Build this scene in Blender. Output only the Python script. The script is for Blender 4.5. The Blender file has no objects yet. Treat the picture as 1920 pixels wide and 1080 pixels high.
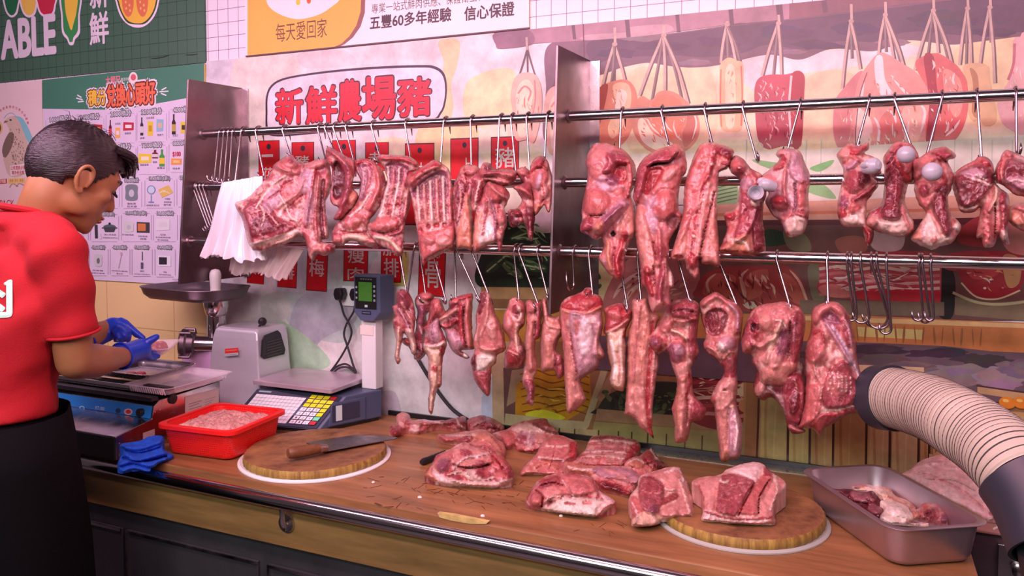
import bpy, bmesh, math, random
import numpy as np
from mathutils import Vector, Matrix
from mathutils.geometry import delaunay_2d_cdt, tessellate_polygon

sc = bpy.context.scene
COL = bpy.context.collection
R = math.radians
random.seed(7)

# ------------------------------------------------------------------ camera
F, YAW, PITCH, PPX, PPY = 1460.0, R(24.19), R(2.5), 960.0, 444.7
CAM = np.array([0.0, -2.05, 1.55])
cd = bpy.data.cameras.new('camera')
cam = bpy.data.objects.new('camera', cd); COL.objects.link(cam)
cam.location = CAM
cam.rotation_euler = (math.pi/2-PITCH, 0, YAW)
cd.sensor_fit = 'HORIZONTAL'; cd.sensor_width = 36.0
cd.lens = F/1920*36.0
cd.shift_y = -(540-PPY)/1920
cd.clip_start = 0.02
sc.camera = cam

# ------------------------------------------------------------------ exposure, world, lights
vs = sc.view_settings
vs.view_transform = 'Standard'; vs.look = 'None'; vs.gamma = 1.0; vs.use_curve_mapping = False
vs.exposure = 0.05
w = bpy.data.worlds.new('world'); sc.world = w; w.use_nodes = True
w.node_tree.nodes['Background'].inputs[0].default_value = (0.62, 0.42, 0.50, 1)
w.node_tree.nodes['Background'].inputs[1].default_value = 0.09

TINT = (1.0, 0.66, 0.84)          # colour of the pink market lamps
def area(name, loc, target, sx, sy, power, color, spread=180):
    l = bpy.data.lights.new(name, 'AREA'); l.shape = 'RECTANGLE'
    l.size = sx; l.size_y = sy; l.energy = power; l.color = color; l.spread = R(spread)
    o = bpy.data.objects.new(name, l); COL.objects.link(o); o.location = loc
    d = Vector(target)-Vector(loc)
    o.rotation_euler = d.to_track_quat('-Z', 'Y').to_euler()
    return o
# a row of pink tubes over the counter, a red one over the right hand meat, cool hall light behind
area('lamp_pink_left',  (-2.0, -1.28, 2.30), (-2.0, -0.05, 1.20), 2.0, 0.14, 24, (1.0, 0.54, 0.80))
area('lamp_pink_right', (0.12, -1.28, 2.30), (0.12, -0.05, 1.20), 2.24, 0.14, 20, (1.0, 0.48, 0.68))
area('lamp_red_meat', (-0.45, -1.30, 2.15), (-0.45, -0.25, 1.05), 0.9, 0.14, 6, (1.0, 0.36, 0.38))
area('hall_light', (-0.5, -3.6, 2.6), (-0.7, -0.66, 0.72), 2.4, 0.2, 6.5, (0.88, 1.0, 0.98), 70)

area('fill_light', (-0.7, -2.5, 2.45), (-0.7, -0.3, 1.0), 2.6, 0.16, 32, (1.0, 0.68, 0.82))  # added fill from the camera side, lifts the fronts and lower wall

# ------------------------------------------------------------------ projection helpers (photo pixel -> place)
fw = np.array([-math.sin(YAW)*math.cos(PITCH), math.cos(YAW)*math.cos(PITCH), -math.sin(PITCH)])
rt = np.array([math.cos(YAW), math.sin(YAW), 0.0]); up = np.cross(rt, fw)
def ray(x, y): return fw+rt*(x-PPX)/F-up*(y-PPY)/F
def at_y(x, y, Y=0.0): d = ray(x, y); return CAM+d*(Y-CAM[1])/d[1]
def at_z(x, y, Z=0.89): d = ray(x, y); return CAM+d*(Z-CAM[2])/d[2]
def at_x(x, y, X): d = ray(x, y); return CAM+d*(X-CAM[0])/d[0]
def at_plane(x, y, O, n): d = ray(x, y); return CAM+d*(np.dot(O-CAM, n)/np.dot(d, n))

# ------------------------------------------------------------------ colour: what the photo shows -> the thing's own colour
def lin(c): c = c/255.0; return c/12.92 if c <= 0.04045 else ((c+0.055)/1.055)**2.4
def own(r, g, b, k=1.0):
    L = (1.02, 0.68, 0.86)
    return tuple(min(0.92, max(0.004, lin(v)/L[i]*k)) for i, v in enumerate((r, g, b)))

# ------------------------------------------------------------------ tagging
def tag(o, label=None, cat=None, group=None, kind=None):
    if label: o['label'] = label
    if cat: o['category'] = cat
    if group: o['group'] = group
    if kind: o['kind'] = kind
    return o
def thing(name, loc, label, cat, group=None):
    o = bpy.data.objects.new(name, None); COL.objects.link(o)
    o.location = loc; o.empty_display_size = 0.05
    return tag(o, label, cat, group)
def world_loc(o):
    v = Vector((0, 0, 0))
    while o is not None: v += o.location; o = o.parent
    return v

# ------------------------------------------------------------------ materials
MATS = {}
def node(nt, t, **kw):
    n = nt.nodes.new(t)
    for k, v in kw.items(): setattr(n, k, v)
    return n
def mat(name, col, rough=0.5, metal=0.0, var=0.0, vscale=8.0, bump=0.0, bscale=60.0, stretch=(1, 1, 1), spec=0.5,
        emit=0.0, alpha=1.0, trans=0.0, attr=False, sss=0.0, coat=0.0, col2=None, rvar=0.0, gain=1.0):
    if name in MATS: return MATS[name]
    m = bpy.data.materials.new(name); m.use_nodes = True; nt = m.node_tree
    b = nt.nodes['Principled BSDF']
    b.inputs['Roughness'].default_value = rough; b.inputs['Metallic'].default_value = metal
    b.inputs['Specular IOR Level'].default_value = spec
    b.inputs['Base Color'].default_value = (*col, 1)
    if trans: b.inputs['Transmission Weight'].default_value = trans
    if coat: b.inputs['Coat Weight'].default_value = coat; b.inputs['Coat Roughness'].default_value = 0.15
    if sss:
        b.inputs['Subsurface Weight'].default_value = sss
        b.inputs['Subsurface Radius'].default_value = (0.012, 0.004, 0.003); b.inputs['Subsurface Scale'].default_value = 0.6
    if emit: b.inputs['Emission Color'].default_value = (*col, 1); b.inputs['Emission Strength'].default_value = emit
    b.inputs['Alpha'].default_value = alpha
    src = None
    if attr:
        a = node(nt, 'ShaderNodeVertexColor', layer_name='Col'); src = a.outputs['Color']
    if var or bump or col2 or rvar:
        tc = node(nt, 'ShaderNodeTexCoord'); mp = node(nt, 'ShaderNodeMapping'); mp.inputs['Scale'].default_value = stretch
        nt.links.new(tc.outputs['Object'], mp.inputs['Vector'])
    if var or col2:
        n = node(nt, 'ShaderNodeTexNoise'); n.inputs['Scale'].default_value = vscale; n.inputs['Detail'].default_value = 6
        n.inputs['Roughness'].default_value = 0.62
        nt.links.new(mp.outputs[0], n.inputs['Vector'])
        rp = node(nt, 'ShaderNodeMapRange'); rp.inputs[1].default_value = 0.3; rp.inputs[2].default_value = 0.7
        nt.links.new(n.outputs['Fac'], rp.inputs[0])
        if col2:
            mx = node(nt, 'ShaderNodeMix', data_type='RGBA'); mx.inputs[6].default_value = (*col, 1); mx.inputs[7].default_value = (*col2, 1)
            nt.links.new(rp.outputs[0], mx.inputs[0]); src = mx.outputs[2]
        else:
            rp.inputs[3].default_value = gain*(1-var); rp.inputs[4].default_value = gain*(1+var)
            mx = node(nt, 'ShaderNodeMix', data_type='RGBA', blend_type='MULTIPLY'); mx.inputs[0].default_value = 1
            mx.inputs[6].default_value = (*col, 1)
            if src: nt.links.new(src, mx.inputs[6])
            nt.links.new(rp.outputs[0], mx.inputs[7]); src = mx.outputs[2]
    if rvar:
        n3 = node(nt, 'ShaderNodeTexNoise'); n3.inputs['Scale'].default_value = vscale*1.7; n3.inputs['Detail'].default_value = 5
        nt.links.new(mp.outputs[0], n3.inputs['Vector'])
        r3 = node(nt, 'ShaderNodeMapRange'); r3.inputs[1].default_value = 0.3; r3.inputs[2].default_value = 0.7
        r3.inputs[3].default_value = rough-rvar; r3.inputs[4].default_value = rough+rvar
        nt.links.new(n3.outputs['Fac'], r3.inputs[0]); nt.links.new(r3.outputs[0], b.inputs['Roughness'])
    if src: nt.links.new(src, b.inputs['Base Color'])
    if bump:
        n2 = node(nt, 'ShaderNodeTexNoise'); n2.inputs['Scale'].default_value = bscale; n2.inputs['Detail'].default_value = 5
        nt.links.new(mp.outputs[0], n2.inputs['Vector'])
        bp = node(nt, 'ShaderNodeBump'); bp.inputs['Strength'].default_value = bump; bp.inputs['Distance'].default_value = 0.003
        nt.links.new(n2.outputs['Fac'], bp.inputs['Height']); nt.links.new(bp.outputs[0], b.inputs['Normal'])
    MATS[name] = m; return m

# ------------------------------------------------------------------ mesh collecting
class MB:
    def __init__(s): s.v = []; s.f = []; s.m = []; s.c = []; s.cur = 0
    def add(s, verts, faces, col=None):
        o = len(s.v); s.v += [tuple(map(float, p)) for p in verts]
        for f in faces: s.f.append([o+i for i in f]); s.m.append(s.cur); s.c.append(col)
        return s
    def box(s, x0, x1, y0, y1, z0, z1, col=None):
        v = [(x, y, z) for x in (x0, x1) for y in (y0, y1) for z in (z0, z1)]
        return s.add(v, [(0, 1, 3, 2), (4, 6, 7, 5), (0, 4, 5, 1), (2, 3, 7, 6), (0, 2, 6, 4), (1, 5, 7, 3)], col)
    def hexa(s, bot, top):                      # two quads, counter-clockwise from above
        return s.add(list(bot)+list(top), [(3, 2, 1, 0), (4, 5, 6, 7), (0, 1, 5, 4), (1, 2, 6, 5), (2, 3, 7, 6), (3, 0, 4, 7)])
    def tube(s, pts, r, n=10, cap=True, closed=False):
        P = [np.array(p, float) for p in pts]; k = len(P); rr = r if hasattr(r, '__len__') else [r]*k
        T = []
        for i in range(k):
            a = P[(i-1) % k] if (closed or i > 0) else P[i]; b = P[(i+1) % k] if (closed or i < k-1) else P[i]
            t = b-a; T.append(t/(np.linalg.norm(t)+1e-12))
        ref = np.array([0, 0, 1.0]) if abs(T[0][2]) < 0.9 else np.array([1.0, 0, 0])
        nrm = np.cross(T[0], ref); nrm /= np.linalg.norm(nrm)
        rings = []
        for i in range(k):
            nrm = nrm-T[i]*np.dot(nrm, T[i]); nrm /= (np.linalg.norm(nrm)+1e-12); bn = np.cross(T[i], nrm)
            rings += [P[i]+rr[i]*(math.cos(2*math.pi*j/n)*nrm+math.sin(2*math.pi*j/n)*bn) for j in range(n)]
        fs = []
        for i in range(k if closed else k-1):
            a, b = i*n, ((i+1) % k)*n
            fs += [(a+j, a+(j+1) % n, b+(j+1) % n, b+j) for j in range(n)]
        if cap and not closed: fs += [tuple(range(n-1, -1, -1)), tuple((k-1)*n+j for j in range(n))]
        return s.add(rings, fs)
    def cyl(s, a, b, r, n=20, r2=None): return s.tube([a, b], [r, r if r2 is None else r2], n)
    def lathe(s, prof, c, n=40, axis='z', sx=1, sy=1, closed=False):
        vs_, fs = [], []
        for (r, h) in prof:
            for j in range(n):
                a = 2*math.pi*j/n; x, y = r*math.cos(a)*sx, r*math.sin(a)*sy
                q = (x, y, h) if axis == 'z' else ((h, x, y) if axis == 'x' else (y, h, x))
                vs_.append((c[0]+q[0], c[1]+q[1], c[2]+q[2]))
        k = len(prof)
        for i in range(k if closed else k-1):
            i2 = (i+1) % k
            fs += [(i*n+j, i*n+(j+1) % n, i2*n+(j+1) % n, i2*n+j) for j in range(n)]
        if not closed:
            if prof[0][0] > 1e-5: fs.append(tuple(range(n-1, -1, -1)))
            if prof[-1][0] > 1e-5: fs.append(tuple((k-1)*n+j for j in range(n)))
        return s.add(vs_, fs)
    def rings(s, rings, cap=True):               # loft equal-count rings
        n = len(rings[0]); v = [p for r_ in rings for p in r_]; fs = []
        for i in range(len(rings)-1):
            fs += [(i*n+j, i*n+(j+1) % n, (i+1)*n+(j+1) % n, (i+1)*n+j) for j in range(n)]
        if cap: fs += [tuple(range(n-1, -1, -1)), tuple((len(rings)-1)*n+j for j in range(n))]
        return s.add(v, fs)
    def prism(s, poly, a, b):                    # poly of 3D pts, extruded a -> b offsets
        n = len(poly); P = [np.array(p, float) for p in poly]
        v = [p+np.array(a) for p in P]+[p+np.array(b) for p in P]
        tri = tessellate_polygon([[Vector(p) for p in P]])
        fs = [tuple(t) for t in tri]+[tuple(n+i for i in reversed(t)) for t in tri]
        fs += [(i, (i+1) % n, n+(i+1) % n, n+i) for i in range(n)]
        return s.add(v, fs)
    def build(s, name, mats, parent=None, smooth=False, bevel=0.0, loc=None, seg=2, fixn=True, crease=35):
        if not isinstance(mats, (list, tuple)): mats = [mats]
        V = np.array(s.v)
        if parent is not None: base = np.array(world_loc(parent)); L = (0, 0, 0)
        else:
            base = np.array(loc) if loc is not None else np.array([(V[:, 0].min()+V[:, 0].max())/2, (V[:, 1].min()+V[:, 1].max())/2, V[:, 2].min()])
            L = tuple(base)
        me = bpy.data.meshes.new(name); me.from_pydata([tuple(p) for p in (V-base)], [], s.f); me.update()
        for m in mats: me.materials.append(m)
        me.polygons.foreach_set('material_index', s.m)
        if any(c is not None for c in s.c):
            at = me.color_attributes.new('Col', 'FLOAT_COLOR', 'CORNER'); buf = []
            for p, c in zip(me.polygons, s.c): buf += [*(c or (1, 1, 1)), 1.0]*p.loop_total
            at.data.foreach_set('color', buf)
        if fixn:
            bm = bmesh.new(); bm.from_mesh(me); bmesh.ops.recalc_face_normals(bm, faces=bm.faces); bm.to_mesh(me); bm.free()
        o = bpy.data.objects.new(name, me); COL.objects.link(o); o.location = L
        if parent is not None: o.parent = parent
        if smooth:
            me.polygons.foreach_set('use_smooth', [True]*len(me.polygons))
            if crease < 170:
                try: me.set_sharp_from_angle(angle=R(crease))
                except Exception: pass
        if bevel:
            b = o.modifiers.new('bevel', 'BEVEL'); b.width = bevel; b.segments = seg; b.limit_method = 'ANGLE'; b.angle_limit = R(40)
        return o

def crom(pts, step, closed=True):
    """Catmull-Rom through 2-D or 3-D points, resampled at about `step`."""
    P = np.array(pts, float); n = len(P); out = []
    for i in range(n if closed else n-1):
        p0 = P[(i-1) % n] if closed or i > 0 else P[0]; p1 = P[i]; p2 = P[(i+1) % n]
        p3 = P[(i+2) % n] if closed or i < n-2 else P[n-1]
        k = max(1, int(round(np.linalg.norm(p2-p1)/step)))
        for t in np.arange(k)/k:
            out.append(0.5*((2*p1)+(p2-p0)*t+(2*p0-5*p1+4*p2-p3)*t*t+(3*p1-p0-3*p2+p3)*t**3))
    if not closed: out.append(P[-1])
    return np.array(out)

# value noise on numpy arrays
_rng = np.random.default_rng(5); _LAT = _rng.random((64, 64, 64))
def vnoise(p):
    i = np.floor(p).astype(int); f = p-i; f = f*f*(3-2*f); r = 0
    for dx in (0, 1):
        for dy in (0, 1):
            for dz in (0, 1):
                wgt = (f[:, 0] if dx else 1-f[:, 0])*(f[:, 1] if dy else 1-f[:, 1])*(f[:, 2] if dz else 1-f[:, 2])
                r = r+wgt*_LAT[(i[:, 0]+dx) % 64, (i[:, 1]+dy) % 64, (i[:, 2]+dz) % 64]
    return r*2-1
def fbm(p, o=4, g=0.5):
    a, s_, r = 1.0, 0.0, 0
    for k in range(o): r = r+a*vnoise(p*(2**k)+k*7.3); s_ += a; a *= g
    return r/s_

# lettering: the built-in face, as flat meshes
_TXT = {}
def glyphs(body, bold=0.0):
    key = (body, bold)
    if key in _TXT: return _TXT[key]
    cu = bpy.data.curves.new('t', 'FONT'); cu.body = body; cu.offset = bold; cu.resolution_u = 3
    o = bpy.data.objects.new('t', cu); COL.objects.link(o)
    dg = bpy.context.evaluated_depsgraph_get(); me = bpy.data.meshes.new_from_object(o.evaluated_get(dg))
    V = np.array([v.co[:2] for v in me.vertices]) if len(me.vertices) else np.zeros((1, 2)); Fc = [tuple(p.vertices) for p in me.polygons]
    bpy.data.objects.remove(o); bpy.data.curves.remove(cu); bpy.data.meshes.remove(me)
    _TXT[key] = (V, Fc); return _TXT[key]

class Print(MB):
    """A flat print: coloured shapes in paper-thin layers on a plane. W maps a photo pixel to the plane."""
    def __init__(s, W, n=(0, -1, 0), step=0.000004, base=0.0):
        super().__init__(); s.W = W; s.n = np.array(n, float); s.k = 0; s.step = step; s.b = base; s.zmax = 9.0
    def lift(s): s.k += 1; return s.n*(s.b+s.k*s.step)
    def flat(s, P3, col):
        d = s.lift(); P3 = [np.minimum(np.array(p), (9, 9, s.zmax))+d for p in P3]
        tri = tessellate_polygon([[Vector(p) for p in P3]])
        return s.add(P3, [tuple(t) for t in tri], col)
    def poly(s, pts, col, z=None, smooth=False):
        if z: pts = [(z[0]+x/4, z[1]+y/4) for x, y in pts]
        if smooth: pts = crom(pts, 5)
        return s.flat([s.W(x, y) for x, y in pts], col)
    def blob(s, pts, col, z=None): return s.poly(pts, col, z, True)
    def ell(s, cx, cy, rx, ry, col, ang=0, z=None, n=28):
        if z: cx, cy, rx, ry = z[0]+cx/4, z[1]+cy/4, rx/4, ry/4
        a = R(ang); return s.poly([(cx+rx*math.cos(t)*math.cos(a)-ry*math.sin(t)*math.sin(a), cy+rx*math.cos(t)*math.sin(a)+ry*math.sin(t)*math.cos(a))
                                   for t in np.arange(n)*2*math.pi/n], col)
    def line(s, pts, wpx, col, z=None, smooth=True, closed=False, taper=False):
        if z: pts = [(z[0]+x/4, z[1]+y/4) for x, y in pts]; wpx = wpx/4
        P = crom(pts, 6, closed) if smooth else np.array(pts, float)
        k = len(P); d = s.lift(); vs_, fs = [], []
        for i in range(k):
            a = P[(i-1) % k] if closed or i > 0 else P[i]; b = P[(i+1) % k] if closed or i < k-1 else P[i]
            t = (b-a)/(np.linalg.norm(b-a)+1e-9); q = np.array([-t[1], t[0]])
            h = wpx/2*((1-abs(2*i/(k-1)-1)**3) if taper else 1)+0.05
            vs_ += [np.minimum(s.W(*(P[i]-q*h)), (9, 9, s.zmax))+d, np.minimum(s.W(*(P[i]+q*h)), (9, 9, s.zmax))+d]
        for i in range(k if closed else k-1):
            j = (i+1) % k; fs.append((2*i, 2*i+1, 2*j+1, 2*j))
        return s.add(vs_, fs, col)
    def text(s, body, x0, y0, x1, y1, col, bold=0.0, slope=None):
        """lettering fitted into the wall rectangle whose photo corners are (x0,y0) upper left and (x1,y1) lower right"""
        A = np.array(s.W(x0, y0)); B = np.array(s.W(x1, y1))
        V, Fc = glyphs(body); lo, hi = V.min(0), V.max(0); q = (V-lo)/np.maximum(hi-lo, 1e-6)
        ez = np.array([0, 0, 1.0]); ex = (B-A)-ez*np.dot(B-A, ez)
        h = np.dot(A-B, ez); O = B-ex; d = s.lift()
        if bold <= 0: return s.add([O+ex*a+ez*h*b+d for a, b in q], Fc, col)
        u_ = ex/(np.linalg.norm(ex)+1e-9)
        for k in range(8):                       # a bold face: the strokes spread sideways
            sh = (u_*math.cos(k*math.pi/4)+ez*math.sin(k*math.pi/4))*h*bold
            s.add([O+ex*a+ez*h*b+d+sh for a, b in q], Fc, col); d = s.lift()
        return s
# ================================================================== the setting
def tiles(name, c1, c2, grout, px, pz, ox, oz, gw, split=None):
    """plain wall tiles in object space (object origin at the world origin)"""
    m = bpy.data.materials.new(name); m.use_nodes = True; nt = m.node_tree; b = nt.nodes['Principled BSDF']
    b.inputs['Roughness'].default_value = 0.35
    tc = node(nt, 'ShaderNodeTexCoord'); sp = node(nt, 'ShaderNodeSeparateXYZ'); nt.links.new(tc.outputs['Object'], sp.inputs[0])
    def edge(sock, pitch, off):
        a = node(nt, 'ShaderNodeMath', operation='SUBTRACT'); nt.links.new(sock, a.inputs[0]); a.inputs[1].default_value = off-gw/2
        f = node(nt, 'ShaderNodeMath', operation='FLOORED_MODULO'); nt.links.new(a.outputs[0], f.inputs[0]); f.inputs[1].default_value = pitch
        l = node(nt, 'ShaderNodeMath', operation='LESS_THAN'); nt.links.new(f.outputs[0], l.inputs[0]); l.inputs[1].default_value = gw
        return l.outputs[0]
    mxm = node(nt, 'ShaderNodeMath', operation='MAXIMUM')
    nt.links.new(edge(sp.outputs[0], px, ox), mxm.inputs[0]); nt.links.new(edge(sp.outputs[2], pz, oz), mxm.inputs[1])
    n = node(nt, 'ShaderNodeTexNoise'); n.inputs['Scale'].default_value = 3.0; n.inputs['Detail'].default_value = 5
    nt.links.new(tc.outputs['Object'], n.inputs['Vector'])
    c = node(nt, 'ShaderNodeMix', data_type='RGBA'); c.inputs[6].default_value = (*c1, 1); c.inputs[7].default_value = (*c2, 1)
    nt.links.new(n.outputs['Fac'], c.inputs[0])
    g = node(nt, 'ShaderNodeMix', data_type='RGBA'); nt.links.new(mxm.outputs[0], g.inputs[0]); nt.links.new(c.outputs[2], g.inputs[6])
    g.inputs[7].default_value = (*grout, 1); nt.links.new(g.outputs[2], b.inputs['Base Color'])
    return m
M_tile_beige = tiles('beige wall tile', own(232, 180, 140), own(222, 168, 128), own(196, 140, 110), 0.345, 0.24, -2.258, 1.088, 0.004)
M_tile_white = tiles('white square tile', own(240, 205, 228, .86), own(238, 200, 226, .84), own(120, 70, 95), 0.0454, 0.0457, -0.846, 2.0745, 0.0018)
M_tile_green = tiles('green square tile', own(62, 92, 74), own(70, 84, 78), own(38, 52, 46), 0.0454, 0.0457, -0.846, 2.0745, 0.0018)

b = MB(); b.box(-4.4, 1.5, 0, 0.12, 0, 2.0); o = b.build('wall_back', M_tile_beige, loc=(0, 0, 0)); tag(o, kind='structure')
b = MB(); b.box(-4.4, 1.5, 0.0, 0.12, 2.0, 3.1); o = b.build('wall_upper', M_tile_white, loc=(0, 0, 0)); tag(o, kind='structure')
M_floor = mat('grey floor', (0.09, 0.085, 0.085), 0.6, var=0.3, vscale=5)
b = MB(); b.box(-4.4, 1.5, -5.0, 0.12, -0.1, 0.0); o = b.build('floor', M_floor, loc=(0, 0, 0)); tag(o, kind='structure')

# ------------------------------------------------------------------ prints on the wall
M_print = mat('printed sheet', (1, 1, 1), 0.5, attr=True, var=0.05, vscale=6, gain=.88)
M_paint = mat('watercolour print', (1, 1, 1), 0.42, attr=True, var=0.26, vscale=13, gain=.72)
M_edge = mat('board edge', own(225, 190, 160), 0.6)
W0 = lambda x, y: at_y(x, y, 0.0)
def wl(Y): return lambda x, y: at_y(x, y, Y)
def rect(p, x0, z0, x1, z1, col, Y): return p.flat([(x0, Y, z0), (x1, Y, z0), (x1, Y, z1), (x0, Y, z1)], col)
def board(x0, z0, x1, z1, t, name, label, cat, col):
    r_ = thing(name, ((x0+x1)/2, -t/2, z0), label, cat)
    e = MB(); e.box(x0, x1, -t, -0.0006, z0, z1); e.build('board', M_edge, r_)
    p = Print(wl(-t)); rect(p, x0, z0, x1, z1, col, -t)
    return r_, p
WHITE = own(238, 198, 226); DK = own(70, 45, 62)

# green tiled vegetable sign
r_ = thing('vegetable_sign', (-3.1, -0.004, 2.037), 'dark green tiled sign with vegetable pictures and ABLE lettering, upper left', 'sign')
e = MB(); e.box(-4.2, -2.08, -0.008, -0.0006, 2.037, 2.9); e.build('panel', M_tile_green, r_).location = (0, 0, 0)
r_.children[0].data.transform(Matrix.Translation(Vector(r_.location))); r_.children[0].location = -Vector(r_.location)
p = Print(wl(-0.008), base=0.0006)
for x0, x1, col in ((-50, 13, own(36, 92, 60)), (10, 34, own(36, 100, 66)), (41, 68, own(236, 176, 86)), (72, 103, own(200, 40, 70))):
    if x0 < 0: continue
    xm = (x0+x1)/2
    p.blob([(x0-3, -8), (x1+3, -10), (x1+2, 10), (x1-2, 27), (xm, 33), (x0+3, 26), (x0-3, 8)], WHITE)
    p.blob([(x0, -8), (x1, -8), (x1-1, 9), (x1-5, 24), (xm, 29), (x0+5, 23), (x0, 8)], col)
p.blob([(114, -10), (152, -14), (150, 30), (150, 62), (141, 74), (138, 84), (130, 84), (126, 74), (117, 62), (115, 30)], WHITE)
p.blob([(117, -10), (149, -12), (147, 30), (146, 58), (138, 70), (136, 79), (131, 79), (128, 70), (120, 58), (118, 30)], own(60, 128, 76))
p.blob([(123, -12), (145, -12), (144, 20), (138, 45), (134, 57), (129, 45), (123, 20)], own(238, 178, 70))
p.text('新', 168, -38, 203, 12, own(226, 190, 214), 0.02)
p.text('鮮', 168, 26, 204, 80, own(226, 190, 214), 0.02)
p.blob([(217, -20), (298, -30), (298, 5), (290, 30), (275, 47), (258, 52), (240, 46), (226, 30), (218, 5)], WHITE)
p.blob([(220, -20), (295, -30), (295, 4), (287, 28), (273, 44), (258, 46), (240, 43), (229, 28), (221, 5)], own(60, 70, 40))
p.blob([(222, -20), (292, -30), (292, 4), (284, 27), (271, 41), (258, 44), (242, 40), (231, 26), (224, 5)], own(240, 170, 70))
for cx in (240, 267):
    p.blob([(cx-10, -14), (cx+8, -16), (cx+11, 4), (cx+8, 24), (cx+1, 32), (cx-7, 24), (cx-11, 5)], own(222, 106, 76))
    for q in ((-4, 4), (3, 10), (-3, 16), (4, 20), (0, -3)): p.ell(cx+q[0], q[1], 1.6, 2.6, own(240, 170, 110))
p.text('ABLE', 2, 42, 104, 98, own(226, 190, 214), 0.045)
p.build('lettering_and_pictures', M_print, r_, fixn=False)
p = Print(wl(-0.0085), base=0.0003)
for q in (((282, 110), (302, 108), (318, 103)), ((345, 103), (360, 103), (372, 101))):
    p = Print(wl(-0.0085), base=0.0003); p.line(q, 1.6, own(20, 26, 24), taper=True); p.build('tear', M_print, r_, fixn=False)

# loyalty poster
r_, p = board(-2.93, 1.258, -2.0865, 2.030, 0.006, 'points_poster', 'lilac points reward poster with a green heading, behind the man', 'poster', own(226, 186, 220))
GREEN = own(70, 116, 100)
p.poly([(79, 150), (383, 118), (383, 178), (228, 206), (79, 204)], GREEN)
p.text('大師兄', 198, 144, 226, 156, own(236, 110, 140), 0.03); p.text('鮮活市集', 227, 146, 243, 151, own(240, 210, 220))
p.ell(250, 146, 8, 11, own(240, 205, 215)); p.ell(250, 145, 5, 6, own(220, 90, 110))
def outlined(s, x0, y0, x1, y1, col, oc, b_=0.03, ob=0.085):
    p.text(s, x0-1.5, y0-1.5, x1+1.5, y1+1.5, own(240, 205, 225), ob+0.05); p.text(s, x0-0.6, y0-0.6, x1+0.6, y1+0.6, oc, ob); p.text(s, x0, y0, x1, y1, col, b_)
outlined('積分', 165, 170, 199, 196, own(245, 176, 70), own(110, 50, 40))
outlined('兌換心頭好', 200, 160, 291, 194, own(240, 104, 80), own(110, 40, 40))
for q in (((145, 178), (153, 183)), ((143, 184), (155, 187)), ((146, 191), (157, 190)), ((303, 169), (312, 164)), ((299, 172), (316, 171)), ((302, 175), (312, 179))): p.line(q, 2.2, own(235, 225, 230), smooth=False)
GR = own(190, 150, 186); TX = own(110, 82, 108)
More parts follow.
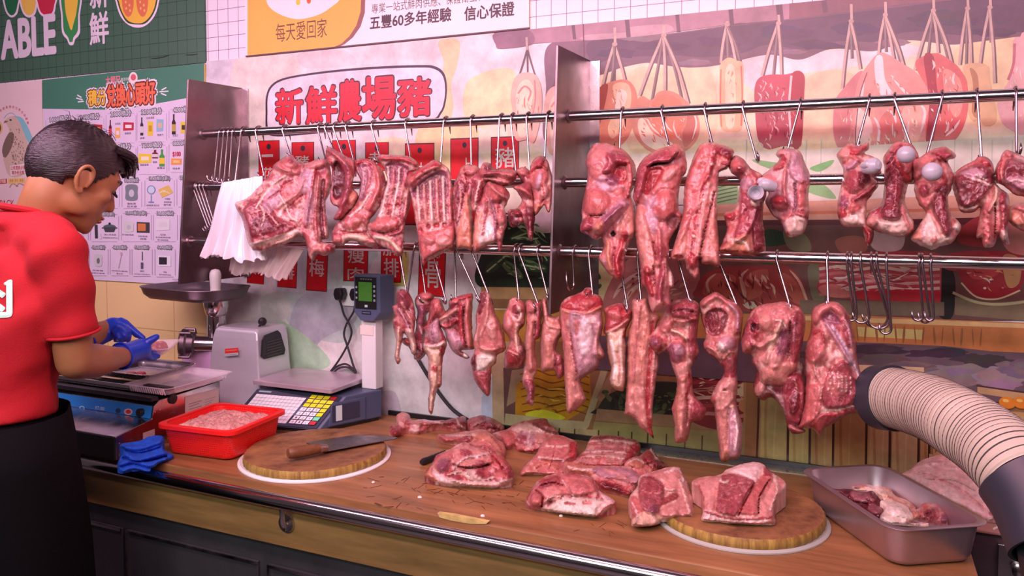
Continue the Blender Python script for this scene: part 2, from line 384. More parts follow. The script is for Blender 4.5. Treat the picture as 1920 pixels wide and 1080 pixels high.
def card(x0, y0, x1, y1, title, arts, caps=()):
    sl = -0.06 if y0 < 300 else 0.0
    for s_ in (((x0+3, y0), (x1-3, y0)), ((x1, y0+3), (x1, y1-3)), ((x1-3, y1), (x0+3, y1)), ((x0, y1-3), (x0, y0+3))): p.line(s_, 0.8, GR, smooth=False)
    xm = (x0+x1)/2; hw = min(20, (x1-x0)*0.34)
    p.text(title, xm-hw-.7, y0-4.7, xm+hw+.7, y0+4.7, own(92, 84, 96), 0.09); p.text(title, xm-hw, y0-4, xm+hw, y0+4, own(236, 214, 230), 0.0)
    for a in arts:
        k, cx, cy, w_, h_, col = a[:6]
        if k == 'bottle':
            p.poly([(cx-w_, cy+h_), (cx-w_, cy-h_*.2), (cx-w_*.4, cy-h_*.45), (cx-w_*.4, cy-h_), (cx+w_*.4, cy-h_), (cx+w_*.4, cy-h_*.45), (cx+w_, cy-h_*.2), (cx+w_, cy+h_)], col)
            p.poly([(cx-w_, cy+h_*.7), (cx-w_, cy), (cx+w_, cy), (cx+w_, cy+h_*.7)], a[6] if len(a) > 6 else own(220, 190, 200))
        elif k == 'pack':
            p.poly([(cx-w_, cy+h_), (cx-w_*.95, cy-h_), (cx+w_, cy-h_*.9), (cx+w_*.96, cy+h_*.9)], col)
            p.poly([(cx-w_*.6, cy+h_*.4), (cx-w_*.6, cy-h_*.4), (cx+w_*.6, cy-h_*.4), (cx+w_*.6, cy+h_*.4)], a[6] if len(a) > 6 else own(235, 200, 190))
        elif k == 'pot':
            p.ell(cx, cy, w_, h_*.6, own(90, 90, 98)); p.poly([(cx-w_, cy), (cx+w_, cy), (cx+w_*.7, cy+h_), (cx-w_*.7, cy+h_)], col); p.ell(cx, cy-h_*.75, 2.2, 2.2, own(40, 36, 42)); p.line([(cx-w_*1.2, cy+1), (cx-w_, cy+2)], 2, col, smooth=False); p.line([(cx+w_, cy+2), (cx+w_*1.2, cy+1)], 2, col, smooth=False)
        elif k == 'round':
            p.blob([(cx-w_, cy-h_), (cx+w_, cy-h_), (cx+w_*1.1, cy), (cx+w_, cy+h_), (cx-w_, cy+h_), (cx-w_*1.1, cy)], col)
            p.ell(cx, cy+h_*.1, w_*.5, h_*.5, a[6] if len(a) > 6 else own(236, 200, 224))
        elif k == 'fan':
            p.ell(cx, cy-h_*.35, w_, h_*.5, col); p.ell(cx, cy-h_*.35, w_*.75, h_*.4, own(206, 196, 226)); p.line([(cx, cy+h_*.2), (cx, cy+h_)], 1.6, col, smooth=False); p.ell(cx, cy+h_, w_*.7, 1.6, col)
        elif k == 'stick':
            p.line([(cx-w_, cy-h_), (cx+w_, cy+h_)], a[6] if len(a) > 6 else 2.0, col, smooth=False)
        elif k == 'oven':
            p.poly([(cx-w_, cy+h_), (cx-w_, cy-h_), (cx+w_, cy-h_*.9), (cx+w_, cy+h_*1.05)], col); p.poly([(cx-w_*.85, cy+h_*.7), (cx-w_*.85, cy-h_*.7), (cx+w_*.4, cy-h_*.65), (cx+w_*.4, cy+h_*.7)], a[6] if len(a) > 6 else own(210, 110, 70))
        elif k == 'check':
            p.poly([(cx-w_, cy-h_*.3), (cx+w_*.4, cy-h_), (cx+w_, cy+h_*.2), (cx-w_*.5, cy+h_)], col)
            for t in (-.5, 0, .5): p.line([(cx-w_*.7+t*w_*.4, cy-h_*.5*t), (cx+w_*.3+t*w_*.6, cy+h_*.5*t+1)], 1.4, own(230, 200, 170), smooth=False)
    for c in caps: p.text(c[0], c[1]-c[3]/2, c[2]-1.8, c[1]+c[3]/2, c[2]+1.8, TX)
RED, YEL, DKB, ORG = own(196, 44, 66), own(236, 186, 60), own(70, 40, 50), own(236, 140, 80)
card(86, 223, 138, 262, '1600積分', ())
card(142, 219, 195, 265, '2400積分', [('pack', 151, 239, 4.5, 5, own(150, 60, 84)), ('bottle', 167, 240, 2.2, 13, own(110, 60, 70)), ('pack', 184, 241, 8, 8, RED, ORG)], [('上等鮮味', 184, 256, 18)])
card(199, 213, 255, 268, '2800積分', [('bottle', 207, 241, 2.6, 16, own(100, 26, 40), own(214, 60, 80)), ('pack', 221, 249, 4.5, 10, own(240, 160, 80), own(230, 200, 226)), ('pack', 241, 237, 10, 8, RED, own(240, 216, 220))], [('料理酒', 221, 232, 10), ('脆脆條', 240, 250, 12), ('米酒', 208, 260, 8)])
card(257, 209, 312, 266, '3200積分', [('bottle', 266, 237, 2.8, 17, own(50, 44, 56)), ('pack', 282, 241, 5, 14, YEL, own(200, 140, 40)), ('pack', 300, 235, 6.5, 12, own(150, 170, 204), own(220, 170, 150))], [('日本清酒', 282, 221, 14), ('蜂蜜', 267, 259, 8), ('燕麥片', 301, 253, 12)])
card(317, 205, 370, 262, '4000積分', [('bottle', 326, 233, 3.6, 19, own(60, 34, 40), own(196, 150, 80)), ('pack', 344, 239, 5, 11, YEL, own(70, 50, 40))], [('豉油王', 329, 254, 10)])
card(197, 275, 255, 330, '6400積分', [('pack', 226, 306, 9, 11, own(240, 170, 170), own(236, 110, 80)), ('bottle', 243, 299, 4, 16, own(96, 84, 100), own(214, 160, 70))], [('健康油', 226, 288, 12), ('冷壓油', 243, 319, 14), ('急凍', 208, 323, 10)])
card(258, 272, 313, 327, '7200積分', [('pack', 272, 297, 12, 9, YEL, own(236, 210, 200)), ('bottle', 291, 289, 5.5, 8, own(120, 40, 46)), ('bottle', 304, 296, 5, 16, own(80, 140, 76), YEL)], [('面紙盒裝', 271, 309, 16), ('鮑魚', 291, 304, 8), ('橄欖油', 302, 315, 14)])
card(317, 268, 370, 323, '8000積分', [('pack', 331, 303, 10, 6, ORG, own(240, 180, 130))], [('現金券', 331, 316, 14)])
p.text('$100', 324, 285, 339, 294, RED, 0.05)
card(186, 340, 224, 391, '8400積分', [('round', 208, 353, 7, 5, own(220, 180, 216)), ('stick', 207, 369, 0.6, 8, own(170, 150, 176), 1.0)], [('無線風筒', 205, 383, 20), ('負離子護髮', 205, 388, 22)])
card(229, 338, 266, 391, '17,600積分', [('round', 247, 361, 10, 14, own(128, 120, 136), own(206, 180, 206))], [('電飯煲', 247, 382, 16), ('白米壺', 248, 387, 18)])
card(272, 335, 327, 390, '18,400積分(2選1)', [('fan', 284, 362, 8, 17, own(130, 130, 176)), ('check', 311, 359, 14, 12, own(226, 170, 100))], [('座地風扇 直立式', 287, 385, 24), ('不銹鋼', 314, 373, 10), ('蒸烤炭爐', 315, 379, 14), ('連竹蓋', 314, 384, 14)])
card(332, 333, 372, 388, '20,000積分', ())
card(170, 402, 223, 453, '27,200積分(2選1)', [('stick', 181, 434, 0.4, 13, own(60, 50, 60), 5.5), ('bottle', 189, 443, 2, 5, own(216, 180, 210)), ('pot', 206, 426, 12, 9, own(70, 64, 74))], [('電動打蛋器', 184, 412, 22), ('無火煮食鍋', 207, 440, 22), ('家用湯鍋 易潔不沾', 207, 446, 28)])
card(228, 400, 284, 453, '32,000積分(2選1)', [('round', 242, 425, 8, 9, own(214, 190, 200), own(196, 170, 190)), ('oven', 269, 426, 12, 10, own(70, 56, 62))], [('多功能電鍋', 240, 440, 22), ('可愛型電熱爐', 268, 443, 18), ('烤箱', 269, 448, 12)])
card(288, 400, 333, 453, '36,800積分', [('pack', 306, 421, 13, 11, own(226, 200, 218), own(220, 190, 212))], [('氣炸鍋', 306, 440, 10), ('多功能烘焙爐', 306, 445, 28), ('電子食物烘乾機', 306, 450, 20)])
card(338, 400, 372, 452, '37,600積分', ())
card(140, 404, 166, 453, '24,000積分', [('round', 150, 432, 6, 13, own(206, 180, 216))], [('水壺', 150, 447, 14)])
card(168, 464, 203, 517, '45,600積分', [('round', 185, 488, 6, 11, own(206, 186, 200), own(120, 100, 116))], [('豆漿機', 184, 507, 20), ('破壁豆漿機', 184, 512, 26)])
card(207, 464, 244, 517, '48,800積分', [('stick', 226, 489, -3, 14, own(186, 160, 176), 1.4), ('round', 228, 476, 1.6, 2.5, own(210, 120, 140))], [('無線吸塵機', 225, 508, 30), ('直立式', 225, 513, 12)])
card(248, 464, 286, 518, '51,200積分', [('stick', 267.5, 480, 0, 8, own(90, 80, 96), 1.6), ('stick', 267, 498, 0, 6, own(90, 80, 110), 4.4)], [('直髮夾', 267, 508, 8), ('可摺疊式電熱髮夾', 267, 514, 30)])
card(291, 464, 329, 519, '54,400積分', [('oven', 309, 489, 12, 10, own(236, 214, 230), own(50, 40, 52))], [('微波爐', 310, 510, 6), ('電子烘焙微波爐', 310, 515, 22)])
p.text('※ 以上禮品數量有限', 324, 522, 352, 527, TX)
p.build('printed_sheet', M_print, r_, fixn=False)
e = MB(); e.box(-2.0864, -2.0805, -0.0066, -0.0006, 1.258, 2.030); e.build('gilt_edge', mat('gilt edge', own(196, 140, 80), 0.4), r_)

# quail poster
r_, p = board(-3.95, 1.20, -2.936, 2.030, 0.004, 'quail_poster', 'pink poster with a speckled quail, behind the man', 'poster', own(238, 190, 204))
p.ell(-6, 240, 11, 15, own(226, 170, 120)); p.ell(-6, 240, 8, 11, own(110, 70, 50))
p.blob([(20, 220), (38, 219), (48, 230), (56, 246), (62, 262), (60, 275), (50, 262), (40, 240)], own(140, 180, 200))
p.blob([(10, 226), (18, 219), (28, 219), (37, 230), (44, 248), (52, 268), (54, 290), (50, 312), (40, 330), (18, 330), (8, 306), (5, 282), (9, 262), (17, 246), (14, 236)], own(216, 170, 164))
p.blob([(18, 248), (26, 252), (22, 276), (10, 296), (4, 286), (7, 268)], own(130, 96, 92))
rq = random.Random(3)
for i in range(90):
    t = rq.random(); yy = 240+t*82; xx = 18+t*6+rq.random()*(24-10*abs(t-.4))
    p.line([(xx, yy), (xx+1.4, yy+2.6)], 1.0, own(120, 84, 84), smooth=False)
p.ell(20, 225, 2.2, 1.6, own(60, 40, 40)); p.blob([(9, 226), (16, 227), (12, 230), (7, 231)], own(150, 96, 76))
p.line([(8, 222), (14, 214), (24, 212), (30, 220)], 1.2, own(140, 170, 190)); p.line([(18, 352), (24, 344), (34, 350)], 1.5, own(160, 110, 110)); p.line([(30, 350), (36, 344), (46, 348)], 1.5, own(160, 110, 110))
for i, ch in enumerate('無激素無抗生素走地飼養'):
    a = R(-62+i*10.5); cx, cy = 20+34*math.sin(a+.5), 244-44*math.cos(a+.5); p.text(ch, cx-2.2, cy-2.4, cx+2.2, cy+2.4, RED)
p.poly([(19, 311), (49, 306), (50, 325), (20, 330)], own(240, 206, 216))
p.text('止咳潤肺必備', 20, 311, 48, 318, RED, .02); p.text('補身極佳餚！', 22, 320, 47, 327, RED, .02)
p.poly([(-10, 337), (13, 335), (13, 344), (-10, 346)], RED); p.poly([(15, 335), (47, 333), (47, 343), (15, 345)], own(240, 180, 120)); p.text('飽滿  多汁  嫩滑', 18, 336, 44, 341, own(150, 90, 70))
p.text('走地雞', -2, 336, 11, 343, own(240, 190, 190), .02)
p.text('PACK', 0, 375, 27, 388, own(196, 50, 74), .01)
p.poly([(-40, 396), (60, 390), (60, 430), (-40, 436)], own(230, 60, 70))
p.build('printed_sheet', M_print, r_, fixn=False)

# orange and white banner
r_, p = board(-1.898, 2.045, -0.865, 2.50, 0.008, 'shop_banner', 'orange and white shop banner above the mural, top centre', 'banner', own(246, 214, 222))
p.poly([(464, -120), (690, -150), (684, 24), (676, 50), (662, 70), (646, 83), (632, 90), (464, 105)], own(150, 84, 84))
p.poly([(464, -120), (683, -150), (676, 22), (668, 48), (655, 68), (640, 82), (620, 91), (464, 105)], own(244, 160, 76))
p.blob([(500, -40), (560, -60), (630, -50), (640, -8), (620, 14), (596, 28), (562, 36), (532, 30), (508, 16), (499, -2)], own(246, 214, 224))
p.ell(559, 4, 4, 6, own(238, 180, 60)); p.ell(579, 1, 4, 6, own(228, 90, 50)); p.ell(559, -4, 3, 4, own(246, 214, 224))
p.text('每天愛回家', 517, 45, 613, 69, own(110, 60, 46), .0)
A_, B_ = at_y(697, 26, -0.008), at_y(940, -2, -0.008)
V_, F_ = glyphs('專業一站式鮮肉供應、保證衛生、優質'); lo, hi = V_.min(0), V_.max(0); d_ = p.lift()
p.add([(A_[0]+(B_[0]-A_[0])*(q[0]-lo[0])/(hi[0]-lo[0]), -0.008+d_[1], A_[2]+0.030*(q[1]-lo[1])/(hi[1]-lo[1])) for q in V_], F_, own(90, 55, 70))
for s_, xa, ya, xb in (('五豐60多年經驗', 694, 55.5, 846), ('信心保證', 871, 39, 964)):
    A_, B_ = at_y(xa, ya, -0.008), at_y(xb, ya-8, -0.008); V_, F_ = glyphs(s_); lo, hi = V_.min(0), V_.max(0); d_ = p.lift()
    for k_ in range(8): d_ = p.lift(); p.add([(A_[0]+(B_[0]-A_[0])*(q[0]-lo[0])/(hi[0]-lo[0])+.0011*math.cos(k_*.785), -0.008+d_[1], A_[2]+0.040*(q[1]-lo[1])/(hi[1]-lo[1])+.0011*math.sin(k_*.785)) for q in V_], F_, own(80, 50, 62))
p.build('printed_sheet', M_print, r_, fixn=False)
e = MB(); e.box(-1.898, -0.865, -0.0095, -0.0006, 2.0405, 2.0449); e.build('lower_edge', mat('dark edge', own(90, 50, 60), .5), r_)
# ------------------------------------------------------------------ the watercolour mural behind the rack
r_ = thing('butcher_mural', (-0.3, -0.002, 0.90), 'long watercolour mural of hanging hams, shelves and crates behind the meat rack', 'mural')
e = MB(); e.box(-2.079, 1.45, -0.004, -0.0006, 0.90, 2.040); e.build('panel', M_edge, r_)
p = Print(wl(-0.004)); YM = -0.004; p.zmax = 2.0398
_own = own
def own(r, g, b_, k=1.0): return tuple(v**1.14 for v in _own(r, g, b_, k))     # dense print inks
P_ = lambda pts, c, s=True: p.poly(pts, own(*c), None, s)
rect(p, -2.079, 0.90, 1.45, 2.0398, own(244, 208, 222), YM)
# left half: pale wash with peach patches
P_([(388, 118), (440, 112), (436, 300), (430, 560), (388, 640)], (238, 204, 226))
P_([(440, 112), (545, 103), (560, 150), (500, 250), (470, 330), (440, 300)], (246, 224, 212))
P_([(562, 100), (640, 94), (668, 120), (600, 128), (566, 124)], (240, 196, 210))
P_([(822, 78), (860, 76), (858, 120), (846, 160), (850, 200), (838, 236), (820, 180), (832, 120)], (250, 198, 168))
P_([(880, 150), (960, 130), (968, 200), (950, 235), (900, 240), (870, 215)], (250, 206, 176))
P_([(790, 235), (860, 228), (900, 250), (880, 330), (820, 340), (780, 300)], (250, 200, 168))
P_([(700, 270), (760, 262), (770, 330), (720, 350)], (248, 210, 190))
P_([(900, 245), (1000, 240), (1010, 330), (930, 350)], (248, 214, 200))
P_([(540, 470), (700, 465), (690, 560), (650, 640), (560, 620), (520, 560)], (214, 196, 210))
P_([(560, 560), (640, 545), (668, 600), (600, 640), (570, 700), (540, 650)], (206, 178, 204))
P_([(500, 600), (560, 620), (620, 680), (560, 700), (505, 690)], (196, 200, 186))
P_([(490, 560), (530, 548), (545, 590), (500, 606)], (226, 196, 206))
P_([(700, 490), (900, 480), (900, 760), (720, 775)], (238, 206, 222))
P_([(735, 470), (765, 470), (758, 560), (730, 560)], (226, 186, 120))
P_([(696, 745), (740, 735), (750, 790), (700, 790)], (214, 176, 202))
for q in (((850, 720), (862, 745), (868, 790), (842, 790)), ((890, 715), (902, 750), (908, 790), (884, 790)), ((826, 760), (838, 745), (842, 790), (822, 790))): P_(q, (242, 226, 226))
P_([(905, 740), (935, 700), (940, 790), (908, 792)], (206, 196, 226))
# speech bubble heading
_rs = random.Random(5)
def smudge(x, y, rx, ry, c, n=5):
    for k in range(n):
        cx, cy, f = x+_rs.uniform(-.45, .45)*rx, y+_rs.uniform(-.45, .45)*ry, _rs.uniform(.35, .75)
        P_([(cx+rx*f*math.cos(a)*_rs.uniform(.7, 1.25), cy+ry*f*math.sin(a)*_rs.uniform(.6, 1.3)) for a in np.arange(14)*2*math.pi/14], tuple(v+_rs.uniform(-9, 9) for v in c))
def streaks(x, y, rx, ry, n, ang, cols, w=(1.2, 3.2), ln=(8, 26)):
    for k in range(n):
        a, r_ = _rs.uniform(0, 6.28), _rs.random()**.5*.88; px, py = x+rx*r_*math.cos(a), y+ry*r_*math.sin(a)
        t = R(ang+_rs.uniform(-28, 28)); L_ = _rs.uniform(*ln)*min(1, 1.25-r_); dx, dy = L_*math.cos(t)/2, L_*math.sin(t)/2; b_ = _rs.uniform(-3, 3)
        p.line([(px-dx, py-dy), (px+b_, py-b_), (px+dx, py+dy)], _rs.uniform(*w), own(*_rs.choice(cols)), taper=True)
bub = [(500, 246), (498, 210), (499, 180), (508, 160), (530, 147), (575, 138), (640, 130), (720, 124), (790, 122), (815, 124), (832, 136), (838, 160), (836, 190), (828, 212), (806, 228), (700, 242), (600, 250), (520, 256)]
p.blob(bub, own(70, 44, 66)); cx_, cy_ = 668, 190
p.blob([(cx_+(x-cx_)*0.979, cy_+(y-cy_)*0.93) for x, y in bub], own(244, 216, 234))
for ch, x0, y0, x1, y1 in (('新', 517, 168, 568, 231), ('鮮', 573, 164, 632, 230), ('農', 634, 152, 677, 226), ('場', 679, 146, 742, 222), ('豬', 746, 148, 808, 216)):
    p.text(ch, x0, y0, x1, y1, own(96, 26, 44), 0.05); p.text(ch, x0+1.3, y0+1.3, x1-1.3, y1-1.3, own(236, 36, 60), 0.03)
# red hanging price strips with brushed cut names
strips = [(((486, 265), (523, 264), (524, 340), (486, 345)), '一', 0, 0), (((548, 268), (588, 267), (588, 345), (548, 345)), '豬', 0, 0),
          (((464, 500), (495, 500), (494, 533), (464, 530)), '', 0, 0), (((523, 480), (557, 478), (555, 540), (521, 537)), '排', 0, 0),
          (((578, 455), (615, 455), (612, 546), (575, 543)), '梅', 0, 0), (((624, 264), (666, 263), (667, 330), (624, 330)), '瘦', 0, 0),
          (((646, 455), (690, 455), (688, 527), (645, 526)), '', 0, 0), (((686, 268), (728, 267), (728, 320), (686, 320)), '肉', 0, 0),
          (((716, 455), (754, 455), (751, 529), (715, 528)), '', 0, 0), (((761, 271), (813, 270), (814, 420), (761, 420)), '上', 0, 0),
          (((788, 455), (836, 455), (832, 556), (785, 552)), '', 0, 0), (((846, 262), (896, 260), (895, 420), (846, 420)), '上', 0, 0),
          (((922, 259), (972, 257), (971, 400), (922, 400)), '', 0, 0)]
for q, ch, a, b_ in strips:
    cx_ = sum(x for x, y in q)/4; cy_ = sum(y for x, y in q)/4
    P_([(cx_+(x-cx_)*1.06, cy_+(y-cy_)*1.03) for x, y in q], (84, 24, 34), False); P_(q, (224, 14, 30), False)
for x, y in ((504, 275), (568, 278), (645, 275), (707, 278), (787, 282), (871, 272), (947, 269)):
    p.ell(x, y, 4.2, 5.4, own(60, 30, 44), n=14)
LT = own(226, 196, 204)
for ch, x0, y0, x1, y1 in (('一', 491, 290, 512, 294), ('花', 492, 314, 514, 336), ('豬', 554, 292, 580, 312), ('排', 532, 496, 552, 524), ('梅', 580, 486, 608, 519), ('瘦', 652, 462, 684, 494),
                           ('肉', 652, 501, 682, 526), ('赤', 690, 286, 716, 308), ('排', 720, 484, 748, 520), ('腩', 718, 452, 750, 480), ('豬', 929, 277, 965, 314), ('上', 866, 296, 884, 322), ('骨', 798, 490, 826, 540), ('筒', 802, 462, 826, 484), ('大', 780, 305, 800, 325)):
    p.text(ch, x0, y0, x1, y1, LT, 0.008)
# greens and shelf left of the divider
P_([(904, 470), (912, 440), (935, 415), (975, 395), (1030, 385), (1095, 400), (1095, 540), (905, 540)], (38, 58, 46))
for x, y, a, c in ((945, 470, 30, (84, 110, 80)), (980, 440, -20, (60, 90, 60)), (1000, 500, 10, (70, 100, 70)), (960, 505, 40, (110, 130, 96)), (1015, 470, 60, (46, 76, 56)), (930, 495, -40, (50, 84, 58)), (990, 415, 0, (76, 96, 70)), (1025, 420, 30, (54, 76, 54))):
    p.ell(x, y, 26, 9, own(*c), a); p.line([(x-22*math.cos(R(a)), y-22*math.sin(R(a))), (x+22*math.cos(R(a)), y+22*math.sin(R(a)))], 3, own(190, 196, 160), smooth=False)
P_([(940, 350), (1005, 330), (1040, 345), (1040, 415), (985, 405), (945, 395)], (240, 206, 200)); P_([(990, 405), (1035, 400), (1035, 435), (995, 430)], (238, 190, 204))
P_([(902, 538), (1100, 540), (1100, 562), (902, 560)], (196, 142, 108), False); P_([(902, 560), (1100, 562), (1100, 580), (902, 578)], (162, 106, 78), False)
P_([(905, 580), (1100, 582), (1100, 700), (905, 700)], (206, 140, 70), False)
# wooden stall front, crates, yellow tray
P_([(922, 640), (962, 640), (960, 812), (924, 800)], (204, 164, 140), False)
P_([(960, 640), (1920, 640), (1960, 940), (960, 812)], (168, 112, 84), False)
P_([(944, 690), (985, 680), (985, 770), (946, 800)], (120, 80, 80), False)
P_([(960, 694), (990, 690), (968, 752), (950, 762)], (180, 140, 120), False)
P_([(968, 722), (1000, 690), (1105, 690), (1110, 760), (1060, 790), (966, 778)], (208, 138, 36), False)
for k in range(6):
    y = 702+k*14; p.line([(975+k*1, y), (1005, y-8+k), (1035, y+2), (1070, y-4), (1105, y+6)], 2.4, own(146, 80, 20))
P_([(985, 776), (1020, 768), (1060, 784), (1010, 790)], (222, 200, 60))
P_([(948, 775), (1040, 786), (1095, 790), (1128, 690), (1140, 694), (1104, 800), (1096, 808), (1040, 802), (946, 796)], (204, 170, 142), False)
P_([(1118, 745), (1150, 690), (1160, 694), (1135, 760)], (190, 136, 110), False)
P_([(1122, 764), (1150, 735), (1240, 715), (1345, 735), (1345, 790), (1125, 778)], (52, 56, 44))
for i in range(26):
    x, y = 1135+(i*37) % 200, 735+(i*53) % 44; p.ell(x, y, 7+(i % 3)*3, 4, own(*((70, 92, 66), (92, 100, 66), (30, 40, 34), (120, 110, 80))[i % 4]), i*37)
P_([(1120, 766), (1400, 790), (1400, 812), (1116, 788)], (188, 134, 112), False)
P_([(1114, 790), (1400, 812), (1400, 862), (1110, 820)], (178, 150, 106), False)
P_([(1290, 690), (1410, 672), (1408, 800), (1290, 785)], (150, 44, 52))
for k in range(7):
    y = 688+k*15; p.line([(1294, y), (1330, y-3), (1370, y+3), (1404, y)], 6.5, own(*((206, 120, 122), (228, 160, 156), (180, 60, 70))[k % 3]))
P_([(1384, 690), (1402, 688), (1408, 704), (1396, 716), (1384, 712)], (198, 84, 86)); p.ell(1392, 730, 10, 14, own(226, 180, 160)); p.ell(1394, 760, 9, 12, own(214, 130, 100))
P_([(1150, 640), (1500, 655), (1500, 690), (1150, 680)], (70, 36, 42), False)
P_([(1394, 690), (1640, 700), (1640, 880), (1394, 862)], (186, 130, 92), False)
P_([(1378, 810), (1410, 770), (1412, 866), (1380, 862)], (172, 130, 96), False)
P_([(948, 796), (1120, 806), (1115, 838), (950, 820)], (202, 160, 130), False)
for i, x in enumerate((1040, 1049, 1078, 1123, 1160, 1185, 1215, 1250, 1285, 1317, 1356)):
    p.line([(x, 802+(x-1040)*.05), (x-1, 826+(x-1040)*.085)], 2.4, own(88, 56, 40), smooth=False)
for x0, x1, c in ((1425, 1477, (196, 158, 116)), (1479, 1518, (206, 168, 120)), (1520, 1562, (194, 142, 104)), (1566, 1624, (184, 124, 86)), (1629, 1668, (196, 142, 108)), (1672, 1722, (206, 156, 122)), (1725, 1742, (200, 142, 104))):
    P_([(x0+4, 690), (x1+4, 694), (x1-2, 960), (x0-2, 960)], c, False); p.line([(x1+4, 692), (x1+1, 780), (x1, 850), (x1-2, 960)], 4.5, own(74, 34, 24))
    p.line([(x0+14, 720), (x0+10, 800), (x0+12, 900)], 5, own(c[0]-14, c[1]-22, c[2]-22)); p.line([(x0+30, 760), (x0+26, 850), (x0+27, 930)], 3, own(c[0]+10, c[1]+12, c[2]+10))
P_([(1400, 690), (1424, 694), (1418, 864), (1396, 860)], (170, 108, 78), False); p.line([(1424, 694), (1422, 780), (1419, 866)], 4, own(82, 38, 28))
P_([(1742, 850), (1960, 920), (1960, 980), (1740, 960)], (210, 170, 140), False)
# right half, top: beam, dark awning, hams on strings
P_([(1045, 120), (1240, 110), (1480, 92), (1700, 66), (1960, 40), (1960, 270), (1500, 290), (1100, 300), (1040, 250)], (246, 206, 190), False)
P_([(1180, 140), (1260, 128), (1330, 130), (1345, 240), (1280, 285), (1180, 280)], (251, 200, 176))
P_([(1390, 110), (1470, 104), (1500, 120), (1450, 180), (1400, 160)], (246, 200, 216)); P_([(1510, 150), (1600, 140), (1620, 230), (1560, 280), (1505, 262)], (250, 196, 174))
P_([(1800, 84), (1960, 60), (1960, 190), (1850, 240), (1790, 200)], (251, 200, 170)); P_([(1440, 110), (1700, 84), (1700, 110), (1560, 130), (1460, 140)], (244, 208, 222))
P_([(1030, 84), (1130, 76), (1122, 140), (1100, 200), (1060, 300), (1020, 260), (1024, 170)], (146, 96, 116))
dark = [(1094, 75), (1245, 64), (1370, 47), (1480, 34), (1560, 24), (1700, 8), (1920, -16), (1960, -20), (1960, 60), (1900, 70), (1830, 79), (1780, 84), (1700, 76), (1640, 96), (1560, 92), (1500, 112), (1440, 103), (1350, 122), (1300, 127), (1255, 124), (1215, 118), (1170, 126), (1108, 140)]
P_(dark, (134, 90, 108))
P_([(1110, 76), (1245, 66), (1370, 50), (1480, 38), (1600, 24), (1700, 12), (1960, -18), (1960, 50), (1880, 62), (1800, 66), (1740, 60), (1690, 62), (1650, 78), (1570, 78), (1500, 92), (1440, 84), (1390, 100), (1320, 108), (1270, 104), (1200, 106), (1150, 110), (1112, 118)], (110, 70, 94))
for x, y, rx, ry in ((1470, 60, 60, 16), (1600, 55, 60, 16), (1790, 40, 60, 20), (1880, 30, 50, 22), (1730, 40, 40, 14), (1350, 80, 50, 14), (1240, 90, 50, 12), (1160, 100, 40, 12), (1540, 84, 50, 10), (1860, 62, 50, 10)): smudge(x, y, rx, ry, (98, 62, 88))
for x, y, rx, ry in ((1290, 118, 40, 6), (1680, 80, 40, 8), (1480, 98, 40, 6), (1190, 72, 50, 10)): smudge(x, y, rx, ry, (152, 108, 128))
P_([(985, 53), (1245, 28), (1480, 3), (1700, -20), (1700, 8), (1480, 36), (1370, 46), (1245, 63), (1096, 76), (1000, 82), (985, 80)], (186, 128, 148), False)
P_([(928, 62), (990, 56), (1000, 82), (940, 92), (930, 84)], (158, 104, 126)); P_([(1098, 66), (1180, 60), (1178, 52), (1250, 46), (1250, 62), (1100, 76)], (206, 150, 166))
P_([(1480, 2), (1960, -46), (1960, -14), (1700, 8), (1480, 36)], (150, 90, 104), False)
for x, y0, y1, w_ in ((1176, 36, 70, 8), (1270, 25, 60, 7), (1075, 44, 74, 6), (1370, 14, 48, 8), (1545, -10, 24, 9), (1461, 3, 44, 12)): p.line([(x, y0), (x+3, y1)], w_, own(120, 78, 96), smooth=False)
p.line([(1094, 44), (1096, 108)], 2, own(120, 60, 70), smooth=False)
STR, STD = own(216, 166, 166), own(120, 84, 92)
def strings(x, y, ends, y0=None):
    for i, (ex, ey) in enumerate(ends):
        p.line([(x, y), ((x+ex)/2+(i-1)*1.5, (y+ey)/2), (ex, ey)], 7.5 if i % 2 == 0 else 6, STD); p.line([(x-1, y), ((x+ex)/2+(i-1)*1.5-1.4, (y+ey)/2), (ex-1.4, ey)], 4.6 if i % 2 == 0 else 3, STR if i % 2 == 0 else own(160, 120, 124))
    p.line([(x, y0 if y0 is not None else y-26), (x+1, y+3)], 5, STR, smooth=False); p.ell(x, y, 5, 4, own(206, 154, 154))
# (a) brown tinted ham beside the divider
strings(1153, 83, ((1128, 176), (1152, 160), (1178, 172), (1141, 190)), 52)
P_([(1112, 196), (1126, 164), (1152, 152), (1176, 150), (1192, 168), (1196, 200), (1186, 240), (1170, 268), (1140, 284), (1116, 280), (1106, 240)], (232, 136, 120))
P_([(1112, 200), (1124, 165), (1140, 158), (1136, 190), (1126, 230), (1116, 270), (1106, 240)], (176, 66, 56)); P_([(1150, 160), (1178, 158), (1184, 190), (1172, 230), (1150, 260), (1140, 240), (1154, 200)], (248, 186, 166)); P_([(1160, 168), (1176, 176), (1168, 206), (1154, 204)], (252, 216, 206))
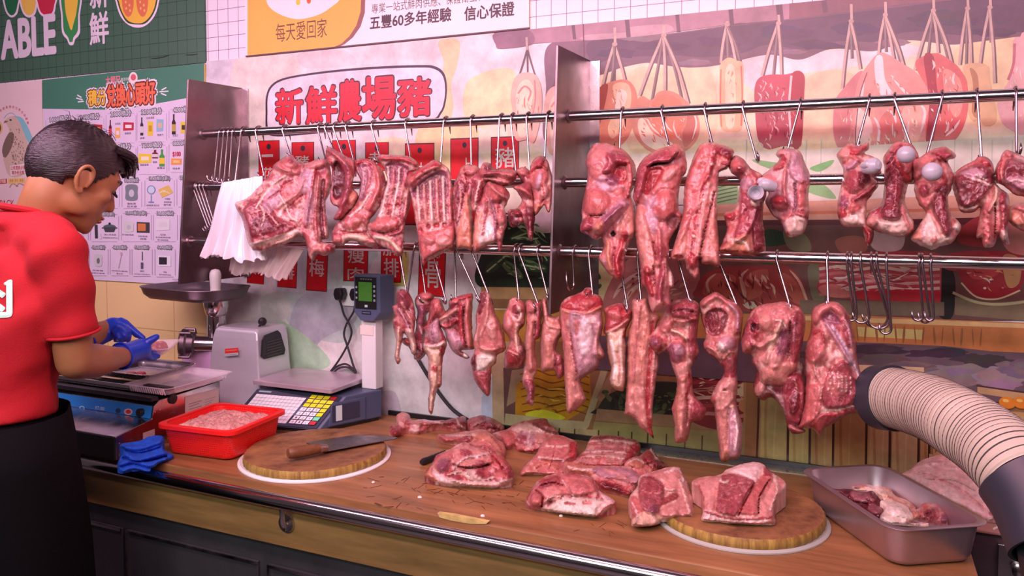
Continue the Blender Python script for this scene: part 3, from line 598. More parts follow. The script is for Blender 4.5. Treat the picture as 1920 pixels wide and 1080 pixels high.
# (b) round tied ham
strings(1245, 66, ((1200, 180), (1222, 195), (1248, 178), (1280, 190), (1292, 195)), 48)
P_([(1186, 240), (1192, 196), (1204, 180), (1222, 188), (1236, 172), (1262, 172), (1290, 192), (1310, 222), (1311, 250), (1298, 274), (1270, 290), (1236, 290), (1206, 275)], (230, 140, 124))
P_([(1220, 200), (1240, 178), (1266, 182), (1282, 204), (1278, 246), (1256, 262), (1230, 250), (1218, 226)], (240, 128, 108)); P_([(1196, 232), (1206, 222), (1226, 250), (1262, 270), (1240, 284), (1206, 266)], (250, 206, 196)); P_([(1290, 204), (1304, 226), (1304, 256), (1284, 276), (1280, 250), (1288, 230)], (214, 116, 106))
for q in (((1210, 215), (1224, 240), (1250, 262)), ((1262, 235), (1270, 256), (1280, 264)), ((1296, 200), (1306, 230), (1298, 262))): p.line(q, 3, own(252, 214, 206), taper=True)
# (c) long sausage
strings(1364, 46, ((1353, 118), (1366, 110), (1382, 122), (1390, 122)), 40)
P_([(1350, 124), (1356, 114), (1368, 108), (1382, 114), (1394, 122), (1394, 180), (1392, 238), (1376, 247), (1354, 243), (1349, 220), (1350, 170)], (248, 180, 152)); P_([(1362, 128), (1376, 124), (1380, 180), (1376, 236), (1362, 236), (1360, 180)], (250, 202, 184)); p.line([(1352, 130), (1351, 190), (1353, 238)], 3, own(226, 130, 100)); p.line([(1390, 124), (1392, 180), (1390, 236)], 3, own(222, 120, 100))
# (d) marbled red joint
strings(1460, 44, ((1430, 142), (1450, 150), (1466, 140)), 28)
P_([(1415, 166), (1424, 146), (1446, 140), (1470, 140), (1506, 138), (1508, 180), (1504, 260), (1498, 276), (1470, 274), (1440, 280), (1422, 262), (1416, 210)], (198, 74, 92)); P_([(1484, 140), (1507, 140), (1506, 200), (1502, 270), (1486, 274), (1480, 200)], (186, 44, 62)); p.line([(1484, 142), (1480, 200), (1484, 270)], 4, own(240, 190, 200))
rq = random.Random(11)
for i in range(34):
    x, y = 1420+rq.random()*58, 148+rq.random()*120; a = rq.uniform(-.6, .9); L_ = rq.uniform(6, 15)
    p.line([(x, y), (x+L_*math.sin(a)*.6+2, y+L_*.5), (x+L_*math.sin(a), y+L_)], rq.uniform(1.6, 3.4), own(240, 178, 190), taper=True)
# (e) big pink group
strings(1596, 40, ((1580, 166), (1598, 110), (1614, 130)), 8)
P_([(1562, 240), (1566, 190), (1580, 168), (1604, 140), (1620, 134), (1636, 160), (1624, 230), (1600, 285), (1572, 278)], (226, 130, 138))
strings(1660, 28, ((1648, 104), (1662, 98), (1680, 132), (1700, 164), (1704, 160)), 4)
P_([(1592, 270), (1600, 200), (1610, 150), (1630, 118), (1648, 100), (1664, 102), (1690, 118), (1720, 138), (1740, 170), (1742, 220), (1730, 276), (1700, 300), (1640, 304), (1600, 296)], (240, 150, 150))
P_([(1640, 112), (1654, 106), (1660, 150), (1680, 186), (1664, 196), (1644, 160)], (250, 206, 220)); P_([(1606, 210), (1624, 212), (1636, 240), (1626, 290), (1604, 286)], (250, 196, 196)); P_([(1652, 220), (1680, 200), (1700, 230), (1690, 270), (1660, 284), (1648, 250)], (232, 124, 124)); P_([(1690, 214), (1724, 180), (1730, 240), (1706, 280)], (246, 172, 166))
for q in (((1636, 216), (1648, 240), (1644, 280)), ((1662, 206), (1676, 214), (1680, 232)), ((1704, 226), (1700, 254), (1690, 270)), ((1720, 190), (1734, 210), (1726, 250)), ((1620, 150), (1614, 190), (1606, 226)), ((1676, 150), (1700, 176), (1716, 190))): p.line(q, 5, own(252, 216, 216), taper=True)
p.line([(1626, 136), (1612, 180), (1604, 250), (1606, 290)], 2, own(160, 80, 90))
strings(1750, 20, ((1716, 132), (1740, 108), (1760, 100), (1782, 132), (1788, 130)), -6)
P_([(1716, 124), (1730, 106), (1756, 100), (1780, 112), (1800, 130), (1814, 160), (1814, 210), (1800, 250), (1776, 274), (1740, 276), (1736, 230), (1744, 180)], (228, 108, 110)); P_([(1732, 108), (1750, 106), (1756, 160), (1760, 200), (1748, 270), (1736, 268), (1742, 190)], (180, 50, 66)); P_([(1770, 130), (1800, 150), (1804, 200), (1790, 220), (1772, 180)], (240, 150, 146))
for q in (((1748, 112), (1752, 124), (1748, 132)), ((1790, 136), (1786, 150), (1790, 160)), ((1800, 224), (1790, 240), (1772, 256)), ((1778, 228), (1776, 244), (1770, 250))): p.line(q, 4.5, own(250, 206, 210), taper=True)
# (f) cheese and last leg
strings(1814, 16, ((1800, 122), (1812, 122), (1822, 122)), -10); strings(1856, 14, ((1838, 122), (1858, 80), (1866, 156)), -16)
P_([(1806, 124), (1850, 122), (1856, 150), (1868, 210), (1864, 232), (1846, 236), (1836, 222), (1826, 228), (1816, 214), (1818, 170)], (236, 176, 146)); P_([(1818, 128), (1832, 140), (1836, 180), (1834, 220), (1822, 210), (1824, 160)], (200, 130, 100))
P_([(1900, 76), (1912, 70), (1920, 60), (1960, 60), (1960, 250), (1890, 240), (1870, 200), (1880, 170), (1896, 140)], (240, 170, 180)); p.line([(1902, 82), (1900, 120), (1890, 150)], 5, own(206, 110, 130))
# two drumstick shapes left of the divider
for dx, dy, s_ in ((0, 0, 1.0), (62, 25, 1.0)):
    q = lambda pts: [(987+dx+(x-987)*s_, 200+dy+(y-200)*s_) for x, y in pts]
    for ex in (974, 990, 1004): p.line(q([(989, 92), ((989+ex)/2, 118), (ex, 142)]), 2.6, STD)
    p.line(q([(988, 70), (989, 94)]), 4, STR, smooth=False)
    P_(q([(958, 180), (966, 146), (984, 136), (1006, 142), (1016, 170), (1016, 210), (1008, 250), (1000, 268), (988, 262), (970, 264), (962, 240), (962, 210)]), (246, 176, 170))
    P_(q([(968, 180), (976, 156), (992, 150), (1002, 170), (996, 200), (990, 250), (974, 255), (970, 220)]), (250, 200, 190)); p.line(q([(972, 176), (984, 162), (996, 172), (990, 190)]), 3.4, own(238, 136, 130)); p.line(q([(1003, 150), (1004, 190), (994, 240)]), 2.4, own(214, 130, 130))
HAM = ((250, 206, 198), (236, 130, 112), (252, 220, 212), (210, 100, 92), (244, 160, 146))
streaks(1160, 215, 24, 60, 22, 70, HAM); streaks(1248, 232, 56, 54, 46, 62, HAM); streaks(1585, 225, 20, 55, 20, 80, HAM); streaks(1668, 215, 62, 84, 70, 66, HAM, (1.4, 4.2), (12, 34)); streaks(1770, 190, 40, 74, 40, 72, ((246, 180, 176), (196, 70, 84), (252, 214, 212), (220, 110, 112)), (1.4, 3.6), (10, 30))
streaks(1372, 180, 18, 56, 12, 88, ((236, 150, 116), (252, 214, 190))); streaks(1460, 210, 40, 60, 40, 70, ((236, 176, 188), (170, 50, 70), (214, 96, 110))); streaks(990, 200, 26, 56, 22, 80, HAM, (1, 2.4)); streaks(1052, 225, 24, 50, 18, 80, HAM, (1, 2.4)); streaks(1910, 170, 30, 70, 14, 80, HAM)
# right half, middle: pale tiles, spring greens, shelf, joints on the shelf
P_([(1100, 290), (1500, 282), (1960, 250), (1960, 384), (1100, 384)], (238, 216, 208), False)
for x in (1400, 1512, 1540, 1790, 1822, 1860, 1898): p.line([(x, 262), (x-1, 330)], 2, own(206, 190, 190), smooth=False)
for q, c in ((((1410, 300), (1450, 304), (1500, 312), (1450, 318)), (150, 176, 130)), (((1345, 350), (1380, 340), (1382, 384), (1345, 382)), (170, 186, 150)), (((1518, 316), (1540, 306), (1564, 300), (1556, 312), (1536, 322)), (140, 180, 124)), (((1500, 350), (1540, 344), (1568, 372), (1530, 366)), (160, 186, 140)), (((1100, 380), (1120, 372), (1124, 480), (1104, 480)), (196, 190, 160))): P_(q, c)
for k in range(5): p.line([(1345, 352+k*7), (1362, 348+k*7), (1382, 344+k*7)], 2.2, own(96, 130, 84))
P_([(1340, 384), (1960, 360), (1960, 406), (1700, 412), (1340, 414)], (236, 170, 156), False); P_([(1340, 400), (1960, 386), (1960, 392), (1340, 406)], (222, 136, 112), False)
P_([(1340, 413), (1700, 411), (1960, 405), (1960, 420), (1700, 424), (1340, 424)], (110, 48, 54), False)
P_([(1100, 424), (1960, 420), (1960, 600), (1100, 600)], (132, 80, 80), False)
P_([(1104, 490), (1120, 480), (1150, 500), (1180, 540), (1150, 600), (1104, 600)], (222, 186, 150))
for i in range(7): p.ell(1108+(i*13) % 26, 505+i*11, 9, 4.5, own(70, 92, 70), i*50)
P_([(1130, 575), (1150, 520), (1190, 480), (1260, 470), (1310, 500), (1300, 560), (1240, 600), (1150, 600)], (196, 110, 116))
for q in (((1150, 560), (1170, 530), (1200, 510)), ((1165, 585), (1185, 545), (1220, 525)), ((1230, 500), (1250, 530), (1246, 570)), ((1135, 580), (1150, 588), (1180, 590))): p.line(q, 7, own(232, 170, 176), taper=True)
P_([(1306, 540), (1320, 516), (1360, 500), (1420, 498), (1470, 496), (1500, 520), (1516, 560), (1520, 584), (1440, 590), (1310, 560)], (176, 66, 68))
for q in (((1318, 550), (1340, 514), (1380, 520), (1360, 560)), ((1394, 560), (1402, 516), (1440, 506), (1430, 550)), ((1460, 512), (1490, 524), (1512, 570), (1480, 560))): P_(q, (200, 96, 88))
for q in (((1335, 560), (1326, 530), (1344, 512)), ((1396, 556), (1390, 520), (1404, 504)), ((1480, 505), (1500, 530), (1518, 578)), ((1416, 520), (1430, 536), (1446, 540))): p.line(q, 5, own(230, 170, 160), taper=True)
p.ell(1408, 572, 12, 7, own(216, 180, 170)); P_([(1420, 448), (1440, 430), (1470, 436), (1476, 456), (1440, 462), (1424, 458)], (36, 84, 60)); p.ell(1445, 490, 22, 6, own(40, 96, 68)); P_([(1470, 430), (1510, 440), (1520, 470), (1480, 466)], (146, 132, 110)); P_([(1515, 500), (1540, 500), (1546, 560), (1524, 560)], (140, 120, 104))
P_([(1532, 540), (1538, 516), (1536, 496), (1560, 478), (1700, 470), (1768, 480), (1772, 520), (1766, 568), (1700, 566), (1600, 560), (1550, 556)], (196, 70, 84))
for k in range(6):
    y = 492+k*12; p.line([(1536, y), (1580, y-5), (1600, y+2), (1650, y-3), (1700, y+3), (1762, y)], 5.5, own(*((232, 166, 172), (240, 190, 190), (214, 110, 120))[k % 3]))
P_([(1606, 546), (1700, 542), (1768, 548), (1768, 568), (1700, 566), (1610, 560)], (214, 44, 66)); P_([(1534, 540), (1560, 532), (1600, 544), (1598, 556), (1556, 556)], (226, 130, 130))
P_([(1566, 452), (1590, 442), (1620, 446), (1624, 470), (1580, 474)], (180, 104, 96)); P_([(1630, 430), (1690, 424), (1690, 466), (1640, 468)], (222, 172, 184))
P_([(1768, 490), (1790, 520), (1786, 592), (1760, 592), (1764, 560)], (38, 22, 24))
P_([(1796, 500), (1812, 480), (1860, 470), (1914, 478), (1920, 520), (1906, 548), (1880, 558), (1850, 560), (1816, 544), (1800, 520)], (176, 42, 56)); P_([(1812, 488), (1860, 478), (1890, 490), (1860, 520), (1820, 520)], (206, 70, 80)); P_([(1880, 480), (1912, 486), (1910, 530), (1888, 536)], (206, 140, 100)); P_([(1770, 478), (1850, 470), (1840, 500), (1776, 506)], (186, 60, 72)); p.line([(1802, 530), (1830, 556), (1870, 560), (1912, 544)], 3, own(236, 200, 170)); p.ell(1858, 524, 4, 2, own(246, 220, 220)); p.ell(1846, 540, 3, 2, own(246, 220, 220))
P_([(1800, 430), (1836, 405), (1880, 410), (1860, 460), (1800, 456)], (196, 70, 76)); P_([(1870, 400), (1920, 384), (1960, 400), (1960, 470), (1890, 470)], (214, 120, 120))
P_([(1790, 556), (1850, 568), (1960, 560), (1960, 604), (1790, 590)], (150, 116, 100), False); p.line([(1786, 548), (1830, 566), (1880, 570), (1940, 562)], 5, own(206, 180, 150))
P_([(1500, 562), (1770, 566), (1770, 592), (1500, 590)], (140, 106, 96), False)
RAW = ((226, 150, 140), (150, 44, 52), (236, 186, 176), (196, 90, 84), (120, 40, 46))
streaks(1230, 540, 74, 52, 50, -40, RAW, (1.5, 5), (14, 40)); streaks(1410, 545, 96, 40, 60, 70, RAW, (1.5, 5), (12, 40)); streaks(1650, 515, 110, 38, 60, 2, ((240, 190, 190), (176, 44, 64), (226, 130, 140), (246, 214, 214)), (1.5, 4), (20, 60)); streaks(1858, 515, 50, 36, 26, 30, ((206, 90, 80), (150, 30, 46), (226, 160, 110), (240, 200, 190)))
streaks(1345, 735, 56, 50, 36, 2, ((236, 170, 166), (140, 36, 46), (226, 130, 126)), (1.5, 4), (14, 40)); streaks(1000, 470, 84, 66, 60, 20, ((96, 124, 92), (28, 44, 36), (130, 146, 108), (60, 92, 66), (190, 196, 160)), (1.5, 5), (14, 44))
streaks(1240, 756, 100, 26, 50, 10, ((96, 110, 80), (30, 36, 30), (130, 126, 96)), (1.5, 4), (6, 18)); streaks(1040, 740, 60, 40, 24, 12, ((166, 96, 24), (236, 176, 70), (140, 76, 20)), (1.2, 3), (16, 44))
# shelf plank, grey wash under it
P_([(1100, 584), (1600, 590), (1760, 598), (1960, 606), (1960, 662), (1860, 658), (1770, 648), (1640, 642), (1100, 628)], (220, 128, 84), False)
P_([(1510, 592), (1760, 600), (1960, 608), (1960, 616), (1510, 600)], (244, 180, 140), False); P_([(1606, 612), (1730, 618), (1728, 636), (1610, 630)], (238, 190, 136), False)
for i in range(14): x = 1606+i*18; p.line([(x, 606+i*.6), (x+(-1)**i*3, 640+i*.8)], 2.4+i % 3, own(178, 104, 70), taper=True)
P_([(1100, 628), (1640, 642), (1770, 648), (1860, 658), (1960, 662), (1960, 760), (1100, 690)], (122, 88, 104), False)
for x, y, rx, ry, c in ((1650, 654, 60, 10, (84, 58, 72)), (1760, 664, 70, 12, (76, 52, 68)), (1860, 676, 70, 14, (84, 60, 76)), (1790, 704, 70, 20, (152, 114, 134)), (1880, 712, 60, 22, (164, 126, 146)), (1650, 674, 50, 10, (112, 80, 94)), (1910, 690, 40, 16, (140, 104, 124)), (1710, 686, 60, 12, (130, 94, 108)), (1560, 664, 60, 12, (96, 66, 80))): smudge(x, y, rx, ry, c, 9)
P_([(1510, 680), (1640, 684), (1732, 688), (1732, 702), (1510, 694)], (224, 168, 146), False); P_([(1832, 722), (1960, 740), (1960, 756), (1832, 736)], (206, 150, 120), False); p.line([(1830, 722), (1900, 732), (1960, 740)], 3, own(90, 54, 64))
for x in (1888, 1914, 1946): p.ell(x, 754, 16, 11, own(238, 134, 52), 12); p.ell(x-3, 750, 6, 3, own(250, 190, 120), 12)
P_([(1830, 764), (1960, 776), (1960, 920), (1742, 860)], (206, 150, 112), False)
# dark seam of the second sheet
p.line([(1101, 140), (1098, 560)], 2, own(120, 60, 60), smooth=False)
p.build('printed_sheet', M_paint, r_, fixn=False)
e = MB(); e.box(-1.34, 1.45, -0.013, -0.0045, 0.8905, 0.903); e.build('bottom_seal', mat('black seal', (0.012, 0.011, 0.013), 0.35), r_)
own = _own
# ================================================================== the meat rack on the wall
M_steel = mat('brushed steel', (0.62, 0.58, 0.58), 0.26, 1.0, var=0.08, vscale=14, rvar=0.08)
M_tube = mat('polished steel', (0.72, 0.69, 0.69), 0.14, 1.0)
M_wire = mat('hook wire', (0.36, 0.31, 0.32), 0.26, 1.0)
M_plate = mat('steel plate', (0.20, 0.155, 0.16), 0.40, 1.0, var=0.25, vscale=7, rvar=0.1, bump=0.06, bscale=30)
RAILS = {'u': (-0.178, 1.770, 0.0128), 'm': (-0.205, 1.602, 0.0122), 'l': (-0.240, 1.430, 0.0128)}
XL, XM, XR = -1.921, -0.686, 0.62
rack = thing('meat_rack', (XM, -0.12, 1.28), 'wall mounted steel meat rack with three rails between upright plates', 'rack')
for X, f0, f1, zb in ((XL, -0.236, -0.286, 1.300), (XM, -0.254, -0.303, 1.280), (XR, -0.254, -0.303, 1.28)):
    e = MB(); e.prism([(X-.003, f0, 1.936), (X-.003, -0.0062, 1.939), (X-.003, -0.0062, zb), (X-.003, f1, zb)], (0, 0, 0), (0.006, 0, 0))
    q = e.build('upright_plate', M_plate, rack, bevel=0.0012)
    e = MB(); e.box(X+.003, X+.030, -0.0092, -0.0062, zb, 1.936); e.build('wall_flange', M_steel, q)
for k, (y, z_, r) in RAILS.items():
    for a, b_ in ((XL, XM), (XM, XR)):
        e = MB(); e.cyl((a+.003, y, z_), (b_-.003, y, z_), r, 24); q = e.build('rail', M_tube, rack, smooth=True)
        e = MB()
        e.lathe([(r, .0032), (r+.006, .0032), (r+.003, .007), (r, .009)], (a, y, z_), 20, 'x'); e.build('weld_collar', M_plate, q, smooth=True)

NH = [0]
def hook(rail, tx, bot, label, back=0.026, lift=0.0, curl=90, J=0.017, wire=0.0027, tip=0.03, name='s_hook', grp='steel S-hooks on the rack rails'):
    """an S-hook from the rail at photo column tx down to the photo point bot (plane `back` in front of the rail)"""
    y, z_, r = RAILS[rail]
    X = at_y(tx, 300, y)[0]; Rr = r+wire+.0006
    B = at_y(bot[0], bot[1], y-back)
    top = [(X+.001*math.cos(t*9), y+Rr*1.04*math.cos(R(a)), z_+Rr*math.sin(R(a))) for t, a in enumerate((-32, -10, 20, 50, 80, 110, 140, 165, 185))]
    top = [(X, y+Rr*1.25, z_-.030)]+top
    P = [np.array(p) for p in top]
    d = B-P[-1]; d = d/np.linalg.norm(d)
    ca, sa = math.cos(R(curl)), math.sin(R(curl)); side = np.array([ca, -sa, 0.0])
    side = side-d*np.dot(side, d); side /= np.linalg.norm(side)
    P += [P[-1]*.5+B*.5, B]
    for a in range(20, 200, 20): P.append(B+side*J*(1-math.cos(R(a)))+d*J*math.sin(R(a)))
    P.append(P[-1]-d*tip)
    e = MB(); rr = [wire]*len(P); rr[-1] = wire*.35; rr[0] = wire*.35
    e.tube(P, rr, 8); o = e.build(name, M_wire, None, smooth=True, crease=180)
    tag(o, label, 'hook', grp); NH[0] += 1
    return o

# bare hooks parked on the rack
for i, (tx, b_) in enumerate(((1592, (1601, 590)), (1600, (1607, 592)), (1617, (1630, 590)), (1637, (1664, 588)), (1647, (1669, 594)), (1666, (1671, 616)), (1727, (1731, 592)), (1733, (1744, 594)), (1749, (1751, 594)))):
    W_ = ('first', 'second', 'third', 'fourth', 'fifth', 'sixth and lowest')
    lab = ('%s bare S-hook from the left, lower rail row of six' % W_[i]) if i < 6 else ('%s bare S-hook of the three at the far right of the lower rail' % ('left', 'middle', 'right')[i-6])
    hook('l', tx, b_, lab, back=0.012+.0035*(i % 3), curl=(200, 185, 190, 195, 190, 190, 190, 215, 195)[i], J=(.010, .010, .016, .025, .022, .011, .010, .012, .008)[i], tip=.012, grp='bare S-hooks on the lower rail')
hook('l', 1079, (1076, 530), 'bare S-hook hanging beside the middle upright plate', back=.02, curl=100)
for i, tx in enumerate((419, 428, 436, 444)):
    y, z_, r = RAILS['u']
    hook('u', tx, (402+i*9, 333+i*2), '%s of four slanting hooks on the upper rail above the white bags' % ('first', 'second', 'third', 'fourth')[i], back=.03, curl=150, J=.011, tip=.012, grp='hooks for the white bags')
hook('u', 461, (441, 340), 'thick bright hook carrying the white plastic bags', back=.034, curl=100, J=.012, wire=.0036, tip=.01, grp='hooks for the white bags')
for i, tx in enumerate((368, 374, 380, 387)):
    hook('m', tx, (389+i*4, 425-i*3), '%s of four hooks on the middle rail beside the left plate' % ('first', 'second', 'third', 'fourth')[i], back=.016, curl=180, J=.010, tip=.012, grp='hooks beside the left plate')

# ------------------------------------------------------------------ plastic carrier bags
M_bag = mat('thin white plastic', own(246, 214, 232), 0.28, var=0.05, vscale=14, alpha=0.86, trans=0.0, bump=0.25, bscale=26, stretch=(1, 1, .3))
def bag(name, out, label, Y, depth, seed, folds=26, amp=.012, z=None, mt=None, fall=0.0):
    """a bunch of thin bags: pleated sheet following an outline of photo pixels, left edge and right edge top to bottom"""
    L, Rg = out; L = crom(L, 8, False); Rg = crom(Rg, 8, False); nu, nv = 90, 46
    def samp(c, t):
        s_ = np.concatenate([[0], np.cumsum(np.linalg.norm(np.diff(c, axis=0), axis=1))]); s_ /= s_[-1]
        return np.array([np.interp(t, s_, c[:, k]) for k in (0, 1)])
    vs_ = []
    rg = np.random.default_rng(seed); ph = rg.random(6)*6
    for side in (0, 1):
        for j in range(nv):
            v = j/(nv-1); a, b_ = samp(L, v), samp(Rg, v)
            for i in range(nu):
                u_ = i/(nu-1); q = a*(1-u_)+b_*u_
                if j == nv-1: q = q+np.array([0, 5*math.sin(u_*folds*2+ph[0])*.6+4*math.sin(u_*9+ph[1])])
                edge = min(1, min(u_, 1-u_)*9)
                pl = amp*(math.sin(u_*folds+2.0*v+ph[2]+1.2*math.sin(u_*7+ph[3]))+.5*math.sin(u_*folds*2.3-3*v+ph[4]))*(.25+.75*v)
                w3 = at_y(q[0], q[1], Y-fall*v)
                w3[1] += -(depth*.5*math.sqrt(edge)*(1 if side == 0 else -1))*(.3+.7*v)-pl*edge
                vs_.append(w3)
    fs = []
    for s_ in (0, 1):
        for j in range(nv-1):
            for i in range(nu-1):
                k = s_*nu*nv+j*nu+i; f = (k, k+1, k+nu+1, k+nu); fs.append(f if s_ else f[::-1])
    m = MB(); m.add(vs_, fs)
    o = m.build(name, mt or M_bag, None, smooth=True, crease=180); tag(o, label, 'plastic bag', 'white plastic bags'); return o
bag('plastic_bag', ([(416, 343), (404, 390), (394, 440), (381, 478)], [(492, 330), (494, 400), (492, 450), (497, 488)]), 'bunch of white plastic bags with smooth fronts, hung beside the left plate', -0.268, 0.05, 3, fall=.02)
bag('plastic_bag', ([(424, 380), (430, 430), (434, 470), (430, 508)], [(520, 370), (560, 430), (572, 460), (538, 520)]), 'lower bunch of sheer white plastic bags with ragged hems, behind the rib slab', -0.235, 0.03, 8, 34, .007, mt=mat('sheer white plastic', own(240, 190, 206), 0.3, var=.05, vscale=14, alpha=.62, bump=.2, bscale=26))
# ================================================================== meat
C = {k: own(*v, .74 if k not in ('white', 'fat', 'pale', 'cream') else .86) for k, v in dict(lean=(188, 74, 88), pink=(214, 106, 110), dark=(140, 42, 58), deep=(98, 26, 38), fatp=(232, 146, 146), fat=(240, 190, 188), white=(244, 214, 212),
     skin=(228, 142, 138), memb=(208, 142, 164), purp=(170, 92, 118), bone=(228, 188, 200), red=(206, 54, 66), rose=(222, 124, 128), cream=(240, 184, 170), peach=(236, 146, 128), blood=(176, 40, 52), pale=(246, 200, 206), sheet=(246, 166, 176), sheet2=(248, 182, 190)).items()}
_f = {**dict.fromkeys(('fat', 'white', 'pale', 'fatp', 'memb', 'cream', 'bone'), (1.02, .90, .94)), **dict.fromkeys(('sheet', 'sheet2'), (1.25, 1.2, 1.2)), **dict.fromkeys(('skin', 'pink', 'rose', 'peach'), (.98, .78, .82))}
C = {k: tuple(a*b_*.93 for a, b_ in zip(v, _f.get(k, (.78, .57, .68)))) for k, v in C.items()}
PAL = dict(lean=('lean', 'pink', 'fatp', .45), rib=('pink', 'lean', 'fat', .6), fat=('fatp', 'fat', 'white', .4), skin=('skin', 'rose', 'fatp', .3), dark=('dark', 'lean', 'rose', .25),
           rose=('rose', 'pink', 'fat', .4), memb=('memb', 'rose', 'fat', .35), bone=('rose', 'lean', 'fat', .5), shank=('pink', 'rose', 'memb', .5), liver=('deep', 'dark', 'dark', .0), offal=('peach', 'cream', 'white', .3), pale=('pale', 'fat', 'white', .2), sheet=('sheet', 'sheet2', 'pale', .25))
M_meat = mat('raw meat', (1, 1, 1), 0.36, attr=True, var=0.26, vscale=58, bump=0.5, bscale=135, spec=0.5, coat=0.2, stretch=(1.3, 1.3, .55), rvar=.10)
def veins(m):
    nt = m.node_tree; b = nt.nodes['Principled BSDF']; src = b.inputs['Base Color'].links[0].from_socket
    tc = node(nt, 'ShaderNodeTexCoord'); n = node(nt, 'ShaderNodeTexNoise'); n.inputs['Scale'].default_value = 34; n.inputs['Detail'].default_value = 5; n.inputs['Distortion'].default_value = .8; nt.links.new(tc.outputs['Object'], n.inputs['Vector'])
    a = node(nt, 'ShaderNodeMath', operation='SUBTRACT'); nt.links.new(n.outputs['Fac'], a.inputs[0]); a.inputs[1].default_value = .5
    d = node(nt, 'ShaderNodeMath', operation='ABSOLUTE'); nt.links.new(a.outputs[0], d.inputs[0])
    r_ = node(nt, 'ShaderNodeMapRange'); r_.inputs[1].default_value = .004; r_.inputs[2].default_value = .022; r_.inputs[3].default_value = .26; r_.inputs[4].default_value = 0; nt.links.new(d.outputs[0], r_.inputs[0])
    mx = node(nt, 'ShaderNodeMix', data_type='RGBA'); nt.links.new(r_.outputs[0], mx.inputs[0]); nt.links.new(src, mx.inputs[6]); mx.inputs[7].default_value = (.66, .36, .34, 1); nt.links.new(mx.outputs[2], b.inputs['Base Color'])
veins(M_meat)
def sstep(a, b, x): t = np.clip((x-a)/(b-a), 0, 1); return t*t*(3-2*t)
def inside_dist(P, Q):
    """distance of points P to the closed polyline Q"""
    best = np.full(len(P), 1e9)
    for i in range(len(Q)):
        a = Q[i]; b_ = Q[(i+1) % len(Q)]; ab = b_-a; t = np.clip(((P-a)@ab)/(ab@ab+1e-12), 0, 1)
        d = P-(a+t[:, None]*ab); best = np.minimum(best, (d*d).sum(1))
    return np.sqrt(best)
def in_poly(P, Q):
    r = np.zeros(len(P), bool)
    for i in range(len(Q)):
        (x1, y1), (x2, y2) = Q[i], Q[(i+1) % len(Q)]
        c = ((y1 > P[:, 1]) != (y2 > P[:, 1])) & (P[:, 0] < (x2-x1)*(P[:, 1]-y1)/((y2-y1) if y2 != y1 else 1e-9)+x1); r ^= c
    return r
def line_dist(P, Q):
    best = np.full(len(P), 1e9)
    for i in range(len(Q)-1):
        a = Q[i]; b_ = Q[i+1]; ab = b_-a; t = np.clip(((P-a)@ab)/(ab@ab+1e-12), 0, 1)
        d = P-(a+t[:, None]*ab); best = np.minimum(best, (d*d).sum(1))
    return np.sqrt(best)
SEED = [0]
def at_planes(P, O, n):
    D = fw[None]+rt[None]*((P[:, 0]-PPX)/F)[:, None]-up[None]*((P[:, 1]-PPY)/F)[:, None]
    return CAM+D*(np.dot(O-CAM, n)/(D@n))[:, None]
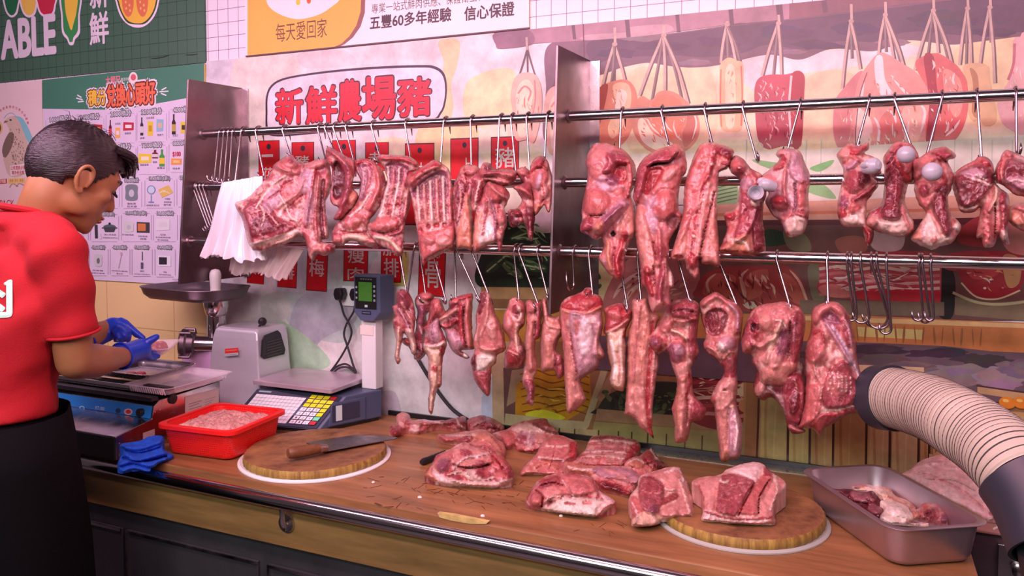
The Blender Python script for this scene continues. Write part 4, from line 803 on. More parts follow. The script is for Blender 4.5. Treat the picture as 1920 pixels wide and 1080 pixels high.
def flesh(name, label, cat, group, out, feats, z=None, T=0.03, pal='lean', row='u', dy=0.0, turn=0.4, rag=1.2, res=2.7, rim=None, lie=None, lump=1.0, zc=0.8905, back=0.8, mt=None, parent=None, under=None, fib=(.035, .011)):
    SEED[0] += 1; sd = SEED[0]*3.7
    if z is None: z = (0, 0, 1)
    if len(z) == 2: z = (z[0], z[1], 4)
    Z = lambda q: np.array([(z[0]+x/z[2], z[1]+y/z[2]) for x, y in q], float)
    Q = crom(Z(out), 3.2)
    nn = np.column_stack([Q*.09, np.full(len(Q), sd)])
    Q = Q+rag*np.column_stack([fbm(nn, 3, .7), fbm(nn+31.7, 3, .7)])*1.6
    lo, hi = Q.min(0), Q.max(0)
    gx, gy = np.meshgrid(np.arange(lo[0], hi[0], res), np.arange(lo[1], hi[1], res*.866))
    gx[1::2] += res/2; G = np.column_stack([gx.ravel(), gy.ravel()]); G = G+np.random.default_rng(SEED[0]).normal(0, res*.12, G.shape)
    G = G[in_poly(G, Q)]; G = G[inside_dist(G, Q) > res*.6]
    allp = np.vstack([Q, G]); nb = len(Q)
    r = delaunay_2d_cdt([Vector(p) for p in allp], [(i, (i+1) % nb) for i in range(nb)], [], 1, 1e-4)
    P = np.array([tuple(v) for v in r[0]]); tris = np.array([f for f in r[2]], int)
    D = inside_dist(P, Q)
    eset = {}
    for t in tris:
        for a, b_ in ((t[0], t[1]), (t[1], t[2]), (t[2], t[0])):
            k = (min(a, b_), max(a, b_)); eset[k] = eset.get(k, 0)+1
    bnd = set(i for k, c in eset.items() if c == 1 for i in k)
    # plane of the piece
    c = Q.mean(0)
    if lie is not None:
        a3 = at_z(z[0]+lie[0][0]/z[2], z[1]+lie[0][1]/z[2], zc); b3 = at_z(z[0]+lie[1][0]/z[2], z[1]+lie[1][1]/z[2], zc)
        e1 = b3-a3; e1 /= np.linalg.norm(e1); bk = np.array([-e1[1], e1[0], 0]); th = R(lie[2]); n = np.array([0, 0, 1.0])*math.cos(th)-bk*math.sin(th); O = a3
    else:
        if row == 'u': O = at_y(c[0], c[1], -0.235-dy); O = at_y(c[0], c[1], -0.235-.23*max(0, 1.70-O[2])-dy); lean = .23
        elif row == 'l': O = at_y(c[0], c[1], -0.268-dy); lean = 0.05
        else: O = np.array(row[0], float); lean = row[1]
        az = math.atan2(CAM[0]-O[0], -(CAM[1]-O[1]))*turn
        n = np.array([math.sin(az), -math.cos(az), lean]); n /= np.linalg.norm(n)
    W = at_planes(P, O, n); s = np.linalg.norm(O-CAM)/F
    rimw = (rim if rim is not None else T*1.15)/s; rimw = min(rimw, max(D.max(), 1.0))
    q = np.clip(D/rimw, 0, 1); h = T*np.sqrt(np.maximum(0, 1-(1-q)**2))
    if lie is not None:
        vv = (W-O)@bk; vv = (vv-vv.min())/(np.ptp(vv)+1e-9); h = h*(1-.72*vv)
    mk = sstep(0, 6, D)
    if lie is not None: mk = mk*(1-.5*vv)
    n3 = np.column_stack([P[:, 0]*fib[0], P[:, 1]*fib[1], np.full(len(P), sd)]); iso = np.column_stack([P*.035, np.full(len(P), sd+9)]); fine = np.column_stack([P*.11, np.full(len(P), sd+4)])
    hf = h+mk*lump*(0.006*fbm(iso, 3)+0.0035*fbm(n3*2.2, 3)+0.0016*fbm(fine, 2))
    amp = 1.3 if lie is None else 1.1
    A, B, Mc, am = PAL[pal]; A, B, Mc = np.array(C[A]), np.array(C[B]), np.array(C[Mc])
    m1 = sstep(-.35, .35, fbm(n3*2.0+5, 4, .6))[:, None]; col = A*(1-m1)+B*m1
    rg_ = 1-np.abs(fbm(n3*1.7+iso*.4+17, 4, .6))*3.2; m2 = (sstep(.45, .95, rg_)*am)[:, None]; col = col*(1-m2)+Mc*m2
    if pal not in ('sheet', 'pale', 'liver'):
        wp = iso*1.9+np.column_stack([fbm(iso*1.3+3, 2), fbm(iso*1.3+11, 2), 0*D])*.5; wp[:, 1] *= .7
        pn = fbm(wp+40, 4, .6); k1 = (sstep(.10, .34, pn)*.50)[:, None]; k2 = (sstep(.14, .36, -pn)*.48)[:, None]
        col = col*(1-k1)+np.array(C['dark' if pal in ('lean', 'dark', 'rib') else 'lean'])*k1; col = col*(1-k2)+np.array(C['fat'])*k2
        hf = hf+mk*.0030*np.clip(-pn*3, -1, 1)
    edge_n = fbm(np.column_stack([P*.16, np.full(len(P), sd+2)]), 3, .65)
    sp_ = fbm(np.column_stack([P*.3, np.full(len(P), sd+21)]), 2)
    for ft in feats:
        k = ft[0]
        if k == 'L':
            _, x, y, rx, ry, an, hh, cc = ft; x, y = z[0]+x/z[2], z[1]+y/z[2]; rx /= z[2]; ry /= z[2]; ca, sa = math.cos(R(an)), math.sin(R(an))
            d = P-(x, y); u_ = (d[:, 0]*ca+d[:, 1]*sa)/rx; v_ = (-d[:, 0]*sa+d[:, 1]*ca)/ry; rr = np.sqrt(u_*u_+v_*v_)
            hh *= amp
            hf = hf+hh*mk*np.sqrt(np.clip(1-rr*rr, 0, 1))*sstep(1.0, .75, rr) if hh < 0 else hf+hh*mk*np.sqrt(np.clip(1-rr*rr, 0, 1)); mm = sstep(1.05, .85, rr+edge_n*.35)
        elif k == 'S':
            _, pts, w_, hh, cc = ft; w_ /= z[2]; d = line_dist(P, crom(Z(pts), 4, False) if len(pts) > 2 else Z(pts)); rr = d/(w_/2)
            hh *= amp*1.15
            hf = hf+hh*mk*(1-np.clip(rr, 0, 1)**2)**1.2; mm = sstep(1.1, .7, rr+edge_n*.5)
        else:
            _, pts, hh, cc = ft; pq = crom(Z(pts), 4); di = inside_dist(P, pq); sg = np.where(in_poly(P, pq), di, -di)
            hf = hf+hh*amp*mk*sstep(-1, 5, sg); mm = sstep(-1.2, 1.2, sg+edge_n*2.5)
        if cc is not None:
            cc = C[cc] if isinstance(cc, str) else own(*cc); tone = 1+.16*m1+.10*sp_[:, None]-.1
            mm = (mm*.90)[:, None]; col = col*(1-mm)+np.array(cc)*tone*mm
    if lie is not None and pal not in ('sheet', 'offal', 'liver', 'pale'): col = col*np.array([.95, .84, .86])
    col = np.clip(col*(1+.10*sp_[:, None]), .004, .92)
    vd = CAM-W; vd /= np.linalg.norm(vd, axis=1)[:, None]; vd = vd/np.maximum(.55, vd@n)[:, None]
    Fp = W+vd*hf[:, None]
    nv = len(P); inner = [i for i in range(nv) if i not in bnd]
    if lie is not None:
        Fp[:, 2] = np.maximum(Fp[:, 2], zc+.0012)
        if under is None: Bp = W.copy(); Bp[:, 2] = zc
        else: Bp = Fp.copy(); Bp[:, 2] = np.maximum(zc, Fp[:, 2]-under)
        idx = {i: nv+i for i in range(nv)}; verts = np.vstack([Fp, Bp]); colv = np.vstack([col, col*.92])
    else:
        Bp = W-n*(h*back)[:, None]
        Fp[list(bnd)] = W[list(bnd)]
        idx = {}; ext = []
        for i in range(nv):
            if i in bnd: idx[i] = i
            else: idx[i] = nv+len(ext); ext.append(i)
        verts = np.vstack([Fp, Bp[ext]]) if ext else Fp; colv = np.vstack([col, col[ext]*.9]) if ext else col
    # face winding so that fronts look along n
    t0 = tris[0]; sgn = np.dot(np.cross(W[t0[1]]-W[t0[0]], W[t0[2]]-W[t0[0]]), n)
    ft_ = tris if sgn > 0 else tris[:, ::-1]
    faces = [tuple(t) for t in ft_]+[tuple(idx[i] for i in reversed(t)) for t in ft_]
    if lie is not None:
        for t in ft_:
            for a, b_ in ((t[0], t[1]), (t[1], t[2]), (t[2], t[0])):
                if eset[(min(a, b_), max(a, b_))] == 1: faces.append((b_, a, idx[a], idx[b_]))
    base = np.array([(verts[:, 0].min()+verts[:, 0].max())/2, (verts[:, 1].min()+verts[:, 1].max())/2, verts[:, 2].min()])
    if parent is not None: base = np.array(world_loc(parent))
    me = bpy.data.meshes.new(name); me.from_pydata([tuple(p) for p in verts-base], [], faces); me.update(); me.materials.append(mt or M_meat)
    ca_ = me.color_attributes.new('Col', 'FLOAT_COLOR', 'POINT'); ca_.data.foreach_set('color', np.column_stack([colv, np.ones(len(colv))]).ravel())
    me.polygons.foreach_set('use_smooth', [True]*len(me.polygons))
    if lie is not None: me.set_sharp_from_angle(angle=R(60))
    o = bpy.data.objects.new(name, me); COL.objects.link(o)
    if parent is not None: o.parent = parent
    else:
        o.location = base; tag(o, label, cat, group)
    o['_n'] = (float(n[0]), float(n[1]), float(n[2])); del o['_n']
    return o
def hang(name, label, short, out, feats, hooks=(), rail=None, **kw):
    grp = 'pork cuts hanging from the upper rail' if kw.get('row', 'u') == 'u' else 'pork cuts hanging from the lower rail'
    o = flesh(name, label, 'meat', grp, out, feats, **kw)
    for i, (tx, b_) in enumerate(hooks):
        lab = 'steel S-hook holding the '+short if len(hooks) == 1 else '%s S-hook holding the %s' % (('left', 'right')[i], short)
        hook(kw.get('row', 'u'), tx, (b_[0], b_[1]+11), lab, J=.011, tip=.010, curl=(70, 110, 80, 95)[NH[0] % 4], back=kw.get('hb', .03) if False else .03+kw.get('dy', 0)*.8)
    return o
# ------------------------------------------------------------------ cuts on the upper rail, left bay (photo coordinates, four per pixel, from each corner)
zA, zB, zC, zD, zE, zG, zH, zI, zJ, zK, zL = (360, 200), (720, 200), (700, 450), (1040, 240), (1440, 240), (1040, 500), (1440, 500), (960, 780), (1440, 780), (1180, 660), (700, 650)
hang('rib_slab', 'big marbled shoulder and rib slab hanging next to the white bags, leftmost cut', 'big rib slab beside the white bags',
 [(610, 440), (660, 400), (740, 358), (790, 405), (860, 420), (930, 395), (1005, 390), (1040, 470), (1045, 560), (1030, 640), (1000, 700), (1005, 800), (1020, 900), (1020, 980), (970, 1000), (1010, 1020), (1070, 1030), (1065, 1090), (1000, 1118), (935, 1105), (905, 1165), (870, 1100), (850, 1010), (800, 970), (720, 1020), (600, 1065), (480, 1082), (430, 1040), (400, 930), (370, 830), (320, 730), (400, 690), (490, 610), (590, 490)],
 [('L', 700, 430, 90, 60, 10, .014, 'pink'), ('S', [(640, 440), (700, 490), (790, 490)], 50, .008, 'rose'), ('L', 745, 385, 22, 40, 20, .008, 'lean'), ('L', 930, 430, 80, 40, -10, .012, 'rose'),
  ('P', [(380, 770), (480, 700), (560, 720), (640, 820), (700, 850), (780, 900), (700, 960), (560, 1010), (450, 1030), (410, 900)], .012, 'lean'), ('P', [(440, 860), (560, 800), (640, 850), (690, 900), (560, 960), (440, 980)], .002, 'dark'),
  ('L', 600, 700, 60, 110, 25, .006, 'memb'), ('L', 750, 650, 70, 90, -20, .006, 'rose'), ('L', 860, 560, 60, 100, 15, .008, 'memb'),
  ('S', [(420, 690), (520, 660), (600, 600), (680, 540)], 22, -.005, 'fatp'), ('S', [(480, 760), (560, 640), (640, 560), (700, 520)], 18, .005, 'fat'), ('S', [(560, 700), (650, 640), (700, 580), (760, 560)], 16, -.005, 'red'), ('S', [(640, 760), (720, 700), (800, 640), (840, 540)], 18, .006, 'fatp'),
  ('S', [(690, 790), (760, 720), (830, 660)], 14, -.005, 'blood'), ('S', [(500, 720), (540, 800), (520, 900)], 12, -.004, 'fat'), ('S', [(660, 660), (700, 740), (740, 830), (800, 860)], 14, .005, 'fat'), ('S', [(440, 800), (520, 780), (600, 830), (650, 900)], 10, .003, 'fatp'),
  ('S', [(920, 480), (900, 620), (870, 760), (850, 900)], 26, .009, 'red'), ('L', 880, 760, 38, 150, 6, .006, 'memb'), ('S', [(950, 520), (935, 700), (925, 860), (940, 1000)], 24, .010, 'pink'), ('S', [(985, 560), (975, 700), (970, 860), (985, 980)], 40, -.008, 'dark'),
  ('S', [(430, 1040), (560, 1010), (680, 970), (790, 930)], 36, .004, 'fat'), ('S', [(600, 1030), (700, 1000), (790, 950)], 14, .003, 'cream'), ('L', 930, 1080, 60, 40, 0, .008, 'rose'), ('L', 1030, 1060, 36, 36, 0, .010, 'red')],
 [(487, (495, 318)), (537, (546, 284))], z=zA, T=.030, pal='rib', rim=.02, dy=.002)
hang('rib_rack', 'curled rib piece with an upright bone arching over, right of the big slab', 'curled rib piece',
 [(1015, 300), (1085, 330), (1150, 368), (1212, 400), (1226, 480), (1205, 600), (1246, 660), (1220, 740), (1160, 800), (1110, 850), (1062, 840), (1100, 760), (1062, 740), (1035, 690), (1042, 600), (1052, 480), (1002, 390)],
 [('P', [(1060, 430), (1110, 420), (1150, 520), (1140, 640), (1080, 700), (1050, 620)], -.012, 'deep'), ('S', [(1040, 330), (1120, 400), (1170, 500), (1165, 640), (1110, 760), (1080, 830)], 62, .014, 'lean'), ('S', [(1060, 345), (1140, 420), (1190, 500), (1185, 620)], 20, .006, 'pink'), ('S', [(1150, 430), (1175, 520), (1160, 650)], 14, .004, 'purp'), ('L', 1215, 680, 34, 60, 20, .01, 'peach'), ('S', [(1040, 400), (1050, 470), (1045, 560)], 20, .008, 'red')],
 [(603, (611, 290))], z=zA, T=.022, pal='lean', dy=.02)
hang('rib_rack', 'rib piece with dark hollow and fatty lower edge, behind the bone arch', 'rib piece with a fatty lower edge',
 [(1215, 410), (1300, 388), (1370, 420), (1440, 490), (1452, 620), (1400, 760), (1330, 860), (1330, 940), (1400, 1000), (1392, 1062), (1300, 1042), (1200, 1005), (1120, 1045), (1060, 1020), (1052, 960), (1080, 880), (1160, 800), (1240, 690), (1262, 560), (1228, 480)],
 [('P', [(1240, 450), (1330, 430), (1350, 520), (1300, 680), (1250, 700), (1270, 560)], -.008, 'purp'), ('S', [(1270, 440), (1290, 540), (1260, 680)], 16, .004, 'memb'), ('S', [(1310, 430), (1330, 520), (1300, 660)], 14, .004, 'rose'), ('S', [(1230, 420), (1300, 400), (1380, 440)], 30, .008, 'red'), ('S', [(1380, 450), (1400, 600), (1330, 760)], 50, .010, 'pink'), ('L', 1200, 860, 80, 60, -20, .012, 'pink'),
  ('S', [(1130, 940), (1220, 950), (1310, 940)], 24, -.006, 'blood'), ('L', 1230, 985, 100, 30, 5, .01, 'cream'), ('L', 1340, 1010, 50, 24, 0, .008, 'rose'), ('L', 1090, 990, 34, 36, 0, .01, 'rose'), ('S', [(1180, 820), (1260, 760), (1340, 640)], 14, .004, 'fat')],
 [(632, (643, 281)), (616, (626, 270))], z=zA, T=.022, pal='rib')
hang('rib_rack', 'ribbed rack with a red cut top edge, fourth cut from the left', 'fourth rack from the left',
 [(1392, 384), (1430, 360), (1520, 364), (1620, 370), (1692, 420), (1690, 482), (1622, 502), (1642, 640), (1640, 740), (1602, 850), (1590, 980), (1585, 1080), (1558, 1122), (1480, 1075), (1400, 1030), (1330, 960), (1318, 880), (1380, 830), (1440, 640), (1462, 560), (1442, 470)],
 [('P', [(1450, 430), (1560, 420), (1630, 470), (1600, 560), (1480, 560)], -.010, 'purp'), ('S', [(1400, 385), (1500, 385), (1600, 395), (1680, 430)], 46, .013, 'red'), ('S', [(1420, 372), (1520, 378), (1620, 390)], 14, .004, 'pink')]+
 [('S', [(1470+k*42, 450+k*8), (1470+k*40, 560), (1440+k*42, 700), (1410+k*46, 820)], 15, .005, ('fat', 'rose', 'fat', 'rose', 'fatp')[k]) for k in range(5)]+[('S', [(1492+k*42, 450+k*8), (1490+k*40, 560), (1462+k*42, 690)], 10, -.004, 'purp') for k in range(3)]+
 [('L', 1470, 740, 26, 14, 0, -.004, 'blood'), ('L', 1545, 740, 28, 14, 10, -.004, 'blood'), ('L', 1440, 880, 110, 60, -10, .012, 'pink'), ('S', [(1340, 930), (1440, 950), (1530, 930), (1600, 850)], 22, -.006, 'blood'), ('S', [(1370, 980), (1470, 1000), (1560, 1080)], 34, .006, 'cream'), ('S', [(1480, 960), (1560, 940), (1590, 900)], 30, .006, 'lean')],
 [(655, (664, 292)), (703, (714, 287))], z=zA, T=.022, pal='rib', dy=.008)
hang('rib_rack', 'wide rack showing pale rib bones under a rolled red top, middle of the left bay', 'wide pale rib rack',
 [(165, 545), (220, 490), (300, 440), (385, 398), (440, 430), (492, 482), (510, 620), (515, 760), (536, 900), (526, 1050), (480, 1085), (400, 1120), (320, 1165), (290, 1196), (268, 1090), (250, 960), (225, 800), (195, 640)],
 [('P', [(210, 620), (300, 540), (420, 470), (490, 520), (500, 640), (420, 700), (300, 700), (220, 680)], -.010, 'purp'), ('P', [(260, 560), (400, 490), (470, 540), (400, 600), (300, 640)], -.004, (112, 60, 74)), ('S', [(185, 575), (240, 510), (330, 455), (410, 430)], 66, .015, 'red'), ('S', [(190, 590), (260, 520), (350, 470), (410, 450)], 18, .005, 'fatp'), ('L', 200, 560, 40, 44, 0, .01, 'pink')]+
 [('S', [(250+k*48, 600-k*18), (256+k*48, 720), (270+k*46, 860)], 22, .006, ('fat', 'fatp', 'fat', 'fatp', 'fat', 'rose')[k]) for k in range(6)]+[('S', [(274+k*48, 610-k*18), (282+k*46, 740), (294+k*44, 860)], 9, -.004, ('purp', 'lean')[k % 2]) for k in range(5)]+
 [('L', 430, 755, 12, 12, 0, -.004, 'red'), ('L', 275, 930, 20, 26, 0, -.006, 'red'), ('L', 330, 900, 20, 22, 0, -.006, 'blood'), ('L', 395, 890, 26, 22, 0, -.006, 'red'), ('L', 455, 890, 22, 24, 0, -.006, 'blood'), ('P', [(255, 960), (400, 930), (520, 900), (525, 1040), (400, 1100), (300, 1150)], .008, 'pink'), ('L', 340, 1000, 50, 40, 0, .008, 'rose'), ('L', 450, 1010, 60, 44, 0, .007, 'fatp'), ('S', [(300, 1160), (400, 1105), (500, 1060)], 26, -.004, 'red'), ('S', [(330, 1140), (430, 1090), (510, 1045)], 9, .003, 'cream')],
 [(766, (771, 292)), (838, (826, 300))], z=zB, T=.024, pal='rib', dy=.012)
hang('pork_strip', 'dark streaky strip with a tongue of orange fat, right of the wide rack', 'strip with a tongue of fat',
 [(515, 640), (545, 530), (590, 444), (650, 434), (716, 460), (726, 540), (690, 620), (655, 690), (662, 800), (666, 1058), (600, 1064), (540, 1060), (530, 950), (515, 800)],
 [('P', [(610, 640), (640, 700), (660, 860), (664, 1050), (545, 1050), (560, 900), (595, 760)], .008, 'peach'), ('P', [(525, 640), (570, 540), (610, 600), (600, 720), (550, 900), (525, 800)], .004, 'dark'), ('L', 640, 480, 60, 36, 0, .012, 'rose'), ('L', 690, 560, 36, 60, 15, .010, 'lean'), ('S', [(560, 560), (575, 680), (548, 860)], 12, .003, 'fatp'), ('S', [(600, 470), (625, 560), (620, 640)], 20, -.006, 'blood')],
 [(888, (884, 305))], z=zB, T=.022, pal='lean')
hang('pork_strip', 'folded pink strip ending in a pale fibrous fan, right of the fat tongue', 'folded strip with the fibrous fan',
 [(738, 640), (752, 590), (790, 552), (820, 570), (900, 600), (940, 660), (920, 740), (900, 760), (925, 850), (905, 950), (892, 1000), (880, 1062), (862, 1090), (848, 1040), (835, 1022), (770, 1042), (690, 1090), (665, 1075), (672, 900), (690, 780)],
 [('L', 850, 640, 70, 80, 20, .016, 'pink'), ('S', [(790, 580), (850, 640), (930, 700)], 34, .010, 'rose'), ('P', [(740, 900), (800, 820), (836, 1010), (770, 1030), (720, 1020)], .006, 'pale'), ('P', [(690, 840), (740, 780), (720, 960), (680, 1070), (668, 1000)], .004, 'peach'), ('S', [(800, 700), (830, 820), (836, 1000)], 26, .006, 'purp'), ('S', [(770, 700), (760, 820), (740, 960)], 20, .005, 'lean'), ('L', 880, 830, 44, 60, 0, .012, 'rose'), ('S', [(860, 760), (850, 860), (880, 960)], 12, -.006, 'blood'), ('L', 870, 960, 26, 40, 0, .008, 'fatp')],
 [(942, (932, 312))], z=zB, T=.022, pal='rib', dy=.022)
hang('pork_trimming', 'crumpled red cut draped over its hook under the pig strip sign', 'crumpled red cut',
 [(660, 640), (690, 560), (738, 430), (790, 418), (830, 462), (900, 465), (990, 478), (1002, 522), (960, 580), (880, 600), (790, 560), (750, 620), (742, 700), (690, 790), (655, 760)],
 [('S', [(740, 510), (830, 490), (920, 500), (985, 520)], 60, .016, 'lean'), ('S', [(750, 540), (830, 550), (930, 570)], 24, .008, 'fatp'), ('L', 785, 450, 40, 30, 0, .012, 'dark'), ('L', 700, 640, 36, 90, 15, .010, 'lean'), ('S', [(715, 560), (690, 680), (680, 760)], 14, .004, 'fat'), ('L', 920, 520, 60, 24, 0, .006, 'rose')],
 [(963, (968, 313))], z=zB, T=.022, pal='lean', dy=.016)
hang('pork_trimming', 'dark ragged cut with a hanging tip, second from the middle plate', 'dark ragged cut',
 [(965, 600), (1040, 570), (990, 500), (1020, 458), (1080, 468), (1110, 530), (1122, 700), (1132, 860), (1110, 1000), (1085, 990), (1050, 880), (1000, 905), (940, 890), (930, 780), (1000, 760), (1030, 700), (1000, 640)],
 [('L', 1040, 490, 40, 30, 0, .01, 'rose'), ('L', 1060, 620, 60, 70, -20, .014, 'lean'), ('S', [(975, 605), (1040, 620), (1110, 680)], 30, .008, 'rose'), ('P', [(935, 790), (1010, 770), (1050, 860), (1000, 900), (945, 885)], .004, 'deep'), ('L', 1000, 800, 30, 24, 0, .010, 'blood'), ('L', 1025, 850, 16, 20, 0, .010, 'rose'), ('P', [(1060, 760), (1120, 760), (1128, 880), (1105, 985), (1080, 960)], .010, 'dark'), ('L', 1100, 960, 20, 34, 0, .008, 'rose')],
 [(992, (993, 310))], z=zB, T=.022, pal='lean')
hang('pork_trimming', 'pink pointed cut partly hidden behind the middle plate', 'pointed cut by the middle plate',
 [(1085, 490), (1120, 400), (1170, 368), (1222, 400), (1250, 470), (1264, 540), (1264, 680), (1240, 790), (1215, 770), (1196, 740), (1130, 820), (1120, 700), (1100, 600)],
 [('L', 1160, 410, 44, 50, 30, .014, 'lean'), ('S', [(1110, 480), (1160, 440), (1230, 470)], 26, .008, 'red'), ('L', 1170, 540, 60, 90, 20, .012, 'pink'), ('L', 1160, 560, 24, 90, 10, .004, 'memb'), ('L', 1205, 640, 36, 50, 0, .010, 'fatp'), ('S', [(1190, 600), (1200, 680), (1170, 740)], 12, -.006, 'red'), ('P', [(1130, 740), (1190, 720), (1170, 770), (1130, 815)], .006, 'peach')],
 [(1030, (1021, 292))], z=zB, T=.022, pal='rose')
# ------------------------------------------------------------------ upper rail, right bay
hang('pork_joint', 'boned leg cut with a purple membrane and small hole, first right of the middle plate', 'boned leg cut beside the middle plate',
 [(285, 130), (340, 112), (430, 125), (520, 165), (590, 245), (612, 310), (600, 430), (575, 500), (605, 620), (608, 790), (565, 860), (530, 960), (530, 1060), (515, 1110), (480, 1138), (430, 1110), (385, 1070), (335, 980), (365, 900), (350, 830), (305, 840), (240, 800), (190, 770), (205, 690), (200, 620), (230, 460), (245, 330), (230, 250)],
 [('L', 350, 270, 110, 130, 0, .014, 'rose'), ('P', [(380, 200), (440, 165), (540, 190), (580, 250), (540, 270), (460, 270), (430, 330), (350, 335), (390, 260)], .014, 'lean'), ('P', [(430, 300), (500, 262), (550, 290), (540, 400), (480, 420), (430, 370)], -.010, 'red'), ('S', [(560, 260), (575, 380), (555, 500)], 50, .012, 'pink'), ('S', [(540, 290), (560, 400)], 22, .004, 'fatp'),
  ('L', 390, 420, 90, 60, 10, .006, 'memb'), ('L', 430, 390, 60, 40, 0, .004, 'purp'), ('L', 310, 560, 110, 110, 20, .020, 'pink'), ('S', [(230, 660), (300, 655), (380, 640), (460, 560)], 14, -.010, 'blood'), ('S', [(330, 750), (400, 680), (470, 610), (510, 570)], 110, .024, 'memb'), ('S', [(350, 720), (420, 650), (490, 590)], 50, .004, 'purp'), ('L', 330, 740, 44, 54, 20, .010, 'peach'),
  ('L', 240, 730, 50, 70, 20, .012, 'lean'), ('P', [(560, 580), (600, 640), (600, 780), (540, 820), (480, 800), (500, 680)], .006, 'skin'), ('L', 440, 795, 24, 24, 0, -.02, (52, 20, 24)), ('S', [(520, 800), (500, 900), (470, 1000), (480, 1100)], 60, .010, 'red'), ('S', [(400, 860), (400, 960), (420, 1060)], 40, .008, 'peach'), ('S', [(450, 900), (440, 1000), (470, 1100)], 22, -.006, 'blood'), ('S', [(530, 860), (515, 980)], 20, .006, 'fatp')],  # the small hole is a dent with its shade painted dark
 [(1168, (1162, 268))], z=zD, T=.036, pal='shank', dy=.004)
hang('pork_joint', 'long leg cut with a dark flap and two dangling strands, second from the middle plate', 'long leg cut with dangling strands',
 [(655, 240), (740, 180), (830, 140), (925, 122), (970, 160), (985, 220), (995, 310), (955, 390), (930, 480), (930, 600), (955, 650), (940, 720), (870, 830), (855, 930), (860, 1040), (890, 1110), (892, 1185), (865, 1225), (868, 1330), (800, 1350), (740, 1385), (705, 1310), (690, 1220), (650, 1160), (640, 1000), (610, 860), (600, 700), (610, 600), (590, 520), (605, 400), (620, 310)],
 [('P', [(640, 280), (740, 195), (850, 145), (930, 180), (860, 260), (740, 270), (690, 360), (660, 480), (610, 590), (600, 480), (620, 350)], .020, 'lean'), ('P', [(690, 330), (760, 290), (820, 320), (760, 440), (690, 500), (660, 470)], -.010, 'red'), ('L', 915, 175, 60, 50, -20, .016, 'pink'), ('S', [(700, 290), (780, 265), (860, 250), (920, 190)], 20, -.008, 'deep'), ('P', [(840, 290), (930, 270), (960, 330), (900, 460), (800, 460), (760, 520), (720, 480), (800, 370)], .006, 'rose'), ('L', 860, 350, 70, 36, -40, .006, 'fatp'),
  ('L', 830, 580, 95, 120, 20, .020, 'pink'), ('L', 720, 560, 60, 40, -50, .004, 'memb'), ('L', 730, 700, 50, 100, -10, .006, 'memb'), ('P', [(610, 620), (660, 590), (700, 720), (740, 860), (760, 1000), (720, 1100), (650, 1060), (615, 860)], .012, 'skin'), ('L', 890, 700, 60, 60, -30, -.008, (120, 60, 66)), ('S', [(780, 760), (790, 880), (780, 1020)], 40, .008, 'rose'), ('S', [(740, 860), (760, 980)], 20, -.008, 'blood'),
  ('S', [(690, 1060), (700, 1160), (720, 1240)], 60, .010, 'red'), ('S', [(800, 900), (820, 1060), (790, 1200), (790, 1320)], 70, .012, 'lean'), ('S', [(830, 980), (840, 1100), (820, 1240)], 18, .005, 'fatp'), ('S', [(870, 1080), (880, 1180)], 30, .006, 'fat'), ('S', [(740, 1040), (750, 1180)], 16, -.008, 'blood'), ('L', 760, 1330, 50, 40, 0, .006, 'fatp')],
 [(1242, (1256, 268))], z=zD, T=.034, pal='shank', dy=.012)
hang('pork_loin', 'long bone-in loin slab with a red sawn spine line, third from the middle plate', 'long bone-in loin slab',
 [(1075, 150), (1110, 112), (1200, 110), (1300, 140), (1345, 170), (1330, 240), (1300, 300), (1240, 330), (1226, 420), (1220, 700), (1242, 1020), (1160, 1026), (1100, 1015), (1090, 980), (1085, 1060), (1060, 1130), (1020, 1100), (990, 1050), (970, 1000), (870, 980), (900, 860), (960, 650), (970, 460), (1000, 330), (1040, 220)],
 [('P', [(1080, 160), (1180, 130), (1180, 250), (1120, 400), (1060, 600), (1000, 760), (920, 900), (960, 640), (990, 400)], .006, 'pink'), ('P', [(1200, 120), (1300, 142), (1342, 172), (1325, 240), (1260, 220), (1200, 180)], .004, 'blood'), ('P', [(1240, 150), (1300, 150), (1320, 190), (1260, 200)], .002, 'dark'), ('S', [(1190, 170), (1170, 280), (1120, 420), (1070, 620), (1040, 780), (1020, 940)], 60, .006, 'rose'),
  ('S', [(1200, 160), (1190, 260), (1130, 400)], 40, .004, 'red'), ('S', [(1120, 420), (1090, 560), (1050, 700), (1035, 860), (1020, 960)], 26, -.003, 'red'), ('S', [(1110, 480), (1080, 600)], 12, .004, 'fatp'), ('S', [(1160, 420), (1120, 600), (1090, 780), (1070, 960)], 46, .006, 'fatp'), ('S', [(1200, 480), (1160, 640), (1120, 800), (1085, 970)], 16, -.012, 'blood'), ('P', [(1190, 560), (1222, 560), (1222, 760), (1238, 1010), (1100, 1010), (1130, 820)], .006, 'skin'), ('P', [(900, 860), (990, 760), (990, 940), (880, 970)], .003, 'skin')]+
 [('L', 1200-k*22, 180+k*90, 13, 11, 0, .003, ('memb', 'fat', 'fatp')[k % 3]) for k in range(9)]+[('L', 930, 965, 44, 16, 5, -.006, 'blood'), ('L', 1035, 1000, 40, 60, 0, .010, 'red'), ('S', [(1260, 260), (1300, 280), (1240, 320)], 30, .006, 'lean')],
 [(1322, (1337, 262))], z=zD, T=.030, pal='rose', rim=.014, dy=.010)
